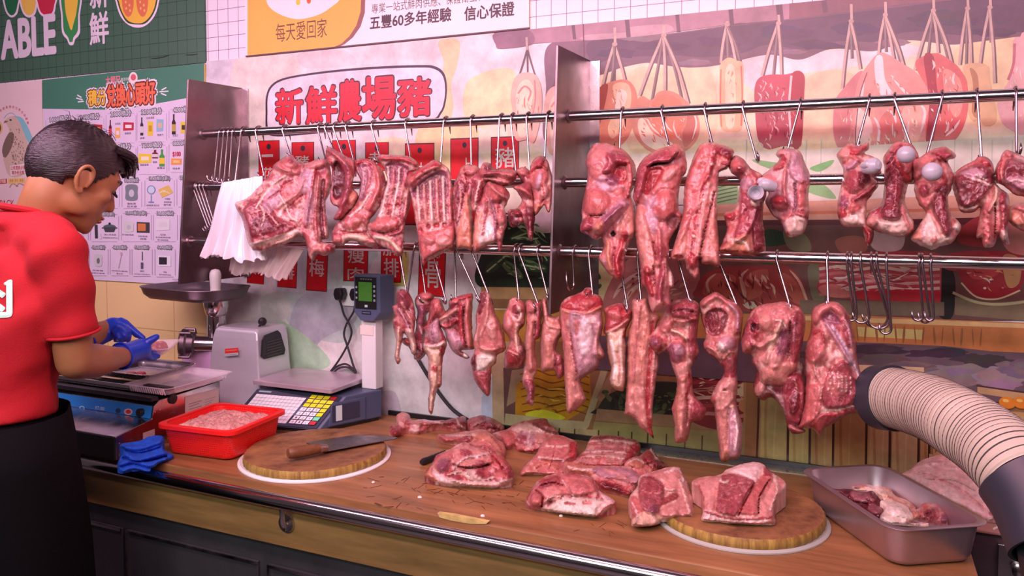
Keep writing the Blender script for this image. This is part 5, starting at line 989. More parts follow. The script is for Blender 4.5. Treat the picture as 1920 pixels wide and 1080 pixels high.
o = hang('pork_shank', 'sawn shank cut with a round hollow marrow bone, left of two knobbly shanks', 'sawn shank cut with the marrow bone',
 [(1310, 270), (1350, 205), (1410, 230), (1470, 300), (1550, 350), (1560, 420), (1590, 500), (1565, 580), (1560, 700), (1582, 880), (1560, 930), (1400, 956), (1240, 926), (1260, 850), (1290, 750), (1268, 650), (1310, 620), (1360, 600), (1380, 480), (1390, 390), (1320, 330)],
 [('L', 1380, 280, 66, 66, 20, .014, 'pink'), ('L', 1400, 310, 40, 30, 0, .004, 'lean'), ('L', 1385, 300, 9, 8, 0, .004, 'fat'), ('L', 1440, 420, 50, 60, 20, .010, 'memb'), ('P', [(1390, 480), (1480, 520), (1530, 600), (1470, 780), (1380, 860), (1340, 820), (1380, 680)], .016, 'lean'), ('P', [(1490, 620), (1560, 560), (1556, 700), (1570, 880), (1500, 920), (1480, 800)], .006, 'dark'), ('P', [(1250, 900), (1340, 830), (1460, 800), (1470, 930), (1400, 945), (1260, 925)], .008, 'peach'), ('S', [(1330, 840), (1420, 860), (1460, 920)], 26, .004, 'fat'),
  ('L', 1310, 650, 44, 40, 0, .012, 'red'), ('S', [(1330, 700), (1400, 660), (1450, 600)], 12, -.006, 'blood'), ('L', 1505, 545, 40, 50, 0, .010, 'fat'), ('S', [(1490, 340), (1520, 400), (1500, 440)], 30, .006, 'lean'), ('S', [(1250, 915), (1330, 925), (1450, 930)], 14, -.004, 'red')],
 [(1393, (1418, 286))], z=zD, T=.036, pal='lean', dy=.012)
M_bone = mat('bone and cartilage', own(176, 150, 172), .3, var=.1, vscale=30, coat=.2); M_marrow = mat('marrow', own(214, 120, 120), .4, var=.2, vscale=90)
def bonecap(par, px, Y, prof, axis, n=24, m=None, name='bone'):
    c = at_y(px[0], px[1], Y); ax = np.array(axis, float); ax /= np.linalg.norm(ax)
    e = MB(); e.lathe(prof, (0, 0, 0), n); M_ = Vector(ax).to_track_quat('Z', 'Y').to_matrix().to_4x4(); M_.translation = Vector(c)
    e.v = [tuple(M_ @ Vector(v)) for v in e.v]; q = e.build(name, m or M_bone, par, smooth=True); return q
q = bonecap(o, (1417, 362), -.35, [(0.0, -.01), (.0085, -.004), (.0105, .006), (.0150, .012), (.0165, .004), (.016, -.012), (.012, -.03)], (.25, -1, .1))
o = hang('pork_shank', 'pale knobbly knuckle cut with purple sheath, right of the hollow bone shank', 'pale knobbly knuckle cut',
 [(1660, 200), (1690, 162), (1780, 156), (1840, 180), (1880, 270), (1916, 360), (1900, 520), (1910, 640), (1880, 760), (1850, 800), (1750, 812), (1690, 700), (1640, 660), (1580, 560), (1600, 480), (1545, 440), (1545, 370), (1610, 310), (1680, 240)],
 [('P', [(1700, 170), (1790, 162), (1830, 190), (1900, 350), (1860, 420), (1780, 380), (1740, 280)], .010, 'memb'), ('P', [(1660, 220), (1700, 180), (1740, 210), (1720, 300), (1640, 320), (1650, 280)], .008, 'red'), ('S', [(1690, 190), (1760, 190), (1740, 290)], 26, .008, 'fatp'), ('S', [(1730, 320), (1720, 460), (1740, 560)], 40, .010, 'rose'), ('L', 1690, 560, 76, 66, 0, .014, 'lean'), ('L', 1680, 540, 40, 30, 0, .006, 'red'), ('L', 1860, 500, 50, 120, 5, .012, 'pink'), ('S', [(1800, 420), (1810, 560), (1780, 660)], 26, -.008, 'purp'), ('L', 1860, 650, 50, 50, 0, .010, 'lean'),
  ('P', [(1720, 700), (1800, 660), (1890, 690), (1870, 780), (1790, 800), (1740, 780)], .008, 'fat'), ('S', [(1720, 690), (1800, 640), (1870, 660)], 20, .006, 'rose'), ('L', 1740, 790, 20, 20, 0, .006, 'red'), ('L', 1600, 400, 66, 60, 0, .010, 'rose')],
 [(1500, (1475, 276))], z=zD, T=.040, pal='memb', dy=.004)
bonecap(o, (1436, 346), -.345, [(0, .014), (.007, .013), (.0125, .006), (.0135, -.004), (.011, -.02)], (-.75, -.6, .25)); bonecap(o, (1430, 341), -.335, [(0, .012), (.006, .010), (.010, .002), (.009, -.014)], (-.8, -.5, .3))
o = hang('hock', 'ragged hock cut with a grey joint knob, left end of the row of four', 'ragged hock cut with a grey knob',
 [(520, 190), (610, 115), (680, 132), (750, 108), (756, 160), (722, 190), (800, 220), (840, 300), (850, 340), (790, 370), (830, 420), (780, 500), (740, 560), (742, 700), (790, 760), (790, 830), (750, 888), (725, 830), (700, 750), (620, 745), (560, 730), (520, 640), (530, 500), (560, 380), (560, 300), (530, 240)],
 [('P', [(600, 130), (680, 145), (740, 125), (720, 190), (640, 210), (600, 180)], .008, 'red'), ('L', 570, 200, 50, 60, 20, .008, 'fatp'), ('S', [(580, 300), (620, 290), (660, 250)], 60, .010, 'memb'), ('S', [(640, 220), (700, 250), (730, 320)], 34, .008, 'pink'), ('L', 650, 400, 90, 90, 15, .016, 'lean'), ('L', 720, 370, 50, 60, 20, .008, 'dark'), ('S', [(640, 540), (740, 480), (820, 420)], 50, .012, 'lean'), ('L', 570, 560, 44, 60, 10, .008, 'purp'), ('L', 650, 600, 50, 50, 0, .012, 'pink'), ('L', 550, 640, 40, 50, 0, .008, 'red'), ('P', [(540, 690), (640, 650), (730, 600), (730, 720), (640, 740)], .006, 'fat'), ('S', [(720, 760), (760, 800), (752, 870)], 50, .008, 'blood')],
 [(1628, (1606, 266))], z=zE, T=.034, pal='rose', dy=.006)
bonecap(o, (1637, 311), -.345, [(0, .016), (.009, .014), (.0155, .006), (.0165, -.004), (.013, -.02)], (.7, -.7, .15)); bonecap(o, (1626, 309), -.350, [(0, .010), (.006, .008), (.009, .000), (.008, -.014)], (.4, -.9, .1))
o = hang('hock', 'dark red hock with a grey ball joint at its top right, second of four', 'dark red hock, second of the four',
 [(865, 220), (940, 120), (1000, 102), (1080, 125), (1130, 210), (1100, 260), (1082, 400), (1050, 420), (1030, 540), (1060, 640), (1098, 740), (1060, 800), (1000, 820), (900, 800), (800, 772), (730, 722), (760, 630), (850, 560), (872, 380), (870, 300)],
 [('P', [(870, 230), (940, 140), (1010, 130), (960, 200), (960, 260), (880, 330)], .012, 'lean'), ('S', [(900, 180), (940, 200), (900, 270)], 14, -.008, 'deep'), ('S', [(930, 130), (1010, 112), (1090, 150), (1120, 200)], 30, .010, 'rose'), ('P', [(890, 340), (950, 270), (1010, 330), (1030, 420), (1000, 560), (990, 680), (860, 680), (850, 600), (880, 440)], .016, 'dark'), ('S', [(900, 400), (890, 520), (880, 640)], 10, .003, 'lean'), ('S', [(960, 340), (960, 480), (940, 620)], 10, .003, 'lean'), ('S', [(980, 260), (1010, 320), (1050, 390)], 40, .010, 'red'), ('L', 1045, 310, 26, 34, 0, .010, 'rose'),
  ('P', [(790, 660), (860, 690), (980, 700), (1040, 640), (1085, 740), (1000, 805), (860, 780)], .010, 'fat'), ('S', [(1040, 540), (1020, 640), (1060, 740)], 40, .008, 'rose'), ('L', 800, 600, 40, 60, 30, .008, 'lean'), ('P', [(735, 720), (780, 650), (830, 700), (790, 760)], .006, 'fatp')],
 [(1675, (1716, 284))], z=zE, T=.034, pal='lean', dy=.012)
bonecap(o, (1699, 290), -.355, [(0, .017), (.008, .0155), (.014, .010), (.0175, .001), (.015, -.010), (.012, -.02)], (.15, -1, .15))
o = hang('hock', 'hock with a big grey ball joint and flared pale foot end, third of four', 'hock with the flared pale end',
 [(1085, 240), (1150, 210), (1240, 160), (1320, 142), (1402, 190), (1400, 222), (1352, 250), (1392, 350), (1372, 470), (1350, 520), (1372, 640), (1444, 720), (1440, 770), (1380, 860), (1290, 890), (1220, 912), (1130, 872), (1068, 830), (1120, 750), (1182, 640), (1130, 570), (1100, 480), (1095, 400), (1080, 350)],
 [('P', [(1090, 250), (1200, 200), (1260, 230), (1200, 300), (1120, 390), (1085, 340)], .012, 'rose'), ('P', [(1250, 170), (1330, 150), (1395, 200), (1340, 250), (1260, 230)], .012, 'lean'), ('S', [(1230, 190), (1300, 220), (1340, 260)], 14, -.008, 'blood'), ('P', [(1110, 420), (1180, 390), (1260, 400), (1300, 440), (1230, 560), (1190, 610), (1130, 560)], .014, 'rose'), ('L', 1170, 470, 40, 50, 0, .008, 'lean'), ('S', [(1300, 330), (1330, 400), (1260, 460)], 34, .010, 'red'), ('P', [(1270, 470), (1350, 420), (1350, 560), (1370, 680), (1380, 780), (1330, 820), (1270, 700), (1230, 600)], .014, 'dark'), ('S', [(1300, 500), (1310, 640), (1340, 780)], 12, .004, 'lean'),
  ('P', [(1190, 640), (1240, 680), (1290, 790), (1380, 830), (1290, 885), (1220, 905), (1130, 868), (1080, 830), (1140, 760)], .008, 'fat'), ('P', [(1080, 820), (1130, 760), (1160, 840), (1110, 855)], .006, 'peach'), ('S', [(1180, 700), (1160, 790), (1170, 860)], 12, .004, 'memb'), ('L', 1250, 840, 24, 30, 0, .006, 'rose'), ('L', 1420, 740, 26, 36, 0, .008, 'white')],
 [(1763, (1737, 282))], z=zE, T=.036, pal='rose', dy=.016)
bonecap(o, (1748, 322), -.37, [(0, .018), (.009, .016), (.0155, .010), (.0185, .000), (.016, -.012), (.012, -.02)], (.05, -1, .2))
hang('kidney_cut', 'dark glossy shield-shaped offal cut with two crumbly strands, left wing of the pair', 'left wing of the offal pair',
 [(1545, 240), (1580, 214), (1650, 220), (1692, 290), (1702, 400), (1740, 450), (1800, 500), (1812, 600), (1800, 780), (1808, 872), (1760, 862), (1722, 800), (1700, 882), (1620, 896), (1600, 822), (1560, 820), (1580, 700), (1590, 600), (1540, 632), (1450, 632), (1420, 560), (1385, 460), (1385, 370), (1440, 300)],
 [('P', [(1400, 380), (1480, 300), (1600, 270), (1680, 330), (1690, 420), (1600, 540), (1480, 600), (1430, 540)], .018, 'dark'), ('P', [(1440, 340), (1560, 300), (1640, 360), (1560, 380)], .004, 'memb'), ('S', [(1530, 380), (1600, 400), (1670, 430)], 16, .003, 'fat'), ('S', [(1560, 350), (1640, 390)], 10, .003, 'white'), ('S', [(1430, 600), (1500, 610), (1570, 590)], 26, .006, 'fat'), ('L', 1640, 250, 50, 40, 20, .010, 'red'), ('S', [(1715, 430), (1710, 520), (1660, 620)], 44, .014, 'cream'),
  ('S', [(1640, 600), (1640, 740), (1650, 880)], 90, .010, 'rose'), ('S', [(1760, 520), (1770, 660), (1770, 850)], 70, .010, 'lean'), ('S', [(1700, 560), (1705, 700), (1700, 830)], 14, -.012, 'blood')]+[('L', 1620+(k*31) % 60, 640+k*26, 13, 9, k*40, .005, ('red', 'dark', 'fatp')[k % 3]) for k in range(9)]+[('L', 1750+(k*23) % 40, 560+k*30, 12, 8, k*50, .004, ('dark', 'fatp', 'red')[k % 3]) for k in range(9)]+[('L', 1770, 800, 28, 40, 0, .006, 'fat')],
 [(1828, (1841, 292))], z=zE, T=.026, pal='rose', dy=.010)
hang('kidney_cut', 'dark glossy offal wing at the right edge of the upper row', 'right wing of the offal pair',
 [(1780, 170), (1830, 174), (1920, 214), (2000, 260), (2040, 350), (2020, 450), (1960, 520), (1900, 512), (1850, 500), (1760, 430), (1705, 400), (1710, 300), (1740, 230)],
 [('P', [(1800, 230), (1900, 240), (1990, 300), (2010, 420), (1930, 480), (1840, 440), (1760, 380), (1770, 290)], .016, 'dark'), ('P', [(1760, 400), (1840, 360), (1960, 380), (1980, 450), (1900, 480), (1820, 440)], .004, 'memb'), ('S', [(1740, 240), (1720, 330), (1740, 410)], 44, .010, 'red'), ('S', [(1780, 410), (1860, 390), (1950, 410)], 12, .003, 'fat'), ('L', 1810, 195, 36, 26, 20, .010, 'rose')],
 [(1900, (1906, 272))], z=zE, T=.026, pal='rose', dy=.016)
flesh('pork_trimming', 'small orange-pink cut hanging at the right frame edge under the offal wing', 'meat', 'pork cuts hanging from the upper rail', [(1830, 590), (1900, 560), (2000, 580), (2010, 700), (1950, 780), (1880, 760), (1810, 700)], [('L', 1900, 600, 70, 24, 20, .01, 'rose'), ('P', [(1830, 620), (1900, 640), (1930, 720), (1870, 740), (1820, 690)], .006, 'peach')], z=zE, T=.02, pal='rose', dy=.0)
# ------------------------------------------------------------------ cuts on the lower rail, left bay
hang('pork_shank', 'striped red shank with two bony ends, leftmost of the lower row', 'striped red shank',
 [(170, 420), (180, 375), (250, 372), (290, 440), (315, 560), (310, 700), (326, 780), (325, 850), (285, 850), (270, 770), (232, 700), (216, 760), (196, 860), (206, 900), (182, 930), (160, 880), (170, 760), (145, 620), (160, 570), (140, 500), (170, 480)],
 [('L', 225, 440, 56, 80, -10, .014, 'lean'), ('S', [(190, 390), (230, 440), (270, 520)], 16, .004, 'purp'), ('S', [(210, 470), (260, 560), (300, 640)], 18, .006, 'fatp'), ('S', [(190, 520), (240, 600), (290, 720)], 16, .006, 'memb'), ('S', [(230, 540), (270, 640), (300, 760)], 12, -.004, 'dark'), ('P', [(165, 700), (200, 660), (215, 740), (195, 850), (205, 900), (180, 925), (162, 870)], .008, 'fatp'), ('S', [(190, 660), (180, 780), (178, 880)], 18, .006, 'cream'), ('P', [(240, 680), (300, 680), (324, 790), (320, 848), (288, 848)], .008, 'fat'), ('L', 190, 905, 14, 20, 0, .006, 'peach')],
 [(753, (763, 541))], z=zC, T=.024, pal='lean', row='l', dy=.03)
hang('pork_trimming', 'dark bloody cut behind the striped shank', 'dark cut behind the striped shank',
 [(310, 460), (350, 400), (400, 386), (450, 420), (450, 500), (402, 560), (400, 640), (390, 700), (380, 780), (396, 850), (350, 900), (306, 890), (310, 860), (332, 840), (222, 780), (232, 730), (300, 740), (322, 600), (332, 540)],
 [('L', 400, 420, 46, 34, 0, .012, 'pink'), ('L', 350, 560, 50, 80, 0, .012, 'purp'), ('P', [(330, 700), (390, 690), (390, 840), (340, 890), (320, 860)], .010, 'dark'), ('L', 250, 760, 34, 30, 0, .010, 'red'), ('S', [(340, 640), (370, 720), (360, 820)], 12, .004, 'memb')],
 [(782, (764, 540)), (792, (799, 548))], z=zC, T=.022, pal='dark', row='l')
hang('shin_cut', 'long leg with a pale bare bone pointing down, third of the lower row', 'leg with the long pale bone',
 [(420, 520), (440, 450), (500, 440), (530, 510), (546, 570), (500, 630), (530, 700), (552, 790), (526, 870), (516, 960), (510, 1090), (480, 1120), (456, 1220), (446, 1300), (420, 1298), (410, 1220), (420, 1120), (408, 1000), (410, 890), (370, 800), (390, 700), (380, 660), (410, 590)],
 [('P', [(425, 530), (450, 460), (505, 455), (525, 520), (480, 570), (400, 640)], .010, 'pink'), ('S', [(440, 480), (470, 540), (420, 620)], 16, .006, 'red'), ('L', 470, 690, 60, 100, 5, .014, 'memb'), ('S', [(450, 620), (440, 720), (460, 800)], 14, .004, 'purp'), ('S', [(510, 660), (520, 760), (500, 820)], 20, .006, 'red'), ('S', [(390, 790), (460, 800), (530, 770)], 30, .010, 'fat'),
  ('P', [(375, 800), (440, 820), (500, 840), (490, 1000), (480, 1100), (455, 1210), (445, 1296), (422, 1296), (412, 1220), (422, 1120), (408, 1000)], .010, 'cream'), ('L', 460, 965, 22, 32, 0, .004, 'red'), ('S', [(500, 880), (505, 980), (498, 1080)], 18, .006, 'peach'), ('S', [(435, 860), (425, 1000), (440, 1140)], 22, .006, 'fatp'), ('L', 435, 1285, 14, 16, 0, .006, 'peach'), ('L', 515, 830, 24, 40, 0, .006, 'blood')],
 [(815, (836, 552))], z=zC, T=.024, pal='lean', row='l', dy=.026)
hang('pork_trimming', 'bony red cut with a smooth round belly, fourth of the lower row', 'bony red cut',
 [(500, 560), (560, 520), (570, 450), (640, 420), (740, 400), (746, 470), (740, 600), (746, 760), (750, 820), (662, 830), (690, 850), (724, 880), (684, 890), (600, 842), (556, 760), (530, 680), (490, 640), (472, 600)],
 [('L', 610, 450, 44, 34, -10, .012, 'pink'), ('S', [(600, 430), (680, 430), (735, 410)], 30, .010, 'red'), ('P', [(560, 500), (640, 470), (650, 600), (600, 640), (550, 600)], .004, 'dark'), ('S', [(500, 590), (560, 560), (620, 520)], 40, .010, 'fatp'), ('S', [(500, 640), (560, 650), (620, 600)], 26, .008, 'red'), ('S', [(710, 460), (700, 600), (720, 800)], 54, .012, 'rose'), ('S', [(660, 500), (655, 640), (680, 810)], 40, .012, 'red'), ('S', [(682, 480), (676, 640), (700, 810)], 10, -.006, 'deep'), ('L', 600, 760, 60, 110, -30, .012, 'memb'), ('L', 700, 860, 26, 30, 0, .005, 'white')],
 [(858, (855, 548))], z=zC, T=.026, pal='lean', row='l', dy=.004)
hang('pork_shank', 'tapered pink shoulder piece with a white flap and dark tail, fifth of the lower row', 'tapered pink shoulder piece',
 [(790, 470), (800, 396), (860, 390), (890, 440), (920, 560), (960, 640), (996, 780), (985, 830), (930, 862), (922, 920), (886, 960), (882, 1060), (868, 1170), (810, 1130), (760, 1060), (740, 980), (730, 900), (758, 830), (745, 770), (770, 660), (772, 560)],
 [('P', [(800, 400), (850, 400), (840, 470), (800, 560), (780, 540)], .006, 'dark'), ('P', [(850, 430), (890, 450), (960, 660), (990, 780), (900, 840), (800, 830), (780, 700), (820, 560)], .012, 'rose'), ('S', [(860, 440), (850, 580), (800, 720)], 26, .008, 'fatp'), ('L', 880, 640, 50, 110, -10, .008, 'fatp'), ('S', [(790, 800), (880, 830), (980, 800)], 18, .006, 'peach'), ('P', [(780, 870), (850, 860), (925, 880), (880, 940), (830, 974), (770, 980)], .010, 'white'), ('P', [(745, 985), (830, 985), (882, 970), (868, 1165), (800, 1120)], .004, 'lean'), ('P', [(735, 900), (770, 860), (770, 970), (745, 970)], .002, 'deep')],
 [(861, (899, 551)), (889, (922, 556))], z=zC, T=.028, pal='rose', row='l', dy=.012)
hang('pork_strip', 'rolled cut with a dark red lower bulge, sixth of the lower row', 'rolled cut with the dark bulge',
 [(1005, 500), (1030, 440), (1090, 434), (1140, 480), (1142, 560), (1132, 640), (1090, 700), (1142, 830), (1130, 920), (1090, 960), (1030, 962), (985, 952), (985, 850), (1020, 760), (970, 660), (970, 580)],
 [('L', 1070, 500, 56, 50, 0, .014, 'rose'), ('P', [(1040, 500), (1080, 480), (1110, 540), (1090, 600), (1050, 570)], -.004, 'lean'), ('S', [(1085, 500), (1110, 560), (1090, 605)], 22, .008, 'fat'), ('L', 1010, 650, 50, 110, -15, .014, 'rose'), ('S', [(1080, 640), (1070, 740), (1090, 860)], 26, .008, 'cream'), ('P', [(1100, 640), (1130, 640), (1140, 820), (1110, 880), (1090, 760)], .006, 'dark'), ('L', 1045, 880, 56, 74, 0, .016, 'blood'), ('S', [(1000, 820), (1060, 850), (1090, 870)], 18, .006, 'fatp')],
 [(969, (974, 558))], z=zC, T=.026, pal='rose', row='l', dy=.008)
hang('pork_strip', 'narrow strip ending in a dangling red tip, left of the middle plate foot', 'narrow strip with the dangling tip',
 [(1140, 480), (1170, 450), (1230, 470), (1255, 450), (1262, 560), (1250, 720), (1216, 760), (1216, 860), (1230, 970), (1206, 1040), (1212, 1140), (1196, 1240), (1145, 1212), (1150, 1150), (1122, 1080), (1122, 1000), (1140, 860), (1130, 760), (1146, 640)],
 [('L', 1180, 500, 44, 50, 0, .012, 'rose'), ('S', [(1240, 470), (1235, 600), (1225, 720)], 34, .010, 'lean'), ('S', [(1215, 520), (1212, 640), (1200, 720)], 10, -.006, 'deep'), ('L', 1200, 590, 30, 26, 0, .008, 'fatp'), ('S', [(1180, 620), (1170, 800), (1180, 960)], 66, .012, 'skin'), ('S', [(1150, 700), (1150, 860), (1140, 1000)], 16, .005, 'fatp'), ('P', [(1130, 1050), (1205, 1060), (1208, 1140), (1194, 1236), (1150, 1205)], .006, 'lean'), ('S', [(1160, 1080), (1180, 1150), (1175, 1210)], 12, .004, 'purp'), ('L', 1190, 1215, 16, 18, 0, .004, 'fat')],
 [(978, (1010, 562))], z=zC, T=.020, pal='skin', row='l', dy=.014)
hang('pork_belly_strip', 'smooth salmon-coloured strip with a dark flap, tucked under the middle plate', 'smooth salmon-coloured strip',
 [(1265, 450), (1300, 455), (1332, 560), (1400, 580), (1426, 680), (1382, 760), (1372, 830), (1422, 880), (1432, 1000), (1388, 1042), (1360, 985), (1330, 980), (1260, 986), (1255, 880), (1250, 740), (1264, 600)],
 [('P', [(1260, 470), (1310, 480), (1330, 570), (1395, 590), (1418, 680), (1370, 780), (1360, 960), (1262, 980), (1256, 760)], .010, 'skin'), ('S', [(1290, 560), (1310, 640), (1400, 660)], 20, .005, 'fatp'), ('L', 1310, 800, 40, 80, 0, .006, 'skin'), ('P', [(1372, 830), (1420, 880), (1430, 1000), (1388, 1038), (1362, 970)], .004, 'lean'), ('S', [(1385, 780), (1375, 860), (1362, 940)], 14, -.006, 'blood')],
 [(1012, (1028, 548))], z=zC, T=.020, pal='skin', row='l', dy=.002)
# ------------------------------------------------------------------ lower rail, right bay
hang('pork_loin', 'broad loin piece in a lilac membrane, right of the plate foot', 'broad loin piece in lilac membrane',
 [(1400, 500), (1440, 440), (1560, 392), (1592, 358), (1640, 364), (1652, 400), (1700, 420), (1726, 480), (1716, 560), (1730, 640), (1700, 760), (1740, 870), (1700, 900), (1682, 960), (1600, 1022), (1556, 1050), (1566, 1110), (1592, 1206), (1500, 1282), (1452, 1286), (1440, 1150), (1430, 950), (1420, 800), (1400, 600)],
 [('P', [(1410, 510), (1460, 450), (1560, 405), (1690, 430), (1715, 490), (1640, 540), (1500, 530)], .004, 'red'), ('L', 1600, 470, 60, 30, 0, .004, 'pink'), ('L', 1610, 385, 40, 20, 0, .010, 'red'), ('S', [(1410, 520), (1480, 545), (1600, 550), (1710, 500)], 24, .008, 'peach'), ('P', [(1470, 550), (1600, 560), (1705, 560), (1720, 640), (1690, 780), (1680, 940), (1600, 1015), (1548, 1046), (1510, 970), (1490, 800)], .016, 'memb'), ('P', [(1500, 620), (1540, 600), (1560, 720), (1530, 760)], .003, 'rose'), ('L', 1590, 720, 60, 150, 5, .004, (214, 160, 176)), ('S', [(1700, 620), (1670, 760), (1680, 880)], 20, .005, 'fatp'), ('L', 1640, 600, 40, 30, 0, .003, 'pale'),
  ('P', [(1425, 760), (1480, 800), (1510, 960), (1550, 1060), (1588, 1205), (1500, 1276), (1455, 1280), (1440, 1100)], .002, 'skin'), ('S', [(1480, 700), (1500, 860), (1530, 1010)], 14, -.008, 'blood'), ('P', [(1402, 560), (1440, 560), (1470, 800), (1430, 820)], .000, 'rose'), ('S', [(1460, 1000), (1466, 1140), (1470, 1270)], 12, .003, 'fatp'), ('L', 1715, 840, 24, 40, 0, .006, 'fatp')],
 [(1109, (1111, 540))], z=zC, T=.040, pal='rose', row='l', dy=.012)
hang('pork_loin', 'short loin end with a creamy fat side, between the lilac loin and the long belly', 'short loin end with creamy fat',
 [(420, 290), (470, 272), (520, 280), (530, 310), (578, 320), (576, 390), (540, 480), (530, 560), (542, 600), (536, 700), (536, 860), (520, 920), (490, 936), (440, 910), (410, 860), (420, 750), (390, 650), (386, 520), (364, 490), (380, 380), (372, 320)],
 [('P', [(385, 330), (470, 280), (570, 325), (560, 400), (480, 440), (380, 485), (378, 400)], .006, 'red'), ('L', 450, 360, 60, 36, 30, .004, 'pink'), ('S', [(370, 490), (450, 470), (550, 400)], 22, .008, 'fatp'), ('P', [(385, 510), (450, 490), (520, 470), (535, 600), (530, 860), (490, 930), (440, 905), (415, 850), (420, 740)], .012, 'cream'), ('S', [(420, 560), (450, 700), (440, 840)], 30, .005, 'pale'), ('S', [(500, 520), (500, 660), (510, 800)], 20, .004, 'fat'), ('L', 540, 500, 30, 60, 10, .004, 'blood'), ('S', [(470, 640), (490, 760), (480, 880)], 16, -.005, 'fatp')],
 [(1165, (1177, 569))], z=zG, T=.032, pal='rose', row='l', dy=.004)
hang('pork_belly_strip', 'long smooth salmon belly strip with a torn pointed end', 'long smooth belly strip',
 [(580, 255), (640, 240), (695, 243), (722, 330), (790, 370), (762, 440), (762, 560), (786, 660), (770, 790), (750, 920), (738, 1040), (732, 1200), (743, 1284), (715, 1262), (640, 1200), (600, 1146), (550, 1118), (522, 1110), (530, 1000), (538, 800), (540, 640), (552, 500), (578, 380)],
 [('P', [(585, 265), (690, 255), (720, 420), (690, 700), (680, 1000), (700, 1220), (640, 1195), (530, 1100), (540, 760), (560, 480)], .006, 'skin'), ('S', [(640, 300), (620, 460), (600, 640), (590, 860)], 22, .004, 'rose'), ('S', [(690, 400), (660, 600), (640, 800)], 16, .003, 'peach'), ('S', [(735, 420), (720, 640), (700, 860), (700, 1080), (725, 1260)], 34, -.003, 'red'), ('S', [(755, 520), (745, 700), (725, 900)], 14, .004, 'fatp'), ('L', 640, 600, 5, 5, 0, .0, 'dark'), ('S', [(545, 700), (540, 900), (532, 1090)], 12, .003, 'fatp')],
 [(1200, (1202, 556))], z=zG, T=.026, pal='skin', row='l', rim=.014, dy=.006)
hang('pork_joint', 'knotted purple-red leg cut with a long pale strand, right of the long belly strip', 'knotted leg cut',
 [(800, 390), (850, 300), (900, 258), (990, 237), (1060, 260), (1094, 310), (1080, 420), (1070, 560), (1082, 640), (1055, 710), (1025, 770), (1035, 870), (1050, 960), (1110, 1030), (1142, 1080), (1100, 1150), (1025, 1176), (1012, 1240), (985, 1306), (930, 1322), (900, 1300), (898, 1190), (880, 1070), (905, 960), (912, 840), (870, 720), (830, 640), (770, 660), (714, 600), (694, 530), (720, 500), (770, 450)],
 [('P', [(870, 300), (980, 248), (1075, 290), (1070, 400), (960, 390), (880, 370)], .016, 'lean'), ('S', [(890, 340), (960, 320), (1050, 340)], 16, -.008, 'deep'), ('S', [(900, 400), (970, 410), (1060, 390)], 34, .010, 'pink'), ('L', 950, 420, 40, 30, 0, .010, 'fatp'), ('S', [(880, 480), (940, 500), (990, 540)], 26, .010, 'cream'), ('L', 830, 440, 50, 60, 20, .010, 'rose'), ('L', 755, 580, 60, 66, 0, .020, 'lean'), ('L', 745, 560, 30, 34, 0, .004, 'purp'), ('S', [(820, 480), (860, 540), (850, 600)], 18, .006, 'fatp'), ('L', 910, 640, 76, 80, 10, .014, 'purp'), ('L', 930, 620, 40, 50, 0, .006, 'memb'), ('P', [(1010, 420), (1075, 430), (1065, 640), (1030, 720), (1000, 600)], .006, 'lean'),
  ('P', [(900, 760), (1000, 720), (1010, 820), (960, 870), (920, 850)], .008, 'fatp'), ('S', [(960, 860), (950, 1000), (940, 1150), (950, 1290)], 90, .012, 'skin'), ('S', [(1010, 800), (1010, 880), (985, 980)], 24, .005, 'red'), ('P', [(1040, 960), (1110, 1030), (1136, 1080), (1090, 1145), (1020, 1165)], .004, 'lean'), ('S', [(930, 900), (925, 1040), (930, 1180)], 16, .004, 'peach'), ('S', [(990, 960), (995, 1080), (985, 1200)], 14, -.008, 'red'), ('L', 945, 1250, 44, 50, 0, .006, 'skin')],
 [(1275, (1294, 556))], z=zG, T=.034, pal='rose', row='l', dy=.014)
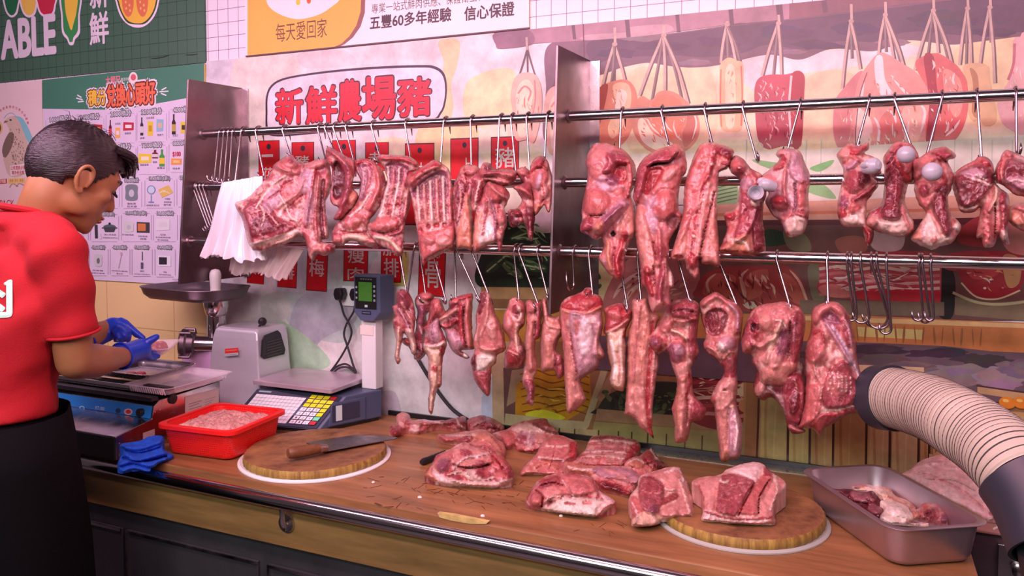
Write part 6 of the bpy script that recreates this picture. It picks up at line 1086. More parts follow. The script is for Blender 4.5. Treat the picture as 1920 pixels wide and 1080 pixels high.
hang('pork_joint', 'curled cut with a long hanging shank that reaches lowest of all', 'curled cut with the lowest hanging shank',
 [(1090, 270), (1150, 215), (1215, 191), (1290, 235), (1360, 270), (1412, 350), (1405, 450), (1390, 560), (1378, 660), (1368, 780), (1372, 890), (1362, 1020), (1400, 1160), (1413, 1290), (1385, 1426), (1320, 1446), (1272, 1468), (1240, 1440), (1230, 1340), (1210, 1180), (1195, 1050), (1166, 1000), (1210, 890), (1270, 800), (1232, 720), (1190, 680), (1140, 640), (1114, 590), (1132, 510), (1098, 380)],
 [('S', [(1110, 280), (1210, 215), (1310, 270), (1380, 360), (1370, 480)], 66, .014, 'rose'), ('S', [(1310, 280), (1370, 360), (1370, 460)], 30, .006, 'memb'), ('P', [(1150, 330), (1240, 310), (1300, 360), (1280, 450), (1230, 520), (1150, 500), (1120, 400)], -.010, 'dark'), ('S', [(1180, 340), (1200, 430), (1180, 500)], 14, .004, 'lean'), ('S', [(1230, 330), (1240, 420), (1220, 500)], 12, .004, 'pink'), ('L', 1290, 580, 76, 66, -30, .020, 'memb'), ('L', 1245, 600, 26, 44, -30, .006, 'white'), ('S', [(1150, 600), (1210, 640), (1240, 690)], 30, .010, 'fatp'), ('S', [(1270, 690), (1300, 650), (1340, 640)], 24, .010, 'peach'),
  ('P', [(1250, 720), (1360, 660), (1360, 820), (1280, 830)], .006, 'lean'), ('P', [(1210, 900), (1290, 830), (1365, 860), (1350, 1000), (1260, 1080), (1200, 1060)], .010, 'fatp'), ('L', 1278, 926, 18, 10, 0, -.008, 'dark'), ('L', 1185, 1000, 26, 34, 0, .008, 'pink'), ('P', [(1220, 1100), (1300, 1080), (1290, 1300), (1270, 1460), (1240, 1420)], .006, 'skin'), ('P', [(1310, 1080), (1380, 1080), (1405, 1280), (1380, 1410), (1310, 1440), (1300, 1300)], .012, 'memb'), ('S', [(1300, 1100), (1296, 1260), (1290, 1420)], 14, -.006, 'fatp'), ('S', [(1350, 1120), (1370, 1240), (1350, 1380)], 18, .004, 'pale'), ('L', 1330, 1050, 20, 14, 0, .008, 'cream'), ('L', 1280, 1400, 26, 50, 15, .008, 'peach')],
 [(1350, (1385, 570))], z=zG, T=.032, pal='rose', row='l', dy=.012)
flesh('pork_shank', 'dark muscle hanging behind the rounded smooth leg joint', 'meat', 'pork cuts hanging from the lower rail',
 [(1000, 50), (1250, 40), (1320, 150), (1332, 400), (1292, 540), (1322, 600), (1225, 613), (1180, 540), (1150, 430), (1070, 340), (1000, 362), (940, 320), (936, 220)],
 [('P', [(1150, 200), (1300, 180), (1320, 400), (1280, 540), (1190, 520), (1160, 400)], .012, 'lean'), ('L', 980, 270, 40, 70, 20, .008, 'fatp'), ('S', [(1040, 270), (1110, 330), (1170, 460)], 20, .006, 'memb'), ('S', [(1240, 200), (1260, 320), (1220, 460)], 10, .004, 'fatp'), ('S', [(1200, 560), (1260, 590), (1310, 600)], 26, .006, 'rose'), ('L', 1240, 380, 40, 90, 10, .008, 'dark')],
 z=zK, T=.03, pal='dark', row='l', dy=-.004)
hang('pork_joint', 'smooth rounded leg joint with a pale diagonal fat band, second from the right', 'smooth rounded leg joint',
 [(1410, 500), (1440, 400), (1500, 310), (1590, 280), (1700, 261), (1780, 280), (1850, 320), (1882, 420), (1862, 560), (1832, 700), (1812, 780), (1762, 830), (1742, 890), (1640, 892), (1550, 872), (1520, 780), (1480, 720), (1470, 660), (1410, 640), (1398, 580)],
 [('L', 1660, 380, 170, 120, 0, .016, 'rose'), ('L', 1570, 420, 60, 70, 20, .006, 'skin'), ('P', [(1425, 440), (1500, 350), (1530, 400), (1520, 560), (1460, 640), (1410, 580)], .006, 'lean'), ('L', 1500, 460, 34, 44, 0, -.012, 'deep'), ('S', [(1480, 400), (1520, 440), (1500, 520)], 16, .008, 'red'), ('S', [(1700, 400), (1660, 520), (1600, 560), (1540, 600), (1500, 580)], 46, .008, 'fatp'), ('S', [(1690, 440), (1620, 600), (1590, 720)], 40, .004, 'cream'), ('P', [(1700, 470), (1740, 480), (1750, 600), (1680, 760), (1620, 760), (1660, 620)], .004, 'purp'), ('S', [(1660, 400), (1700, 410), (1740, 460)], 10, .003, 'white'), ('P', [(1770, 360), (1850, 340), (1872, 440), (1840, 640), (1780, 740), (1770, 560)], .008, 'lean'), ('S', [(1765, 420), (1760, 560), (1750, 680)], 16, -.008, 'dark'), ('S', [(1800, 420), (1790, 560)], 14, .004, 'memb'), ('P', [(1540, 780), (1640, 740), (1800, 720), (1800, 780), (1740, 880), (1640, 884), (1560, 860)], .004, 'skin'), ('L', 1630, 700, 80, 60, 0, .006, 'fatp'), ('L', 1440, 600, 36, 50, 0, .008, 'rose')],
 [(1460, (1482, 566))], z=zG, T=.046, pal='rose', row='l', dy=.018)
hang('pork_joint', 'largest dark pink leg muscle, rightmost of the lower row beside the hose', 'largest leg muscle beside the hose',
 [(330, 330), (380, 290), (450, 262), (532, 272), (586, 325), (626, 420), (658, 530), (662, 640), (690, 780), (714, 880), (690, 1070), (600, 1110), (520, 1160), (425, 1216), (385, 1267), (340, 1220), (270, 1212), (230, 1198), (262, 1070), (285, 890), (278, 760), (274, 620), (320, 480)],
 [('S', [(350, 400), (400, 320), (480, 290), (560, 340)], 80, .012, 'rose'), ('P', [(400, 370), (480, 340), (560, 420), (500, 440), (420, 420)], -.010, 'purp'), ('L', 600, 480, 44, 130, -10, .010, 'lean'), ('S', [(580, 400), (610, 480), (630, 600)], 16, .004, 'memb'), ('S', [(440, 430), (500, 520), (560, 620), (620, 720)], 44, .012, 'memb'), ('S', [(480, 440), (560, 560), (650, 740), (700, 880)], 20, .006, (200, 150, 180)), ('L', 360, 600, 80, 130, 10, .014, 'pink'), ('S', [(340, 500), (400, 480), (420, 560)], 20, .008, 'red'), ('L', 400, 680, 50, 60, 0, .008, 'rose'), ('S', [(340, 700), (360, 800), (400, 880), (390, 1000)], 18, .006, 'fatp'), ('S', [(470, 760), (430, 840), (400, 900)], 12, -.005, 'lean'),
  ('P', [(420, 840), (560, 700), (640, 800), (680, 960), (600, 1050), (440, 1060), (400, 960)], .010, 'lean'), ('L', 520, 880, 90, 90, 0, .004, 'rose'), ('S', [(440, 800), (400, 920), (380, 1080), (300, 1190)], 14, .004, 'fatp'), ('P', [(285, 900), (380, 900), (390, 1080), (300, 1190), (240, 1190), (270, 1060)], .006, 'pink'), ('P', [(310, 1180), (400, 1100), (520, 1090), (680, 1060), (600, 1105), (440, 1200), (385, 1250), (340, 1215)], .006, 'red'), ('S', [(420, 1080), (540, 1070), (660, 1040)], 10, .003, 'fat')]+[('S', [(450+k*34, 780+k*10), (470+k*30, 860+k*8), (440+k*36, 950)], 5, .002, 'pale') for k in range(6)],
 [(1555, (1553, 560))], z=zH, T=.042, pal='rose', row='l', dy=.016)
# ================================================================== cuts lying on the counter
def lay(name, label, out, feats, z, lie, group='pork cuts lying on the wooden counter', cat='meat', **kw):
    return flesh(name, label, cat, group, out, feats, z=z, lie=lie, **kw)
lay('shin_bone', 'long meaty leg bone with two round knuckle ends, lying at the back of the counter',
 [(180, 590), (175, 520), (222, 493), (272, 510), (290, 550), (372, 545), (480, 555), (590, 540), (680, 522), (700, 560), (692, 620), (600, 624), (500, 592), (420, 612), (335, 652), (270, 640), (262, 616), (228, 625), (222, 660), (172, 682), (126, 660), (120, 605), (150, 588)],
 [('L', 225, 530, 50, 36, 0, .012, 'fatp'), ('L', 172, 632, 48, 46, 0, .012, 'red'), ('L', 172, 632, 30, 28, 0, .002, 'blood'), ('L', 325, 575, 44, 34, 0, .012, 'fat'), ('L', 310, 625, 40, 24, 0, .008, 'fat'), ('S', [(240, 560), (380, 570), (520, 570), (660, 560)], 46, .010, 'rose'), ('P', [(470, 560), (580, 545), (640, 560), (560, 590)], .004, 'blood'), ('L', 650, 570, 40, 50, 20, .010, 'lean'), ('S', [(620, 530), (640, 580), (680, 610)], 14, .004, 'fat'), ('S', [(380, 550), (460, 560), (520, 580)], 14, .004, 'pale')],
 zL, ((130, 676), (690, 636), 26), T=.018, pal='rose')
lay('pork_trimming', 'ragged dark trimming at the end of the leg bone, back of the counter',
 [(702, 560), (760, 525), (822, 513), (900, 540), (975, 590), (976, 622), (920, 642), (800, 650), (730, 630)], [('L', 780, 560, 60, 40, 0, .010, 'pink'), ('S', [(740, 600), (840, 560), (940, 600)], 22, .008, 'fatp'), ('L', 870, 580, 60, 36, 10, .010, 'lean'), ('S', [(800, 620), (880, 610), (950, 620)], 12, -.005, 'dark'), ('L', 820, 530, 30, 14, 0, .008, 'lean')],
 zL, ((720, 652), (980, 660), 24), T=.016, pal='lean')
lay('pork_joint', 'pale ham end with purple-veined meat, at the back behind the two slabs',
 [(900, 650), (990, 622), (1080, 570), (1200, 546), (1290, 538), (1330, 590), (1392, 650), (1340, 690), (1280, 750), (1200, 797), (1090, 782), (1060, 742), (1000, 768), (950, 690)],
 [('P', [(1040, 620), (1100, 580), (1220, 580), (1330, 640), (1240, 650), (1100, 640)], .012, 'fat'), ('L', 1260, 570, 80, 34, 10, .014, 'lean'), ('S', [(1200, 580), (1280, 620), (1370, 650)], 24, .008, 'dark'), ('P', [(960, 650), (1040, 640), (1070, 730), (1000, 760)], .006, 'pink'), ('L', 1150, 690, 90, 50, 10, .010, 'memb'), ('L', 1110, 690, 40, 34, 0, .006, 'lean'), ('S', [(1060, 640), (1100, 720), (1120, 780)], 14, .005, 'fatp'), ('S', [(1180, 640), (1160, 720), (1200, 770)], 14, .004, 'fat'), ('L', 1250, 690, 50, 44, 0, .010, 'fatp'), ('S', [(1090, 775), (1160, 785), (1230, 770)], 24, .006, 'red')],
 zL, ((1000, 772), (1200, 800), 27), T=.020, pal='rose')
lay('pork_strip', 'salmon-coloured skin-on strip with a pointed left end, under the big front lump',
 [(480, 657), (560, 655), (640, 642), (740, 630), (830, 620), (930, 690), (985, 742), (986, 820), (960, 845), (930, 800), (860, 780), (740, 740), (640, 726), (540, 726), (490, 690)],
 [('P', [(640, 650), (830, 625), (960, 740), (940, 800), (860, 720), (740, 690)], .010, 'peach'), ('P', [(490, 665), (620, 660), (640, 700), (540, 720)], .008, 'pink'), ('L', 690, 690, 60, 30, -10, .010, 'lean'), ('S', [(540, 660), (640, 670), (760, 660)], 12, .004, 'fat'), ('S', [(880, 680), (950, 760), (960, 830)], 20, .006, 'rose')],
 zL, ((490, 724), (960, 846), 24), T=.016, pal='skin')
lay('pork_shoulder', 'big marbled shoulder lump with a white skin edge, nearest the black knife handle',
 [(382, 962), (440, 880), (470, 820), (520, 795), (600, 752), (690, 715), (750, 745), (830, 740), (940, 800), (1020, 880), (1052, 960), (1042, 1010), (960, 1052), (870, 1064), (700, 1055), (560, 1048), (450, 1012)],
 [('P', [(470, 850), (560, 770), (640, 760), (580, 860), (530, 930), (460, 920)], .010, 'rose'), ('L', 530, 890, 60, 50, -40, .012, 'purp'), ('P', [(620, 760), (760, 750), (860, 800), (900, 870), (760, 900), (640, 920), (600, 850)], .014, 'fatp'), ('L', 690, 800, 50, 34, 20, .006, 'lean'), ('S', [(600, 920), (680, 840), (780, 820), (860, 800)], 22, .010, 'pale'), ('L', 810, 880, 40, 30, 0, .012, 'lean'), ('S', [(600, 880), (640, 900), (760, 910), (880, 880)], 16, -.010, 'dark'), ('L', 930, 860, 70, 60, 30, .014, 'pink'), ('S', [(880, 800), (940, 870), (1000, 960)], 18, -.008, 'blood'), ('L', 960, 970, 66, 50, 10, .014, 'pink'), ('L', 1010, 940, 30, 40, 0, .008, 'lean'),
  ('L', 745, 965, 80, 40, 10, .010, 'fat'), ('L', 800, 960, 40, 20, 10, .006, 'lean'), ('L', 630, 990, 44, 28, 0, .012, 'lean'), ('S', [(560, 960), (680, 940), (800, 1000), (900, 980)], 14, .006, 'white'), ('P', [(390, 965), (450, 930), (560, 980), (700, 1010), (900, 1010), (1040, 990), (960, 1048), (860, 1060), (700, 1050), (560, 1044), (450, 1008)], .006, 'pale'), ('P', [(385, 960), (430, 900), (450, 960), (480, 1000), (440, 1000)], .008, 'peach'), ('S', [(560, 1000), (700, 1030), (860, 1030)], 14, .003, 'white')],
 zL, ((560, 1050), (880, 1066), 30), T=.027, pal='rib', rim=.04)
lay('belly_slab', 'curved salmon belly slab, left of the pair at the back of the counter',
 [(60, 425), (110, 350), (180, 290), (240, 182), (330, 141), (420, 165), (492, 200), (490, 262), (470, 310), (420, 330), (400, 380), (400, 420), (350, 442), (220, 442), (120, 437), (70, 447)],
 [('P', [(240, 190), (330, 150), (430, 180), (440, 260), (390, 320), (340, 340), (180, 320)], .008, 'rose'), ('S', [(260, 220), (340, 230), (420, 220)], 14, .003, 'fat'), ('S', [(200, 310), (290, 320), (390, 330)], 20, .006, 'pale'), ('S', [(180, 380), (260, 350), (340, 390)], 26, .005, 'peach'), ('P', [(440, 200), (490, 205), (485, 300), (440, 320)], .002, 'red'), ('S', [(330, 200), (310, 300), (280, 400)], 12, -.004, 'rose'), ('P', [(75, 430), (120, 400), (200, 420), (200, 440), (80, 442)], .002, 'skin')],
 zI, ((80, 448), (400, 444), 19), T=.016, pal='skin', rim=.014, fib=(.012, .05))
lay('belly_slab', 'wide striped belly slab, right of the pair at the back of the counter',
 [(420, 340), (530, 270), (590, 165), (640, 150), (680, 144), (780, 150), (900, 170), (952, 198), (962, 250), (905, 320), (832, 376), (740, 376), (560, 374), (470, 382)],
 [('S', [(580, 190), (740, 180), (920, 205)], 14, .004, 'fat'), ('S', [(560, 230), (740, 220), (900, 240)], 12, .003, 'fatp'), ('S', [(540, 270), (720, 264), (880, 280)], 12, .003, 'pale'), ('S', [(520, 310), (700, 300), (850, 320)], 14, .004, 'fat'), ('S', [(500, 345), (660, 340), (800, 350)], 12, .003, 'fatp'), ('P', [(600, 160), (700, 148), (720, 165), (620, 180)], .003, 'lean'), ('P', [(905, 215), (955, 200), (960, 250), (840, 372), (830, 340)], .001, 'red'), ('S', [(600, 170), (760, 160), (930, 190)], 10, .002, 'lean')],
 zI, ((470, 384), (832, 378), 19), T=.016, pal='rose', rim=.014, fib=(.010, .05))
lay('pork_shank', 'small knuckle piece with a white tip, behind the middle front pieces',
 [(840, 360), (900, 312), (960, 300), (1000, 262), (1030, 250), (1046, 238), (1090, 300), (1142, 350), (1166, 380), (1100, 402), (1040, 440), (1000, 470), (960, 470), (900, 415)],
 [('L', 930, 350, 70, 40, 10, .012, 'peach'), ('S', [(870, 350), (930, 320), (1000, 350)], 14, .005, 'pale'), ('L', 1020, 310, 44, 50, 10, .012, 'red'), ('S', [(1040, 248), (1060, 280), (1090, 320)], 20, .006, 'pale'), ('L', 1090, 360, 60, 34, 20, .008, 'dark'), ('S', [(1000, 300), (1010, 350), (1060, 400)], 12, -.005, 'blood'), ('S', [(1060, 340), (1100, 370), (1150, 380)], 12, .004, 'lean')],
 zI, ((900, 474), (1166, 392), 26), T=.020, pal='skin')
lay('pork_loin', 'long loin flap with a dark red cut end, lying across the middle of the counter',
 [(396, 342), (560, 370), (700, 371), (850, 376), (920, 410), (982, 470), (950, 520), (920, 570), (890, 605), (850, 608), (760, 576), (690, 560), (630, 520), (600, 470), (560, 440), (480, 430), (412, 410)],
 [('P', [(400, 350), (560, 375), (640, 400), (600, 440), (480, 425), (415, 405)], .008, 'peach'), ('S', [(420, 380), (520, 400), (600, 400)], 14, .004, 'pale'), ('P', [(600, 400), (740, 380), (880, 400), (970, 470), (920, 520), (800, 480), (680, 470)], .014, 'memb'), ('S', [(700, 400), (800, 430), (900, 500)], 26, .005, 'fatp'), ('L', 800, 470, 30, 10, 0, .003, 'peach'), ('P', [(620, 490), (720, 480), (840, 540), (900, 580), (860, 602), (760, 570), (680, 545)], .004, 'blood'), ('P', [(660, 500), (760, 520), (860, 580), (760, 560)], .002, 'deep'), ('S', [(610, 480), (700, 480), (820, 520), (910, 570)], 12, .005, 'rose')],
 zI, ((560, 560), (880, 612), 24), T=.016, pal='rose')
lay('pork_shoulder', 'rounded shoulder joint with a thick white skin rim, front of the counter',
 [(104, 642), (140, 560), (180, 500), (240, 460), (330, 430), (450, 430), (560, 450), (622, 490), (650, 556), (720, 600), (772, 640), (780, 666), (700, 722), (640, 762), (500, 756), (350, 737), (250, 712), (150, 696)],
 [('P', [(150, 560), (250, 460), (400, 435), (560, 455), (620, 500), (640, 560), (520, 600), (330, 600), (220, 680), (140, 670)], .012, 'rose'), ('L', 280, 500, 90, 40, -20, .012, 'lean'), ('L', 300, 580, 80, 60, 10, .014, 'fatp'), ('S', [(380, 480), (420, 540), (460, 600)], 14, .006, 'pale'), ('L', 490, 540, 90, 56, 10, .010, 'rose'), ('L', 170, 620, 50, 50, 0, .012, 'rose'), ('S', [(180, 560), (230, 600), (220, 680)], 16, -.008, 'blood'), ('S', [(220, 520), (300, 500), (380, 520)], 14, -.008, 'dark'), ('S', [(250, 640), (320, 600), (400, 620)], 12, .006, 'white'), ('L', 240, 480, 40, 14, -20, .006, 'red'),
  ('P', [(270, 705), (320, 640), (440, 610), (620, 620), (700, 640), (640, 700), (640, 756), (500, 750), (350, 730)], .010, 'white'), ('P', [(640, 560), (720, 605), (770, 645), (700, 715), (645, 750), (640, 680), (690, 630)], .004, 'pale'), ('L', 430, 655, 50, 14, 5, -.005, 'lean'), ('L', 560, 650, 40, 18, 0, -.005, 'rose'), ('S', [(640, 750), (700, 680), (770, 655)], 14, .003, 'skin')],
 zI, ((250, 716), (640, 766), 31), T=.027, pal='rib', rim=.04)
lay('pork_belly', 'belly square topped with a dark muscle, hanging over the left edge of the right block',
 [(875, 650), (890, 590), (940, 530), (952, 460), (1040, 420), (1150, 390), (1252, 383), (1282, 440), (1332, 540), (1372, 720), (1374, 776), (1280, 781), (1120, 784), (1112, 802), (1030, 836), (910, 826), (895, 790), (902, 740)],
 [('P', [(960, 470), (1050, 455), (1140, 520), (1140, 600), (1110, 690), (1080, 740), (990, 720), (950, 620)], .012, 'lean'), ('P', [(1110, 640), (1200, 580), (1250, 580), (1240, 620), (1150, 660), (1110, 680)], .010, 'blood'), ('P', [(1060, 430), (1240, 395), (1280, 500), (1330, 600), (1350, 740), (1130, 760), (1120, 690), (1250, 630), (1250, 570), (1150, 570), (1140, 500)], .008, 'fatp'), ('S', [(1150, 420), (1250, 400), (1290, 480)], 20, .006, 'pale'), ('S', [(1260, 480), (1300, 600), (1340, 740)], 24, .006, 'fat'), ('S', [(1150, 540), (1180, 560), (1220, 550)], 10, .003, 'white'), ('P', [(880, 650), (900, 600), (950, 620), (980, 720), (930, 780), (905, 740)], .004, 'pink'), ('P', [(905, 780), (980, 720), (1100, 740), (1110, 790), (1030, 830), (915, 820)], .002, 'cream'), ('S', [(900, 640), (940, 740), (920, 810)], 12, .003, 'pale'), ('L', 1060, 700, 40, 40, 0, .006, 'purp'), ('S', [(980, 560), (1060, 580), (1120, 570)], 8, .002, 'fatp'), ('S', [(1120, 775), (1240, 770), (1370, 770)], 16, .003, 'skin')],
 zI, ((910, 830), (1372, 782), 22), T=.019, pal='fat', rim=.022, zc=.9015)
lay('pork_belly', 'wide belly square with a dark muscle on top, lying on the right chopping block',
 [(1348, 505), (1360, 480), (1420, 456), (1560, 440), (1600, 405), (1640, 392), (1740, 356), (1862, 349), (1920, 398), (1974, 440), (2050, 490), (2044, 545), (1985, 640), (1968, 730), (1972, 803), (1900, 817), (1700, 817), (1580, 802), (1430, 782), (1432, 700), (1420, 600), (1390, 560)],
 [('P', [(1560, 460), (1660, 430), (1820, 490), (1770, 580), (1690, 740), (1640, 750), (1530, 710), (1540, 560)], .012, 'lean'), ('P', [(1640, 400), (1740, 362), (1860, 355), (1850, 440), (1830, 480), (1700, 430)], .008, 'pale'), ('P', [(1360, 490), (1560, 450), (1540, 560), (1520, 700), (1440, 690), (1400, 570)], .006, 'fatp'), ('S', [(1400, 520), (1430, 600), (1440, 700)], 16, .004, 'pink'), ('S', [(1560, 480), (1600, 500), (1620, 490)], 16, .004, 'white'), ('S', [(1640, 520), (1720, 500), (1800, 500)], 8, .002, 'fatp'), ('S', [(1600, 640), (1680, 600), (1740, 580)], 8, .002, 'rose'),
  ('P', [(1830, 490), (1900, 430), (1960, 460), (1920, 560), (1850, 660), (1850, 740), (1720, 740), (1700, 700), (1780, 580)], .008, 'pink'), ('S', [(1820, 500), (1760, 620), (1700, 740)], 12, -.008, 'blood'), ('S', [(1940, 470), (1860, 600), (1850, 740)], 12, -.008, 'dark'), ('P', [(1850, 640), (1960, 500), (2040, 500), (1980, 640), (1960, 800), (1880, 790)], .002, 'fatp'), ('S', [(1980, 480), (1990, 560), (1940, 700)], 22, .004, 'fat'), ('L', 1920, 420, 40, 34, 20, .008, 'lean'), ('P', [(1432, 700), (1560, 740), (1700, 770), (1900, 770), (1900, 814), (1700, 814), (1580, 800), (1432, 780)], .002, 'pale'), ('S', [(1440, 715), (1600, 760), (1760, 775), (1950, 760)], 16, .004, 'red'), ('S', [(1440, 770), (1600, 796), (1900, 808)], 14, .002, 'skin')],
 zI, ((1432, 788), (1900, 822), 21), T=.019, pal='fat', rim=.022, zc=.9165)
# ================================================================== counter
M_wood = mat('oiled chopping wood', own(166, 98, 68, .76), .42, var=.36, vscale=3.2, stretch=(1.0, 9, 9), bump=.08, bscale=8, coat=.12, rvar=.08)
M_wood2 = mat('dark wood board', own(150, 96, 62), .5, var=.35, vscale=3.0, stretch=(1, 8, 8))
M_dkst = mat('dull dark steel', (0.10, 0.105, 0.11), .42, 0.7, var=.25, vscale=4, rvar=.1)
M_blk = mat('black plastic', (0.012, 0.012, 0.014), .38); M_rub = mat('black rubber', (0.018, 0.017, 0.02), .6)
YF = -.635
ct = thing('butcher_counter', (-1.0, -.32, .74), 'long brown wooden butcher worktop with a steel rail along its front', 'counter')
e = MB(); e.box(-2.9, .200, YF, -.0135, .845, .89); wt = e.build('worktop', M_wood, ct, bevel=.003)
e = MB(); e.box(-2.9, .196, YF+.006, YF+.05, .742, .8448); e.build('front_board', M_wood2, ct, bevel=.002)
e = MB(); e.box(-.62, .199, -.06, -.0138, .8902, .8915); e.build('back_strip', M_steel, ct)
e = MB(); e.tube([(x, YF-.028, .866) for x in (-2.3, -1.5, -.9, -.3, .15)], .0165, 20); e.build('front_rail', M_tube, ct, smooth=True)
for x in (-1.215, -.15):
    e = MB(); e.tube([(x+.012, YF-.026, .852), (x+.012, YF-.026, .822), (x+.010, YF-.018, .806), (x+.004, YF-.006, .800), (x, YF+.004, .800)], .006, 10); q = e.build('rail_bracket', M_steel, ct, smooth=True)
    e = MB(); e.lathe([(.0, -.0035), (.021, -.003), (.022, .0), (.022, .006)], (x, YF+.002, .802), 24, 'y'); e.build('bracket_plate', M_steel, q, smooth=True)
    for dx, dz in ((-.012, .008), (.012, .010), (0, -.014)):
        e = MB(); e.lathe([(0, -.006), (.0035, -.005), (.004, -.0035)], (x+dx, YF+.002, .802+dz), 10, 'y'); e.build('screw', M_tube, q, smooth=True)
wz = lambda x, y: at_z(x, y, .8902)
p = Print(wz, n=(0, 0, 1))
rq = random.Random(21)
for i in range(70):
    x, y = rq.uniform(680, 1010), rq.uniform(890, 955)+0; y = max(y, 893+(x-680)*.05); a = rq.uniform(-1.2, 1.2); L_ = rq.uniform(6, 26)
    p.line([(x, y), (x+L_*math.cos(a), y+L_*math.sin(a)*.5)], rq.uniform(.5, 1.1), own(96, 44, 24), smooth=False)
for i in range(10):
    x, y = rq.uniform(1080, 1160), rq.uniform(960, 1000); p.line([(x, y), (x+rq.uniform(-20, 20), y+rq.uniform(3, 10))], .7, own(110, 56, 34), smooth=False)
p.build('knife_marks', M_print, wt, fixn=False).data.update()
e = MB(); A = [at_y(x, y, YF-.0012) for x, y in ((820, 962), (850, 966), (880, 972), (915, 979), (912, 982), (880, 982), (845, 976), (824, 970))]; e.prism(A, (0, 0, 0), (0, .01, 0)); e.build('chipped_edge', mat('split wood', own(196, 146, 96), .7, var=.3, vscale=40), wt)
cb = thing('counter_cabinet', (-1.0, -.32, 0), 'dull grey steel cabinet under the wooden worktop', 'cabinet')
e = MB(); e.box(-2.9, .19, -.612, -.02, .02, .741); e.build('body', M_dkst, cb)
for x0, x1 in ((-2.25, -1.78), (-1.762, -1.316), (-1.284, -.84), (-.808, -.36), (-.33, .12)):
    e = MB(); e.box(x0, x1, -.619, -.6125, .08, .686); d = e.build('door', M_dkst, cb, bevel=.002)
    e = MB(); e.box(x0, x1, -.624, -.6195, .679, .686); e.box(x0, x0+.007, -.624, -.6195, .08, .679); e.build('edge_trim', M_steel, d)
sd = thing('steel_side_cabinet', (.55, -.13, 0), 'low dark steel cabinet right of the counter end, below the hose', 'cabinet')
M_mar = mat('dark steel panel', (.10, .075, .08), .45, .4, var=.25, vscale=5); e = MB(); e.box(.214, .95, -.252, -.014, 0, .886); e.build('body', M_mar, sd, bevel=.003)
e = MB(); e.box(.214, .95, -.258, -.014, .8862, .893); e.build('top', mat('stained top', own(176, 112, 110), .5, var=.2, vscale=7), sd, bevel=.002)
e = MB(); e.box(.205, .2135, -.25, -.02, .3, .888); e.build('gap_shade', M_blk, sd)  # black strip put in for the shade of the gap at the counter end
c_ = at_y(1902, 1050, -.256); e = MB(); e.box(c_[0]-.03, c_[0]+.03, -.262, -.2525, c_[2]-.05, c_[2]+.03); q = e.build('latch_plate', M_steel, sd, bevel=.002)
e = MB(); e.lathe([(.016, -.002), (.016, -.018), (.010, -.022), (0, -.022)], (c_[0]+.008, -.2625, c_[2]-.012), 20, 'y'); e.build('latch_knob', M_steel, q, smooth=True)
p = Print(lambda x, y: at_z(x, y, .8931), n=(0, 0, 1)); p.line([(1862, 992), (1880, 984), (1906, 979), (1930, 976)], 4, own(238, 200, 206)); p.build('white_line', M_print, sd.children[1], fixn=False)  # thin white arc drawn on the cabinet top

# ------------------------------------------------------------------ chopping blocks
M_end = mat('end grain', own(172, 104, 70, .9), .55, col2=own(104, 56, 42), vscale=22, bump=.35, bscale=90); M_side = mat('bark side', own(190, 134, 72), .6, col2=own(120, 70, 36), vscale=30, stretch=(3, 3, .25), bump=.3, bscale=60)
def block(cx, cy, r, zt, rr, label, ringm):
    o = thing('chopping_block', (cx, cy, .8905), label, 'chopping block', 'round wooden chopping blocks')
    n = 160; e = MB(); rg = np.random.default_rng(int(r*1e4)); rad = lambda j, k: r*(1+.008*math.sin(j*5*2*math.pi/n+k)+.006*math.sin(j*3*2*math.pi/n))+.0022*abs(math.sin(j*math.pi*44/n))
    prof = [(.97, .8915), (1.0, .896), (1.0, zt-.008), (.985, zt-.001), (.96, zt), (.6, zt-.0015), (.3, zt-.002)]
    rings = [[(cx+rad(j, 0)*f*math.cos(2*math.pi*j/n), cy+rad(j, 0)*f*math.sin(2*math.pi*j/n), z_) for j in range(n)] for f, z_ in prof]
    e.rings(rings)
    q = e.build('wooden_disc', [M_side, M_end], o, smooth=True, crease=50)
    for pl in q.data.polygons: pl.material_index = 1 if (pl.normal.z > .6) else 0
    e = MB(); e.lathe([(r*.9, .8906), (rr, .8906), (rr, .8935), (rr-.006, .897), (rr-.010, .8945), (r*.9, .8945)], (cx, cy, 0), 80, closed=True); e.build('base_ring', ringm, o, smooth=True)
    return o
block(-1.284, -.436, .178, .915, .193, 'worn round chopping block with a cleaver lying on it, beside the red basket', mat('white plastic ring', own(236, 200, 216), .4))
block(-.225, -.382, .168, .9155, .180, 'worn round chopping block under the wide belly square, at the right', mat('pale ring', own(196, 170, 178), .35, .3))
# cleaver
cl = thing('cleaver', (-1.22, -.47, .918), 'broad steel cleaver with a wooden handle lying on the left chopping block', 'cleaver')
zb = .9205; A = [at_z(x, y, zb) for x, y in ((574, 832), (604, 826), (664, 817.5), (712, 819), (746, 822), (738, 825), (690, 833), (609, 848))]
e = MB(); e.prism(A, (0, 0, 0), (0, 0, .0028)); e.build('blade', mat('dark blade steel', (.30, .27, .28), .32, 1.0, var=.25, vscale=18, rvar=.12), cl, bevel=.0008)
h0, h1 = at_z(607, 840, zb+.012), at_z(540, 850, zb+.016); dv = (h1-h0)
e = MB(); e.tube([h0+dv*t for t in (0.12, .2, .5, .8, .95, 1.0)], [.0105, .012, .0145, .0150, .0140, .011], 18); q = e.build('handle', mat('handle wood', own(120, 62, 40), .5, var=.3, vscale=20, stretch=(4, 1, 4)), cl, smooth=True)
e = MB(); e.tube([h0-dv*.1, h0+dv*.12], [.008, .0115], 16); e.build('ferrule', M_steel, cl, smooth=True)
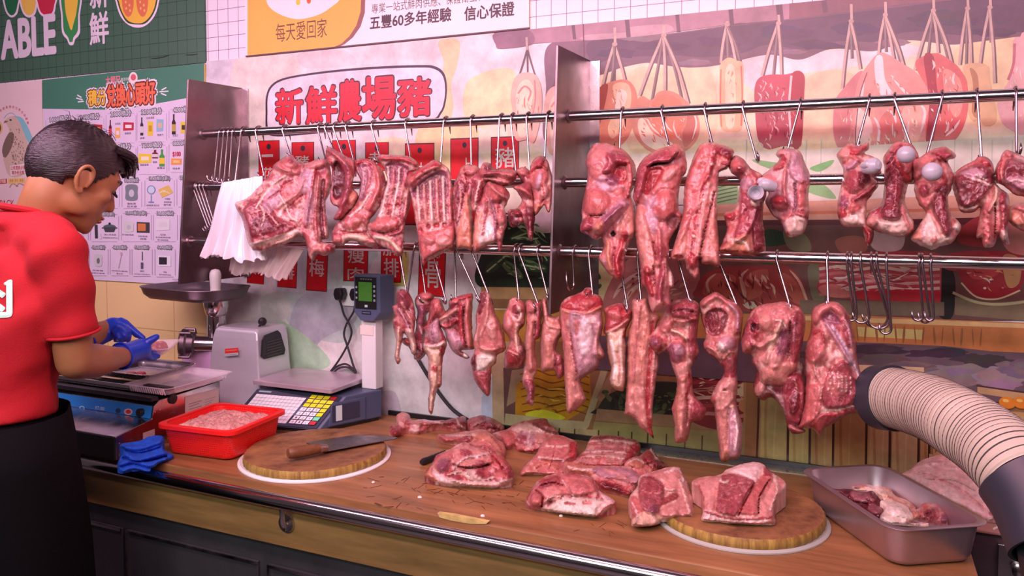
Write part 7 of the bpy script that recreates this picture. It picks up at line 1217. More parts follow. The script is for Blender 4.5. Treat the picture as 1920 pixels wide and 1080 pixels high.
# boning knife
kn = thing('boning_knife', (-.97, -.34, .892), 'black-handled knife tucked under the big marbled shoulder lump', 'knife')
k0, k1 = at_z(790, 867, .899), at_z(834, 849, .899); dv = k1-k0
e = MB(); e.tube([k0+dv*t for t in (0, .08, .35, .7, 1)], [.006, .0088, .0082, .0078, .007], 14); q = e.build('handle', M_blk, kn, smooth=True)
for t in (.25, .5, .75): c_ = k0+dv*t; e = MB(); e.lathe([(.002, .0), (.002, .0011), (0, .0011)], (c_[0], c_[1], c_[2]+.0075), 10); e.build('rivet', M_tube, q)
u_ = dv/np.linalg.norm(dv); pv = np.array([-u_[1], u_[0], 0]); b0 = k1+u_*.004
e = MB(); e.prism([b0-pv*.009, b0+pv*.009, b0+u_*.10+pv*.007, b0+u_*.13-pv*.006], (0, 0, -.006), (0, 0, -.0045)); e.build('blade', M_steel, kn)

# ------------------------------------------------------------------ pans and trays
def rr(cx, cy, hx, hy, rad, z_, rot, n=7):
    c, s_ = math.cos(rot), math.sin(rot); out = []
    for sx, sy, a0 in ((1, 1, 0), (-1, 1, 90), (-1, -1, 180), (1, -1, 270)):
        for k in range(n):
            a = R(a0+90*k/(n-1)); x, y = sx*(hx-rad)+rad*math.cos(a), sy*(hy-rad)+rad*math.sin(a); out.append((cx+x*c-y*s_, cy+x*s_+y*c, z_))
    return out
def pan(name, m, parent, cx, cy, hx, hy, rot, z0, z1, taper, rad, lip, th=.0012, part='pan', bend=.012):
    g = lambda d, z_, r2=None: rr(cx, cy, hx-d, hy-d, max(.004, (r2 or rad)-d*.4), z_, rot)
    t = taper; e = MB()
    e.rings([g(t+bend, z0), g(t+bend*.3, z0+bend*.3), g(t*.9, z0+bend), g(0, z1-.002), g(-lip, z1-.001), g(-lip-.001, z1), g(-lip, z1+th), g(th*1.5, z1+th), g(t*.9+th, z0+bend+th), g(t+bend*.3+th, z0+bend*.3+th), g(t+bend+th, z0+th)])
    return e.build(part, m, parent, smooth=True, crease=55)
def quad(px, z_):
    P = [at_z(x, y, z_) for x, y in px]; c = sum(P)/4; a = (P[1]-P[0]+P[2]-P[3])/2; b_ = (P[3]-P[0]+P[2]-P[1])/2
    return c[0], c[1], np.linalg.norm(a)/2, np.linalg.norm(b_)/2, math.atan2(a[1], a[0])
M_pan = mat('satin steel pan', (.56, .46, .49), .36, .88, var=.08, vscale=10, rvar=.06)
gp = thing('gastronorm_pan', (.047, -.336, .891), 'deep stainless steel pan holding liver and offal, front right', 'pan')
pan('pan', M_pan, gp, .056, -.342, .158, .093, R(-57.5), .891, .968, .010, .036, .009)
of_ = dict(group='offal in the deep steel pan', cat='offal', zc=.905)
def offal(name, label, out, feats, lie, **kw): return flesh(name, label, 'offal', 'offal in the deep steel pan', out, feats, z=zJ, lie=lie, zc=kw.pop('zc', .9), **kw)
offal('offal_fat', 'yellowish fatty offal lying behind the liver in the pan', [(618, 525), (700, 508), (800, 520), (900, 540), (960, 600), (1060, 640), (1110, 690), (1080, 740), (980, 700), (860, 640), (760, 580), (640, 560)], [('L', 850, 570, 100, 30, 20, .008, 'cream'), ('S', [(640, 540), (740, 530), (860, 580)], 14, .004, 'pale'), ('L', 680, 525, 60, 16, 0, .006, 'rose'), ('S', [(900, 600), (980, 650), (1060, 690)], 20, .006, 'peach')], ((640, 580), (1080, 760), 22), T=.016, pal='offal', zc=.915)
offal('liver', 'dark red liver lobes at the left of the steel pan', [(430, 540), (520, 545), (620, 548), (720, 570), (790, 565), (830, 610), (872, 670), (860, 740), (820, 765), (720, 720), (640, 670), (560, 600), (470, 570)], [('L', 770, 600, 50, 40, 20, .010, 'dark'), ('S', [(620, 640), (740, 660), (860, 680)], 14, -.006, 'deep'), ('L', 690, 600, 80, 40, 15, .006, (150, 76, 90)), ('L', 800, 700, 60, 40, 10, .006, (140, 66, 80)), ('S', [(520, 560), (640, 630), (700, 700)], 12, .003, 'lean')], ((560, 640), (820, 790), 24), T=.016, pal='liver', zc=.925)
offal('offal_fat', 'pale pink stomach piece in the middle of the steel pan', [(840, 640), (900, 630), (980, 650), (1060, 690), (1100, 760), (1080, 800), (1200, 806), (1160, 820), (980, 815), (880, 800), (840, 760), (872, 690)], [('L', 960, 700, 80, 44, 15, .010, 'pale'), ('S', [(900, 740), (980, 750), (1050, 770)], 12, .004, 'white'), ('S', [(1040, 790), (1120, 790), (1180, 800)], 24, .005, 'rose')], ((860, 815), (1160, 838), 24), T=.018, pal='pale', zc=.928)
offal('offal_tube', 'cut tubular offal with a dark red open end, right side of the steel pan', [(1075, 720), (1140, 690), (1160, 660), (1250, 655), (1310, 700), (1350, 760), (1340, 805), (1250, 812), (1150, 780), (1090, 780)], [('L', 1215, 735, 70, 56, -10, .012, 'rose'), ('L', 1215, 740, 54, 44, -10, -.008, 'dark'), ('S', [(1180, 730), (1220, 710), (1260, 750)], 14, .006, 'lean'), ('L', 1110, 740, 34, 30, 0, .006, 'peach'), ('L', 1320, 770, 30, 40, -20, .006, 'purp')], ((1090, 800), (1340, 830), 26), T=.018, pal='rose', zc=.928)
flesh('pork_skin', 'big pale pink sheet of pork skin draped at the right, behind the steel pan', 'meat', 'pork cuts lying on the wooden counter',
 [(1000, 440), (1060, 400), (1120, 350), (1220, 308), (1330, 288), (1450, 356), (1600, 470), (1704, 560), (1730, 640), (1764, 720), (1782, 776), (1660, 792), (1560, 740), (1400, 660), (1200, 560), (1060, 470)],
 [('S', [(1180, 360), (1300, 350), (1420, 390)], 26, .006, 'sheet2'), ('S', [(1200, 470), (1400, 480), (1560, 560)], 18, .006, 'pale'), ('S', [(1100, 420), (1250, 460), (1450, 560), (1620, 700)], 24, -.006, 'sheet'), ('L', 1700, 730, 50, 24, 0, -.006, 'rose'), ('S', [(1650, 780), (1700, 760), (1770, 770)], 14, .006, 'white')], z=zJ, lie=((1200, 700), (1660, 800), 28), T=.02, pal='sheet', zc=.8935, lump=.5)

M_red = mat('red plastic', (.90, .018, .016), .32, coat=.1)
def perforate(m):
    nt = m.node_tree; b = nt.nodes['Principled BSDF']; tc = node(nt, 'ShaderNodeTexCoord'); mp = node(nt, 'ShaderNodeMapping'); mp.inputs['Scale'].default_value = (150, 150, 170); nt.links.new(tc.outputs['Object'], mp.inputs[0])
    v = node(nt, 'ShaderNodeTexVoronoi'); v.inputs['Randomness'].default_value = 0; v.inputs['Scale'].default_value = 1; nt.links.new(mp.outputs[0], v.inputs['Vector'])
    r_ = node(nt, 'ShaderNodeMapRange'); r_.inputs[1].default_value = .25; r_.inputs[2].default_value = .4; nt.links.new(v.outputs['Distance'], r_.inputs[0])
    bp = node(nt, 'ShaderNodeBump'); bp.inputs['Strength'].default_value = .5; bp.inputs['Distance'].default_value = .002; nt.links.new(r_.outputs[0], bp.inputs['Height']); nt.links.new(bp.outputs[0], b.inputs['Normal'])
M_redp = mat('perforated red plastic', (.88, .016, .015), .34); perforate(M_redp)
bk = thing('red_basket', (-1.57, -.467, .8905), 'red perforated plastic basket filled with minced pork, beside the blue cloth', 'basket')
pan('basket', M_redp, bk, -1.568, -.466, .113, .112, R(5), .8906, .969, .011, .03, .006, .002, 'tub')
e = MB(); g = lambda d, z_: rr(-1.568, -.466, .113-d, .112-d, .03, z_, R(5)); e.rings([g(-.0065, .9615), g(-.0105, .963), g(-.0105, .9725), g(-.0045, .9742), g(.004, .9735), g(.004, .971), g(-.0065, .9710), g(-.0065, .9615)], cap=False); e.build('rim', M_red, bk, smooth=True, crease=60)
M_mince = mat('minced pork', own(206, 98, 108), .4, col2=own(234, 158, 160), vscale=120, bump=.9, bscale=330, coat=.2)
def mince(name, label, cx, cy, hx, hy, rot, z0, top, n=56, seed=1):
    rg = np.random.default_rng(seed); U, V = np.meshgrid(np.linspace(-1, 1, n), np.linspace(-1, 1, n)); u_, v_ = U.ravel(), V.ravel()
    x, y = hx*u_, hy*v_; c, s_ = math.cos(rot), math.sin(rot); X, Y = cx+x*c-y*s_, cy+x*s_+y*c
    e_ = np.maximum(np.abs(u_), np.abs(v_)); dome = np.sqrt(np.clip(1-e_**4, 0, 1)); P3 = np.column_stack([X*260, Y*260, 0*X]); P4 = np.column_stack([X*60, Y*60, 0*X+3])
    Zv = z0+top*dome*(.75+.25*(1+fbm(P4, 2)))+.0035*(1-np.abs(fbm(P3, 2))*2.2)*dome
    e = MB(); f = [(j*n+i, j*n+i+1, (j+1)*n+i+1, (j+1)*n+i) for j in range(n-1) for i in range(n-1)]
    e.add(list(zip(X, Y, Zv)), f); o = e.build(name, M_mince, None, smooth=True, crease=180, loc=(cx, cy, z0)); tag(o, label, 'minced meat', kind='stuff'); return o
mince('minced_pork', 'heap of pale pink minced pork filling the red basket', -1.568, -.466, .100, .099, R(5), .930, .040)
M_cloth = mat('blue towel', own(22, 70, 190), .9, var=.2, vscale=40, bump=.7, bscale=420)
flesh('blue_cloth', 'crumpled bright blue cloth on the counter edge, left of the red basket', 'cloth', None,
 [(220, 870), (232, 846), (226, 838), (228, 832), (262, 826), (280, 818), (303, 817), (308, 826), (306, 840), (316, 848), (326, 856), (312, 866), (296, 872), (290, 886), (272, 890), (246, 886), (230, 888)],
 [('S', [(228, 836), (260, 840), (300, 828)], 12, .016, None), ('S', [(232, 850), (262, 860), (310, 848)], 12, .016, None), ('S', [(226, 870), (250, 864), (280, 872), (310, 862)], 12, .018, None), ('S', [(230, 884), (250, 876), (280, 884)], 10, .012, None), ('S', [(232, 844), (262, 850), (304, 838)], 5, -.012, None), ('S', [(228, 858), (260, 866), (312, 856)], 5, -.014, None)], z=(0, 0, 1), lie=((228, 889), (300, 868), 40), T=.016, res=1.6, mt=M_cloth, rag=.5, zc=.8915)

# ------------------------------------------------------------------ film wrapping machine
wr = thing('wrapping_machine', (-1.97, -.49, .8905), 'stainless film wrapping machine with a blue control panel, in front of the man', 'machine')
x0, x1 = -2.28, -1.735
e = MB(); e.prism([(x1, y, z_) for y, z_ in ((-.668, .8906), (-.668, .951), (-.555, .969), (-.548, 1.002), (-.53, 1.014), (-.31, 1.020), (-.31, .8906))], (0, 0, 0), (x0-x1, 0, 0)); body = e.build('body', M_steel, wr, bevel=.0015)
e = MB(); e.box(x0, x1-.004, -.6705, -.6682, .892, .948); e.build('front_panel', mat('dark front panel', (.012, .012, .013), .35), wr)
PW = np.array([(x1-.004, -.556, .9695), (x0, -.556, .9695), (x0, -.5492, 1.001), (x1-.004, -.5492, 1.001)]); nb_ = np.array([0, -1, .2]); nb_ /= np.linalg.norm(nb_)
p = Print(lambda x, y: at_plane(x, y, PW[0], nb_), n=nb_, base=.0006, step=.00005); p.flat(list(PW), own(36, 116, 204))
d0 = p.lift(); A_ = at_plane(178, 767, PW[0], nb_); 
for s_, px, py, hh, col in (('KT-300', 179, 767, .0085, (206, 224, 240)), ('-', 160, 773, .0012, (180, 206, 232))):
    V_, F_ = glyphs(s_); lo, hi = V_.min(0), V_.max(0); k_ = hh/(hi[1]-lo[1]); O_ = at_plane(px, py, PW[0], nb_); d_ = p.lift(); upv = np.cross((1, 0, 0), nb_)*1.0; upv = upv if upv[2] > 0 else -upv
    p.add([O_+np.array([1, 0, 0])*(q[0]-lo[0])*k_+upv*(q[1]-lo[1])*k_+d_ for q in V_], F_, own(*col))
p.ell(154, 765, 5, 4, own(180, 206, 232)); p.ell(154, 765, 3.4, 2.6, own(36, 116, 204))
p.ell(241, 772, 8, 6, own(230, 180, 190)); p.ell(241, 772, 5, 4, own(200, 50, 70)); p.ell(222, 770, 5, 4.4, own(20, 60, 90))
p.build('control_panel', M_print, wr, fixn=False)
c_ = at_plane(266, 773, PW[0], nb_); e = MB(); e.lathe([(.011, 0), (.010, .012), (.007, .014), (0, .014)], (0, 0, 0), 20); M_ = Vector(nb_).to_track_quat('Z', 'Y').to_matrix().to_4x4(); M_.translation = Vector(c_); e.v = [tuple(M_ @ Vector(v)) for v in e.v]; e.build('dial', M_blk, wr, smooth=True)
e = MB(); e.box(x0, x1, -.556, -.532, 1.0145, 1.026); e.build('front_bar', M_blk, wr, bevel=.002)
e = MB(); e.cyl((x0, -.515, 1.033), (x1-.006, -.515, 1.033), .0085, 16); e.build('film_roller', M_tube, wr, smooth=True)
e = MB(); e.box(x0, x1, -.50, -.478, 1.021, 1.041); e.build('cutter_bar', M_blk, wr, bevel=.002)
e = MB(); e.box(x0, x1+.001, -.476, -.30, 1.0205, 1.029); e.build('deck', M_steel, wr, bevel=.001)
e = MB(); e.lathe([(0, .0), (.014, .0), (.014, .004), (0, .005)], (x1, -.486, 1.008), 18, 'x'); e.build('end_knob', M_blk, wr, smooth=True)
for y, z_ in ((-.546, .985), (-.53, .987), (-.655, .93), (-.655, .90)): e = MB(); e.lathe([(.003, 0), (.0028, .0015), (0, .002)], (x1, y, z_), 10, 'x'); e.build('screw', M_tube, wr, smooth=True)
p = Print(lambda x, y: at_x(x, y, x1+.0006), n=(1, 0, 0), base=.0004); p.poly([(347, 744), (410, 728), (410, 768), (347, 786)], own(220, 170, 176))
for k in range(5): p.line([(354, 758+k*5), (378-k % 2*5, 751+k*5)], 1, own(150, 90, 100), smooth=False); p.line([(384, 750+k*5), (404-k % 3*4, 744+k*5)], .8, own(160, 110, 116), smooth=False)
p.build('side_label', M_print, wr, fixn=False)
p = Print(lambda x, y: at_x(x, y, x1+.0006), n=(1, 0, 0), base=.0004); p.poly([(268, 812), (290, 804), (290, 816), (268, 824)], own(200, 140, 150)); p.build('small_label', M_print, wr, fixn=False)
# tray and clear tray on the deck
c4 = quad(((166, 693), (274, 706), (374, 682), (264, 671)), 1.062); st = thing('steel_tray', (c4[0], c4[1], 1.0295), 'shallow stainless tray with meat scraps on the wrapping machine', 'tray')
pan('tray', M_steel, st, *c4[:2], c4[2]-.004, c4[3]-.004, c4[4], 1.040, 1.063, .012, .02, .004)
rq = random.Random(4)
M_scrap = mat('meat scraps', own(200, 60, 80), .4, var=.3, vscale=60)
for i in range(9):
    a, r_ = rq.uniform(-.4, .9), rq.uniform(-.5, .1); cx_, cy_ = c4[0]+c4[2]*a*.7*math.cos(c4[4])-c4[3]*r_*math.sin(c4[4]), c4[1]+c4[2]*a*.7*math.sin(c4[4])+c4[3]*r_*math.cos(c4[4]); s_ = rq.uniform(.006, .014)
    e = MB(); e.lathe([(0, 0), (s_, .001), (s_*.8, .004+s_*.2), (0, .005+s_*.25)], (cx_, cy_, 1.0415), 9, sx=rq.uniform(.7, 1.6)); tag(e.build('meat_scrap', M_scrap, None, smooth=True), 'small red meat scrap in the shallow steel tray', 'meat', 'meat scraps in the steel tray')
for px, py in ((787, 933), (1052, 968), (1078, 862), (905, 968), (700, 905), (1300, 1006)):
    c_ = at_z(px, py, .8902); e = MB(); e.lathe([(0, 0), (.0045, .0006), (.003, .0032), (0, .0036)], c_, 9, sx=rq.uniform(.6, 1.3)); tag(e.build('fat_scrap', mat('fat scrap', own(240, 190, 196), .4), None, smooth=True), 'tiny pale fat scrap lying on the bare wood of the counter', 'meat', 'fat scraps on the counter')
M_clear = mat('clear plastic', (.95, .93, .94), .08, alpha=.30, spec=.8)
c5 = quad(((262, 722), (345, 733), (408, 696), (330, 688)), 1.052); ptr = thing('plastic_tray', (c5[0], c5[1], 1.0295), 'clear ribbed plastic food tray beside the shallow steel tray', 'tray')
pan('tray', M_clear, ptr, *c5[:2], c5[2], c5[3], c5[4], 1.0298, 1.053, .012, .015, .004)
for sgn in (-1, 1):
    e = MB(); ax = np.array([math.cos(c5[4]), math.sin(c5[4]), 0]); ay = np.array([-ax[1], ax[0], 0])
    for k in range(16):
        b0 = np.array([c5[0], c5[1], 0])+ax*c5[2]*(-0.85+k*1.7/15)*.9+ay*sgn*(c5[3]-.009); e.tube([b0+[0, 0, 1.034], b0+ay*sgn*.006+[0, 0, 1.050]], .0016, 6)
    e.build('ribbing', mat('clear plastic rib', (.95, .93, .94), .2, alpha=.55), ptr, smooth=True)
# ------------------------------------------------------------------ meat grinder
gr = thing('meat_grinder', (-1.78, -.12, .8905), 'silver electric meat grinder with a pan on top, behind the wrapping machine', 'grinder')
M_cast = mat('silver cast metal', own(202, 176, 196), .36, .4, var=.06, vscale=6)
yf, yb = -.185, -.035; xl, xr = at_y(394, 700, -.185)[0], at_y(483, 700, -.185)[0]
ztop = at_y(445, 615, -.17)[2]
def body_ring(z_, ins, sh=0): return [(xl+ins, yf+sh, z_), (xr-ins, yf+sh, z_), (xr-ins+.0, yb, z_), (xl+ins, yb, z_)]
e = MB(); e.rings([body_ring(.892, -.02, -.012), body_ring(1.02, -.004), body_ring(ztop-.033, .006, .006), body_ring(ztop-.006, .012, .012), body_ring(ztop, .022, .022)]); e.build('motor_housing', M_cast, gr, bevel=.006, seg=3)
vp = lambda x, y: at_x(x, y, xr+.002)
e = MB(); A = [vp(*q) for q in ((490, 637), (494, 629), (519, 619), (524, 624), (533, 655), (531, 664), (494, 673), (488, 668))]; e.prism(A, (0, 0, 0), (.006, 0, 0)); vc = e.build('vent_cover', M_blk, gr, bevel=.002)
e = MB()
for k in range(6):
    a, b_ = vp(497, 642+k*5.2), vp(525-k*.2, 634.5+k*5.2); e.prism([a, b_, b_+[0, 0, .0026], a+[0, 0, .0026]], (.0062, 0, 0), (.0085, 0, 0))
e.build('louvre', mat('louvre grey', (.05, .05, .055), .4), vc)
p = Print(wl(yf-.0135), base=.0008, step=.0002)
A_, B_ = at_y(421, 654, yf-.004), at_y(448, 663, yf-.004)
p.W = wl(yf-.004); p.poly([(422, 654), (447, 652), (447, 661), (422, 663)], own(226, 40, 40)); p.poly([(422, 663), (447, 661), (447, 666), (422, 668)], own(200, 180, 196)); p.line([(424, 657.6), (445, 655.8)], 2.2, own(232, 110, 100), smooth=False)
p.line([(424, 665.6), (445, 663.8)], .8, own(130, 116, 136), smooth=False); p.build('name_plate', M_print, gr, fixn=False)
k0, k1 = at_y(482, 613, -.12), at_y(492, 603, -.12); e = MB(); e.tube([k0-[0, 0, .01], k1], .004, 8); kb = e.build('lever', M_blk, gr, smooth=True)
e = MB(); e.lathe([(0, -.014), (.008, -.0115), (.0135, -.004), (.0135, .004), (.008, .0115), (0, .014)], k1, 18); e.build('lever_knob', M_blk, kb, smooth=True)
nk = at_y(406, 600, -.13); zp = at_y(366, 545, -.15)[2]-1.285
e = MB(); e.lathe([(.029, 1.10), (.029, 1.205), (.034, 1.212), (.037, 1.226), (.040, 1.240), (.040, 1.262)], (nk[0], -.13, zp), 30); e.build('feed_tube', M_tube, gr, smooth=True)
pc = at_y(366, 545, -.15)
M_dull = mat('dull grey steel', (.20, .17, .18), .42, .9, var=.15, vscale=8)
e = MB(); rg_ = lambda d, z_: rr(pc[0], -.15, .178-d, .112-d, .08-d*.5, z_+zp, R(-6), 9)
e.rings([rg_(.045, 1.258), rg_(.02, 1.262), rg_(.006, 1.276), rg_(0, 1.296), rg_(-.004, 1.299), rg_(-.003, 1.301), rg_(.004, 1.299), rg_(.010, 1.278), rg_(.024, 1.266), rg_(.05, 1.262)]); e.build('feed_pan', M_dull, gr, smooth=True, crease=60)
hb = np.array([xl+.004, -.13, at_y(395, 643, -.13)[2]]); he = at_y(345, 643, -.20); ax = (he-hb)/np.linalg.norm(he-hb)
e = MB(); e.tube([hb, hb+(he-hb)*.55, he], [.024, .024, .026], 26); e.build('barrel', M_tube, gr, smooth=True)
L_ = np.linalg.norm(he-hb); M_ = Vector(ax).to_track_quat('Z', 'Y').to_matrix().to_4x4(); M_.translation = Vector(hb)
e = MB(); e.lathe([(.026, L_-.035), (.036, L_-.03), (.038, L_-.012), (.044, L_-.006), (.046, L_+.006), (.038, L_+.012), (.030, L_+.010), (.030, L_+.002), (0, L_+.002)], (0, 0, 0), 30); e.v = [tuple(M_ @ Vector(v)) for v in e.v]; rn = e.build('ring_nut', M_dull, gr, smooth=True)
for k in range(4):
    a = R(45+90*k); e = MB(); e.tube([(.040*math.cos(a), .040*math.sin(a), L_-.028), (.055*math.cos(a), .055*math.sin(a), L_-.024), (.055*math.cos(a), .055*math.sin(a), L_+.006), (.042*math.cos(a), .042*math.sin(a), L_+.004)], .005, 8); e.v = [tuple(M_ @ Vector(v)) for v in e.v]; e.build('ring_lug', M_dull, rn, smooth=True)
a_ = at_y(378, 690, -.12); e = MB(); e.box(a_[0]-.05, xl-.021, -.16, -.05, .892, at_y(378, 650, -.12)[2]); e.build('side_housing', mat('lilac lacquer', own(224, 160, 214), .3), gr, bevel=.006)
pu = at_y(404, 530, -.16); e = MB(); e.lathe([(0, 1.2645), (.026, 1.2645), (.026, 1.270), (.0165, 1.281), (.016, 1.30), (.0185, 1.335), (.0175, 1.349), (.012, 1.358), (0, 1.361)], (pu[0], -.16, zp), 30)
tag(e.build('meat_pusher', mat('white plastic', own(244, 214, 222), .35), None, smooth=True, crease=60), 'white plastic pusher standing in the grinder pan', 'pusher')

# ------------------------------------------------------------------ label printing scale
scl = thing('scale', (-1.53, -.18, .8905), 'blue-grey label scale with a steel platter and yellow keys, beside the red basket', 'scale')
M_sc = mat('blue grey plastic', own(76, 72, 104), .42); M_scd = mat('dark console', own(52, 46, 70), .4)
fl, fr, br, bl = [np.array(q) for q in ((-1.70, -.318, 0), (-1.408, -.268, 0), (-1.322, -.072, 0), (-1.645, -.085, 0))]
fl_, vf = fl, .42
top = lambda a, b_, t, z_: np.array([*(a+(b_-a)*t)[:2], z_])
e = MB(); e.rings([[(*fl[:2], .9), (*top(fl, bl, vf, 0)[:2], .984), (*bl[:2], .984), (*bl[:2], .900)], [(*fr[:2], .9), (*top(fr, br, vf, 0)[:2], .984), (*br[:2], .984), (*br[:2], .900)]]); e.build('housing', M_sc, scl, bevel=.004, seg=3)
e = MB(); k_ = lambda q: (q[0]*.96-1.53*.04, q[1]*.94-.18*.06); e.hexa([(*k_(q), .8906) for q in (fl, fr, br, bl)], [(*k_(q), .8995) for q in (fl, fr, br, bl)]); e.build('base', M_blk, scl)
S0, S1, S2, S3 = np.array([*fl[:2], .9]), np.array([*fr[:2], .9]), top(fr, br, vf, .984), top(fl, bl, vf, .984)
ns = np.cross(S1-S0, S3-S0); ns /= np.linalg.norm(ns); ns = ns if ns[2] > 0 else -ns
su, sv = (S1-S0), (S3-S0)
kp = Print(lambda u_, v_: S0*(1-u_)*(1-v_)+S1*u_*(1-v_)+S3*(1-u_)*v_+S2*u_*v_, n=ns, base=.0035, step=.00006)
kf = lambda u0, u1, v0, v1, c: kp.flat([kp.W(u0, v0), kp.W(u1, v0), kp.W(u1, v1), kp.W(u0, v1)], own(*c))
kf(.02, .97, .03, .97, (46, 40, 66)); kf(.06, .62, .10, .84, (238, 206, 226)); kf(.06, .2, .9, .94, (160, 160, 170))
for k in range(1, 13): kf(.06+.56*k/13-.0012, .06+.56*k/13+.0012, .10, .84, (150, 120, 140))
for k in range(1, 8): kf(.06, .62, .10+.74*k/8-.003, .10+.74*k/8+.003, (150, 120, 140))
G_ = ('YYYR', 'YYYY', 'YYYY', 'WWWY', 'WWWY', 'WWWG', 'WWWR')
KC = dict(Y=(246, 206, 20), R=(206, 24, 36), W=(240, 214, 230), G=(120, 200, 170)); NUM = ('789', '456', '123', '0.C')
for r_ in range(7):
    for c_ in range(4):
        u0, v0 = .655+c_*.072, .865-r_*.122; kf(u0, u0+.062, v0-.03, v0+.068, KC[G_[r_][c_]])
        if r_ > 2 and c_ < 3:
            V_, F_ = glyphs(NUM[r_-3][c_]); lo, hi = V_.min(0), V_.max(0); d_ = kp.lift(); q_ = (V_-lo)/(hi-lo); kp.add([kp.W(u0+.022+.018*a, v0-.008+.05*b_)+d_ for a, b_ in q_], F_, own(60, 50, 70))
kp.build('keypad', M_print, scl, fixn=False)
cp = quad(((466, 712), (605, 727), (712, 706), (562, 689)), 1.012); pl_ = lambda d, z_: rr(cp[0], cp[1], cp[2]-d, cp[3]-d, .008, z_, cp[4])
e = MB(); e.rings([pl_(.004, .999), pl_(0, .999), pl_(-.001, 1.010), pl_(.002, 1.0125), pl_(.012, 1.0125)]); e.build('platter', mat('platter steel', (.58, .50, .54), .36, .45, var=.15, vscale=9, rvar=.08), scl, smooth=True, crease=40)
e = MB(); e.hexa([(*(np.array(cp[:2])+np.array(q)*[.09, .06]), .9842) for q in ((-1, -1), (1, -1), (1, 1), (-1, 1))], [(*(np.array(cp[:2])+np.array(q)*[.11, .075]), .9985) for q in ((-1, -1), (1, -1), (1, 1), (-1, 1))]); e.build('platter_support', M_blk, scl)
rn_ = np.cross((br-fr), (0, 0, 1)); rn_ /= np.linalg.norm(rn_); rn_ = rn_ if rn_[0] > 0 else -rn_
R_ = lambda t, z_, d=0: np.array([*(fr+(br-fr)*t)[:2], z_])+rn_*d
e = MB(); e.prism([R_(.46-.34*(.98-z_)/.08 if t < .2 else t, z_) for t, z_ in ((.16, .905), (.72, .905), (.72, .972), (.2, .972))], rn_*.0004, rn_*.004); pd = e.build('printer_door', M_sc, scl, bevel=.002)
e = MB(); e.prism([R_(t, z_) for t, z_ in ((.20, .916), (.62, .916), (.62, .964), (.20, .964))], rn_*.0042, rn_*.0056); e.build('window', M_scd, pd)
e = MB(); e.prism([R_(t, z_) for t, z_ in ((.25, .918), (.34, .918), (.34, .962), (.25, .962))], rn_*.0057, rn_*.0075); e.build('paper_strip', mat('paper white', own(206, 190, 204), .5), pd)
po = at_y(698, 660, -.065)
e = MB(); e.box(po[0]-.026, po[0]+.026, -.085, -.045, .9845, 1.20); e.build('post', mat('lilac white plastic', own(220, 188, 206), .45), scl, bevel=.003)
hc = at_y(689, 557, -.10); Hh = lambda a, z_, y: (hc[0]+a, y, z_)
prof = [(-.047, 1.335), (.047, 1.335), (.047, 1.222), (.024, 1.196), (-.024, 1.196), (-.047, 1.222)]
e = MB(); e.prism([Hh(a, z_, -.105) for a, z_ in prof], (0, 0, 0), (.018, .052, 0)); hd = e.build('display_head', M_sc, scl, bevel=.004, seg=3)
p = Print(lambda a, z_: np.array(Hh(a, z_, -.105)), base=.0008, step=.0002)
pf = lambda a0, a1, z0_, z1_, c: p.flat([p.W(a0, z0_), p.W(a1, z0_), p.W(a1, z1_), p.W(a0, z1_)], own(*c))
pf(-.040, .036, 1.232, 1.328, (14, 14, 16)); pf(-.016, .016, 1.216, 1.226, (20, 20, 28)); pf(-.013, .013, 1.2195, 1.2225, (110, 100, 140))
for k in range(3):
    pf(-.038, -.032, 1.262+k*.016, 1.268+k*.016, (170, 160, 180))
for k in range(4): pf(.026, .033, 1.256+k*.014, 1.263+k*.014, (150, 140, 160))
for k in range(5): pf(-.02+k*.009, -.014+k*.009, 1.321, 1.324, (120, 110, 130))
pf(-.004, .006, 1.238, 1.245, (200, 190, 210)); p.build('display_face', M_print, hd, fixn=False)
e = MB(); e.box(hc[0]-.027, hc[0]+.021, -.1075, -.1062, 1.256, 1.313); e.build('screen', mat('green LCD', own(70, 112, 46), .3, emit=.06, var=.08, vscale=60), hd)
e = MB(); A = at_y(680, 595, -.087); e.box(po[0]-.028, po[0]+.018, -.0872, -.0852, 1.150, 1.178); e.build('paper_note', mat('note paper', own(238, 178, 186), .6, var=.1, vscale=30), scl)

# ------------------------------------------------------------------ sockets, plugs, cords
M_sock = mat('white socket', own(232, 204, 220), .4)
for px, py, lab in ((660, 555, 'white wall socket left of the scale display, with two black plugs'), (750, 556, 'white wall socket right of the scale display')):
    c_ = at_y(px, py, -.006); so = thing('wall_socket', (c_[0], -.0045, c_[2]-.03), lab, 'socket', 'white wall sockets')
    w_ = .034 if px < 700 else .024
    e = MB(); e.box(c_[0]-w_, c_[0]+w_, -.014, -.0045, c_[2]-.032, c_[2]+.032); e.build('plate', M_sock, so, bevel=.003)
    e = MB(); e.box(c_[0]-.006, c_[0]+.006, -.0165, -.0142, c_[2]+.012, c_[2]+.024); e.build('switch', M_sock, so, bevel=.001)
def plug(px, py, pts, lab, loop=True):
    c_ = at_y(px, py, -.03); pg = thing('power_plug', (c_[0], -.03, c_[2]-.03), lab, 'plug', 'black power plugs')
    e = MB(); e.rings([[(c_[0]+a*s_, -.0146-d, c_[2]+b_*s_) for a, b_ in ((-.012, -.018), (.012, -.018), (.019, .002), (.014, .020), (-.014, .020), (-.019, .002))] for d, s_ in ((0, .8), (.006, 1), (.024, 1), (.032, .8))]); e.build('plug_body', M_blk, pg, bevel=.003)
    e = MB(); P = [(c_[0], -.035, c_[2]-.016)]+[tuple(at_y(x, y, -.03)) for x, y in pts]; e.tube(crom(P, .006, False), .0034, 8); e.build('cord', M_rub, pg, smooth=True)
plug(638, 552, ((640, 572), (645, 590), (653, 604), (659, 620), (657, 634), (650, 650), (640, 668), (628, 686), (620, 697), (634, 686), (650, 683), (664, 694)), 'left black plug with a cord twisting down behind the scale')
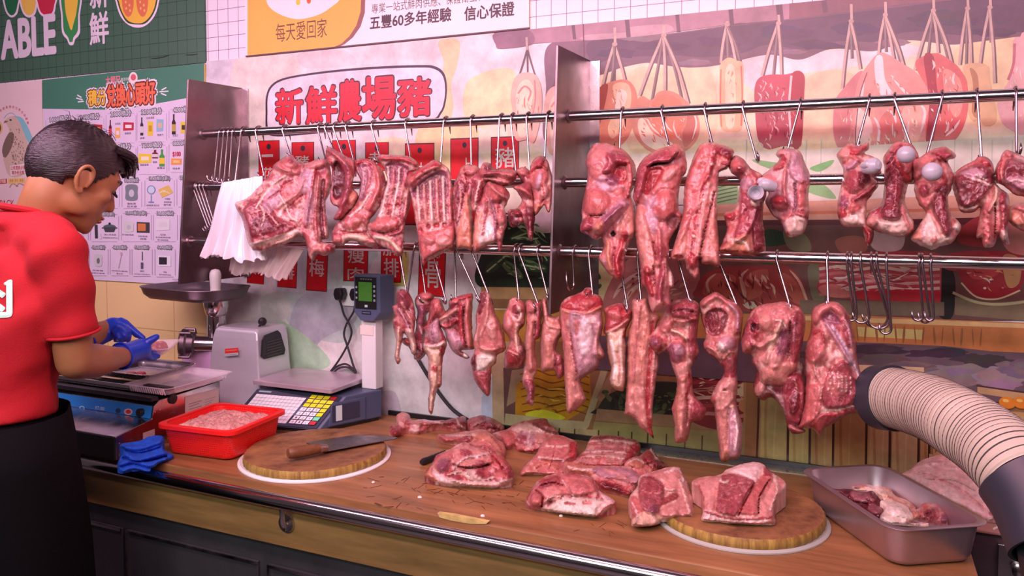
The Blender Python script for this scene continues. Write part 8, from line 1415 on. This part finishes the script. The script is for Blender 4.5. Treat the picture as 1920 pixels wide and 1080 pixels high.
plug(668, 553, ((664, 582), (655, 598), (648, 612), (645, 628), (650, 645), (656, 664), (662, 684), (667, 699), (652, 689), (636, 690), (624, 700)), 'right black plug half hidden behind the scale display')
e = MB(); P = [at_y(x, y, Y) for x, y, Y in ((764, 640, -.012), (785, 676, -.012), (803, 706, -.012), (824, 738, -.012), (845, 764, -.012), (862, 778, -.014), (880, 789, -.02))]; e.tube(crom(P, .01, False), .0055, 10); tag(e.build('black_cable', M_rub, None, smooth=True), 'thick black cable slanting down the wall behind the pale bone', 'cable')

# ------------------------------------------------------------------ flexible duct
at_d = lambda x, y, d: CAM+ray(x, y)*d
hs = thing('flexible_duct', (.30, -.75, .8), 'thick ribbed beige air duct with black cuffs, curving in from the right', 'duct')
ctl = [at_d(*q) for q in ((1658, 745, 1.595), (1686, 748, 1.55), (1748, 766, 1.43), (1810, 800, 1.315), (1858, 833, 1.25), (1894, 866, 1.195), (1922, 899, 1.16), (1956, 950, 1.13), (1990, 1030, 1.09))]
cv = crom(ctl, .0016, False); sl = np.concatenate([[0], np.cumsum(np.linalg.norm(np.diff(cv, axis=0), axis=1))]); tot = sl[-1]
RD = .0605; i0, i1 = np.searchsorted(sl, .012), int(np.argmin(np.linalg.norm(cv-ctl[6], axis=1)))
seg = cv[i0:i1]; ss = sl[i0:i1]; pitch = .0098
M_duct = mat('beige duct plastic', own(206, 166, 162, .85), .5, var=.05, vscale=20)
ph = (ss % pitch)/pitch; rad = RD*(1-.028*(np.abs(ph-.5) > .40)-.004*np.abs(ph-.5))
e = MB(); e.tube(seg, list(rad), 48, cap=False); e.build('duct_hose', M_duct, hs, smooth=True, crease=28)
e = MB()
for k in range(int(ss[0]/pitch)+1, int(ss[-1]/pitch)):
    j = min(np.searchsorted(sl, k*pitch), len(cv)-2); t = cv[j+1]-cv[j-1]; t /= np.linalg.norm(t); a = np.cross(t, (0, 0, 1)); a /= np.linalg.norm(a); b_ = np.cross(t, a)
    e.tube([cv[j]+(RD*.979)*(a*math.cos(2*math.pi*q/40)+b_*math.sin(2*math.pi*q/40)) for q in range(40)], .0017, 5, closed=True)
q = e.build('groove_shade', mat('groove shade', own(58, 40, 46), .7), hs.children[0], smooth=True)  # dark rings laid in the grooves to paint in their shade
def cuff(pts, r0, name='cuff', cap=True):
    e = MB(); P = crom(pts, .006, False); t0 = P[0]-(P[1]-P[0])*.01
    e.tube(P, r0, 40, cap=False)
    P2 = P[::-1]; e.tube(P2, r0*.93, 40, cap=False)
    for i_ in (0, -1):
        d = (P[1]-P[0]) if i_ == 0 else (P[-1]-P[-2]); d = d/np.linalg.norm(d); a = np.cross(d, (0, 0, 1)); a /= np.linalg.norm(a); b_ = np.cross(d, a); n_ = 40
        o_ = [P[i_]+r0*(a*math.cos(2*math.pi*k/n_)+b_*math.sin(2*math.pi*k/n_)) for k in range(n_)]; i2 = [P[i_]+r0*.93*(a*math.cos(2*math.pi*k/n_)+b_*math.sin(2*math.pi*k/n_)) for k in range(n_)]
        e.add(o_+i2, [(k, (k+1) % n_, n_+(k+1) % n_, n_+k) for k in range(n_)])
    return e.build(name, mat('dark grey cuff', own(48, 42, 56), .4), hs, smooth=True, crease=50)
d0 = cv[0]-cv[12]; d0 /= np.linalg.norm(d0)
cuff([cv[0]+d0*.012, cv[0], cv[np.searchsorted(sl, .03)]], RD*1.085)
i2 = i1-4; cuff([cv[i2], cv[i2+(len(cv)-1-i2)//3], cv[i2+2*(len(cv)-1-i2)//3], cv[-1]], RD*1.10)
e = MB(); ed = cv[-1]; e.tube([ed, ed+[.02, .01, -.10], ed+[.06, .06, -.25]], [RD*.9, RD*.9, RD*.9], 30); e.build('lower_hose', M_rub, hs, smooth=True)
# ================================================================== the man at the wrapping machine
M_skin = mat('skin', own(190, 110, 80, .72), .5, var=.10, vscale=14, sss=.08, bump=.05, bscale=120)
M_shirt = mat('red cotton', own(204, 16, 32, .78), .85, var=.10, vscale=10, bump=.25, bscale=260)
M_apron = mat('black apron', (.003, .003, .0035), .85, bump=.1, bscale=60, spec=.12); M_trous = mat('black trousers', (.004, .004, .005), .85, spec=.12)
M_hair = mat('dark hair', (.014, .008, .009), .36, var=.4, vscale=22, bump=.8, bscale=42, stretch=(1.6, 1.6, 9), spec=.6)
M_glove = mat('blue nitrile', own(24, 52, 176), .36, var=.12, vscale=26, bump=.25, bscale=60)
man = thing('person', (-1.80, -.86, 0), 'man in a red T-shirt, black apron and blue gloves bending over a clear meat tray', 'person')
def solid(e, name, m, parent, voxel=.008, smooth=6, fn=None):
    """closed shapes melted into one continuous skin"""
    o = e.build(name, m, None, loc=(0, 0, 0))
    r_ = o.modifiers.new('r', 'REMESH'); r_.mode = 'VOXEL'; r_.voxel_size = voxel
    s_ = o.modifiers.new('s', 'SMOOTH'); s_.iterations = smooth; s_.factor = .5
    dg = bpy.context.evaluated_depsgraph_get(); me = bpy.data.meshes.new_from_object(o.evaluated_get(dg)); old = o.data
    o.modifiers.clear(); o.data = me; bpy.data.meshes.remove(old); me.name = name
    V = np.empty(len(me.vertices)*3); me.vertices.foreach_get('co', V); V = V.reshape(-1, 3)
    if fn is not None:
        N = np.empty(len(V)*3); me.vertices.foreach_get('normal', N); V = fn(V, N.reshape(-1, 3))
    b_ = np.array(world_loc(parent)); me.vertices.foreach_set('co', (V-b_).ravel()); me.update()
    me.polygons.foreach_set('use_smooth', [True]*len(me.polygons)); o.location = (0, 0, 0); o.parent = parent
    return o
def ball(e, c, r, ax=None, n=18):
    ax = ax if ax is not None else np.eye(3); v, f = [], []; c = np.array(c)
    for i in range(n+1):
        th = math.pi*i/n
        for j in range(2*n): ph_ = math.pi*j/n; v.append(c+ax[0]*r[0]*math.sin(th)*math.cos(ph_)+ax[1]*r[1]*math.sin(th)*math.sin(ph_)+ax[2]*r[2]*math.cos(th))
    for i in range(n):
        for j in range(2*n): f.append((i*2*n+j, (i+1)*2*n+j, (i+1)*2*n+(j+1) % (2*n), i*2*n+(j+1) % (2*n)))
    e.add(v, f)
def limb(e, pts, rad, n=18):
    P = crom(pts, .012, False); t = np.linspace(0, 1, len(P)); rr_ = np.interp(t, np.linspace(0, 1, len(rad)), rad); e.tube(P, list(rr_), n)
    ball(e, P[0], [rr_[0]]*3, n=9); ball(e, P[-1], [rr_[-1]]*3, n=9)
# skeleton
FT = np.array([.40, .917, 0]); RTv = np.array([.917, -.40, 0]); UP = np.array([0, 0, 1.0])     # torso axes
SR = at_d(108, 472, 1.70); SL = SR-RTv*.37+np.array([0, 0, .0]); NB = (SR+SL)/2+np.array([0, 0, .068])
ELR = at_d(140, 677, 1.74); WRR = at_d(232, 668, 1.97); HR = at_d(262, 655, 2.03)
WRL = at_d(172, 628, 2.13); HL = at_d(215, 612, 2.20); ELL = SL+FT*.12-RTv*.06+UP*-.27
HC = at_d(138, 333, 1.86)
PEL = (SR+SL)/2-FT*.11+RTv*.015+UP*-.50
# head axes: yawed to profile, bent down
hy = math.cos(R(50))*rt+math.sin(R(50))*np.array([fw[0], fw[1], 0])/np.linalg.norm(fw[:2]); pit = R(27)
hf = hy*math.cos(pit)-UP*math.sin(pit); hu = UP*math.cos(pit)+hy*math.sin(pit); hr = np.cross(hf, hu)
HA = np.array([hr, hf, hu]); h_ = lambda x, y, z_: HC+hr*x+hf*y+hu*z_
e = MB()
ball(e, h_(0, -.012, .028), (.073, .096, .090), HA); ball(e, h_(0, .022, .02), (.068, .072, .075), HA); ball(e, h_(0, .040, -.035), (.056, .052, .072), HA); ball(e, h_(0, .058, -.080), (.034, .032, .030), HA); ball(e, h_(0, .074, -.098), (.018, .018, .016), HA)
ball(e, h_(0, .078, .030), (.050, .018, .022), HA)
for s_ in (-1, 1):
    ball(e, h_(s_*.040, .060, -.018), (.022, .024, .020), HA); ball(e, h_(s_*.030, .080, .010), (.014, .011, .009), HA); ball(e, h_(s_*.050, .012, -.060), (.014, .040, .030), HA)
limb(e, [h_(0, .090, .012), h_(0, .102, -.012), h_(0, .110, -.030)], [.0075, .009, .0105], 12); ball(e, h_(0, .103, -.034), (.0155, .009, .0075), HA); ball(e, h_(0, .090, -.060), (.020, .012, .006), HA); ball(e, h_(0, .087, -.071), (.018, .012, .007), HA)
limb(e, [h_(0, -.03, -.02), h_(0, -.028, -.07), NB*.6+h_(0, -.02, -.09)*.4, NB+UP*-.02, NB+UP*-.08], [.058, .055, .055, .056, .046], 22)
limb(e, [NB-FT*.01+UP*-.06, SR-UP*.012-RTv*.03], [.050, .046]); limb(e, [NB-FT*.01+UP*-.06, SL-UP*.012+RTv*.03], [.050, .046])
def torso(e, k, z0, z1):
    rings = []
    for t in np.linspace(0, 1, 12):
        c = PEL*(1-t)+((SR+SL)/2+UP*.01)*t; c = c-FT*.028*math.sin(math.pi*t)
        a = np.interp(t, (0, .15, .4, .7, .9, 1), (.160, .158, .150, .172, .165, .09))*k; b_ = np.interp(t, (0, .2, .4, .7, .9, 1), (.118, .112, .105, .112, .085, .055))*k
        if not (z0 <= t <= z1): continue
        rings.append([c+RTv*a*math.cos(2*math.pi*j/28)+FT*b_*math.sin(2*math.pi*j/28) for j in range(28)])
    e.rings(rings)
torso(e, .92, 0, 1)
limb(e, [SR, SR*.5+ELR*.5+RTv*.005, ELR], [.046, .041, .040]); limb(e, [ELR, ELR*.65+WRR*.35+UP*-.004, WRR, HR], [.040, .041, .027, .026])
limb(e, [SL, SL*.5+ELL*.5-RTv*.005, ELL], [.046, .041, .040]); limb(e, [ELL, ELL*.6+WRL*.4, WRL, HL], [.040, .041, .027, .026])
for s_ in (-1, 1):
    hp = PEL+RTv*s_*.09; limb(e, [hp, hp+UP*(-PEL[2]*.52)+FT*.02, np.array([hp[0], hp[1], .09])-FT*.02], [.080, .055, .040])
solid(e, 'body', M_skin, man, .0065, 7)
# ears
for s_ in (-1, 1):
    e = MB(); ec = lambda a, b_, d=0: h_(s_*(.073+d), -.004+a, -.012+b_)
    P = [ec(.012, -.012, .002), ec(.016, .010, .005), ec(.010, .028, .011), ec(-.006, .034, .016), ec(-.018, .022, .018), ec(-.018, .002, .014), ec(-.008, -.018, .008), ec(.004, -.028, .004), ec(.010, -.022, .002)]
    e.tube(crom(P, .003, False), .0048, 10); ball(e, ec(-.002, .004, .001), (.007, .018, .026), HA); ball(e, ec(.003, -.024, .004), (.005, .008, .009), HA)
    solid(e, 'ear', M_skin, man, .0028, 4)
# eyelids, brows and lashes
for s_ in (-1, 1):
    e = MB(); e.tube(crom([h_(s_*.018, .0935, .028), h_(s_*.034, .0905, .034), h_(s_*.050, .078, .030)], .003, False), [.0032]*12 if False else .0032, 8); e.build('eyebrow', M_hair, man, smooth=True)
    e = MB(); e.tube(crom([h_(s_*.019, .0905, .004), h_(s_*.031, .0925, .000), h_(s_*.043, .084, .005)], .003, False), .0022, 8); e.tube(crom([h_(s_*.024, .0945, .000), h_(s_*.031, .0985, -.003), h_(s_*.039, .0915, .001)], .003, False), .0014, 6); e.build('eyelashes', M_hair, man, smooth=True)
e = MB(); ball(e, h_(0, .098, -.0605), (.017, .006, .0045), HA, 10); ball(e, h_(0, .0955, -.0705), (.016, .006, .0052), HA, 10); e.build('lips', mat('lips', own(176, 92, 84), .45), man, smooth=True)
# hair: a shell over the skull with a fringe sweeping forward
def hairpt(th, ph_):
    d = np.array([math.sin(th)*math.cos(ph_), math.sin(th)*math.sin(ph_), math.cos(th)])
    x, y, z_ = d[0]*.0785, d[1]*.103, d[2]*.100
    top_ = max(0, d[2])**1.5; fr_ = max(0, d[1])**2
    x, y, z_ = x*(1+.04*top_), y*(1+.05*top_), z_*(1+.06*top_)
    n_ = .0016*math.sin(ph_*26+3*math.sin(th*5))+.0018*math.sin(ph_*11+th*9)
    q = 1+n_*8*(.4+top_)
    y += .030*fr_*max(0, d[2]+.15)
    return np.array([x*q, y*q-.012, z_*q+.026])
e = MB(); NT, NP = 44, 96; vs_, keep = [], {}
for i in range(NT+1):
    for j in range(NP):
        th, ph_ = math.pi*.93*i/NT, 2*math.pi*j/NP; q = hairpt(th, ph_); vs_.append(h_(*q))
        fwd = math.sin(ph_)         # +1 in front, -1 behind
        line = -.122 if fwd < -.55 else (-.122+(fwd+.55)/.35*.098 if fwd < -.2 else (-.024+(fwd+.2)*.06 if fwd < .12 else (-.040+(fwd-.12)*.10 if fwd < .34 else (-.010+(fwd-.34)*.14 if fwd < .75 else .058))))
        keep[len(vs_)-1] = q[2] >= line+.004*math.sin(j*2.7)
fs = [f for i in range(NT) for j in range(NP) for f in [(i*NP+j, (i+1)*NP+j, (i+1)*NP+(j+1) % NP, i*NP+(j+1) % NP)] if all(keep[k] for k in f)]
used = sorted(set(k for f in fs for k in f)); mp_ = {k: i for i, k in enumerate(used)}; e.add([vs_[k] for k in used], [tuple(mp_[k] for k in f) for f in fs])
hair = e.build('hair', M_hair, man, smooth=True, crease=180); so_ = hair.modifiers.new('thickness', 'SOLIDIFY'); so_.thickness = .010; so_.offset = -1
e = MB(); rq = random.Random(8)                     # quiff locks and loose strands
for k in range(26):
    a = rq.uniform(-.8, .8); p0, p1, p2 = h_(a*.060, .055+rq.uniform(-.02, .01), .098), h_(a*.060, .090, .096+rq.uniform(-.008, .006)), h_(a*.056, .110+rq.uniform(-.008, .008), .070+rq.uniform(-.012, .012))
    e.tube(crom([p0, p1, p2], .008, False), [.011, .011, .011, .011, .010, .009, .008, .006, .004, .003, .002, .002, .002, .002][:len(crom([p0, p1, p2], .008, False))], 7)
e.build('fringe', M_hair, hair, smooth=True)
e = MB()
for k in range(46):
    a, b_ = rq.uniform(-.7, .7), rq.uniform(-.9, .5); p0 = h_(a*.06, b_*.08, .118); p1 = p0+hf*rq.uniform(-.02, .02)+hu*rq.uniform(.008, .016)+hr*rq.uniform(-.01, .01); p2 = p1+hf*rq.uniform(-.03, .02)-hu*.004
    e.tube([p0, p1, p2], [.0008, .0006, .0003], 4)
e.build('loose_strands', M_hair, hair, smooth=True)
# T-shirt
e = MB(); torso(e, 1.17, .12, 1); limb(e, [(SR+SL)/2-FT*.055+RTv*.11-UP*.055, (SR+SL)/2-FT*.055-RTv*.11-UP*.055], [.062, .062])
limb(e, [NB-FT*.01+UP*-.040, SR+UP*.004], [.080, .057]); limb(e, [NB-FT*.016+UP*-.044, SL], [.082, .062]); ball(e, NB-FT*.016+UP*-.006, (.098, .086, .034), np.array([RTv, FT, UP]))
SH = SR*.24+ELR*.76
e.tube([SR+(SR-SH)*.06, SR*.7+SH*.3, SR*.35+SH*.65+FT*.004, SH+FT*.004], [.060, .060, .055, .0555], 30)
SHL = SL*.26+ELL*.74; e.tube([SL+(SL-SHL)*.10, SL*.7+SHL*.3, SHL], [.068, .070, .078], 30)
def folds(V, N):
    loc = V-PEL; u_ = loc@RTv; v_ = loc@FT; z_ = loc[:, 2]; P3 = np.column_stack([u_*7+z_*5, v_*7-z_*4, z_*6])
    d = .008*fbm(P3, 3, .5)*np.clip(1.1-z_*.9, .3, 1)
    ar = SR-FT*.02-UP*.10; q = V-ar; s_ = q@(-UP*.8-RTv*.35-FT*.2); c_ = q@(RTv*.5-UP*.55+FT*.3); rr_ = np.exp(-((np.linalg.norm(q, axis=1))/.17)**2)
    d = d+.0045*rr_*np.sin(c_*95+s_*10)
    d = d+.005*np.exp(-((z_-.13)/.05)**2)*np.sin(u_*42+z_*20)
    V = V+N*d[:, None]; V[:, 2] += np.clip((.26-z_)/.2, 0, 1)*(u_*.20+.02); return V
shirt = solid(e, 't_shirt', M_shirt, man, .0085, 9, folds)
e = MB(); 
for s_ in (0,):
    cpts = [NB+UP*(.018-.014*math.sin(a))+RTv*.070*math.cos(a)+FT*(.062*math.sin(a)-.012) for a in np.arange(0, 2*math.pi, .22)]
    e.tube(cpts, .0075, 8, closed=True)
e.build('collar', M_shirt, shirt, smooth=True)
e = MB(); ax = (SH-SR)/np.linalg.norm(SH-SR); a1 = np.cross(ax, UP); a1 /= np.linalg.norm(a1); a2 = np.cross(ax, a1)
e.tube([SH+FT*.004-ax*.006+.0555*(a1*math.cos(t)+a2*math.sin(t)) for t in np.arange(0, 2*math.pi, .2)], .0035, 8, closed=True); e.build('sleeve_hem', M_shirt, shirt, smooth=True)
# white sign on the back of the shirt
from mathutils.bvhtree import BVHTree
sb = BVHTree.FromPolygons([v.co+man.location for v in shirt.data.vertices], [tuple(p.vertices) for p in shirt.data.polygons])
V_, F_ = glyphs('肉'); lo, hi = V_.min(0), V_.max(0)
sgn = MB(); pts = []
def onshirt(x, y):
    d = ray(x, y); d = d/np.linalg.norm(d); hit = sb.ray_cast(Vector(CAM), Vector(d))
    return (np.array(hit[0])+np.array(hit[1])*.0016) if hit[0] is not None else None
for ox in range(8):
    for oy in (0,):
        pp = [onshirt(-58+80*(q[0]-lo[0])/(hi[0]-lo[0])+2.2*math.cos(ox*.785), 594-80*(q[1]-lo[1])/(hi[1]-lo[1])+2.2*math.sin(ox*.785)) for q in V_]
        fs = [f for f in F_ if all(pp[k] is not None for k in f)]; us = sorted(set(k for f in fs for k in f)); mm_ = {k: i for i, k in enumerate(us)}
        if us: sgn.add([pp[k]+ray(0, 560)*-.00012*ox for k in us], [tuple(mm_[k] for k in f) for f in fs])
if sgn.v: sgn.build('shirt_lettering', mat('pale print', own(188, 200, 200), .7), shirt, fixn=False)
# apron and trousers, shoes
e = MB(); torso(e, 1.12, 0, .30)
for s_ in (-1, 1):
    hp = PEL+RTv*s_*.085; limb(e, [hp+UP*.02, hp+UP*(-PEL[2]*.52)+FT*.02, np.array([hp[0], hp[1], .07])-FT*.02], [.105, .078, .062])
solid(e, 'trousers', M_trous, man, .011, 8)
e = MB(); rings = []
for z_, a, b_ in ((PEL[2]+.13, .180, .140), (PEL[2]+.02, .194, .156), (PEL[2]-.20, .225, .180), (.32, .255, .200)):
    c = np.array([PEL[0], PEL[1], z_])-FT*.0+FT*.02
    rings.append([c+RTv*a*math.cos(t)+FT*b_*math.sin(t)*(1+.02*math.sin(t*9)) for t in np.linspace(R(-68), R(248), 48)])
e.add([p_ for r_ in rings for p_ in r_], [(i*48+j, i*48+j+1, (i+1)*48+j+1, (i+1)*48+j) for i in range(3) for j in range(47)])
ap = e.build('apron', M_apron, man, smooth=True, crease=180); so_ = ap.modifiers.new('thickness', 'SOLIDIFY'); so_.thickness = .003
for s_ in (-1, 1):
    c = np.array([PEL[0], PEL[1], 0])+RTv*s_*.085
    e = MB(); ball(e, c+FT*.06+UP*.045, (.046, .125, .042), np.array([RTv, FT, UP])); ball(e, c-FT*.03+UP*.05, (.042, .05, .05), np.array([RTv, FT, UP])); e.box(c[0]-.03, c[0]+.03, c[1]-.03, c[1]+.05, .001, .03); solid(e, 'shoe', M_rub, man, .009, 4)
# gloved hands
def glove(W_, palm, fingers, thumb, wr_, name='glove'):
    e = MB(); limb(e, [W_-(palm-W_)*.35, W_, palm], [wr_*1.12, wr_, wr_*1.05], 16)
    for (b_, m_, t_), r_ in fingers: limb(e, [palm, b_, m_, t_], [r_*1.7, r_*1.15, r_, r_*.8], 12)
    limb(e, [W_*.4+palm*.6, thumb[0], thumb[1], thumb[2]], [.019, .0145, .012, .009], 12)
    g = solid(e, name, M_glove, man, .0038, 4)
    d = palm-W_; d /= np.linalg.norm(d); a = np.cross(d, UP); a /= np.linalg.norm(a); b2 = np.cross(d, a); c = W_-(palm-W_)*.42
    e = MB(); e.tube([c+wr_*1.17*(a*math.cos(t)+b2*math.sin(t)) for t in np.arange(0, 2*math.pi, .3)], .003, 8, closed=True); e.build('cuff_roll', M_glove, g, smooth=True)
    return g
D_ = lambda *q: at_d(*q)
glove(D_(238, 664, 1.985), D_(262, 656, 2.03), [((D_(276, 664, 2.06), D_(286, 668, 2.085), D_(296, 668, 2.10)), .0095), ((D_(274, 660, 2.08), D_(285, 662, 2.11), D_(296, 662, 2.13)), .0098), ((D_(272, 656, 2.09), D_(283, 657, 2.13), D_(292, 656, 2.15)), .0092), ((D_(276, 668, 2.04), D_(284, 672, 2.06), D_(291, 672, 2.075)), .0082)], (D_(268, 648, 2.03), D_(281, 639, 2.035), D_(293, 632, 2.045)), .028)
glove(D_(178, 632, 2.14), D_(212, 615, 2.19), [((D_(228, 603, 2.20), D_(248, 619, 2.20), D_(268, 634, 2.20)), .0105), ((D_(228, 612, 2.17), D_(240, 624, 2.15), D_(240, 637, 2.15)), .0105), ((D_(224, 618, 2.15), D_(234, 629, 2.13), D_(229, 638, 2.14)), .0100), ((D_(217, 624, 2.14), D_(224, 633, 2.125), D_(217, 638, 2.14)), .0090)], (D_(222, 606, 2.23), D_(244, 615, 2.25), D_(256, 628, 2.24)), .029)
# the tray he holds
tq = [D_(222, 653, 2.06), D_(318, 668, 2.10), D_(332, 648, 2.25), D_(240, 636, 2.24)]; tc_ = sum(tq)/4; ta = (tq[1]-tq[0]+tq[2]-tq[3])/2; tb = (tq[3]-tq[0]+tq[2]-tq[1])/2
ht = thing('plastic_tray', tuple(tc_-UP*.02), "clear plastic tray of red mince held in the man's blue gloves", 'tray')
pan('tray', M_clear, ht, tc_[0], tc_[1], np.linalg.norm(ta)/2, np.linalg.norm(tb)/2*.9, math.atan2(ta[1], ta[0]), tc_[2]-.016, tc_[2]+.006, .010, .015, .004)
mince('minced_pork', 'red minced pork lying in the clear tray held by the man', tc_[0]-ta[0]*.06, tc_[1]-ta[1]*.06, np.linalg.norm(ta)/2*.72, np.linalg.norm(tb)/2*.6, math.atan2(ta[1], ta[0]), tc_[2]-.0135, .022, 34, 4).data.materials[0] = mat('red mince', own(190, 70, 92), .4, col2=own(224, 150, 160), vscale=150, bump=.8, bscale=330)
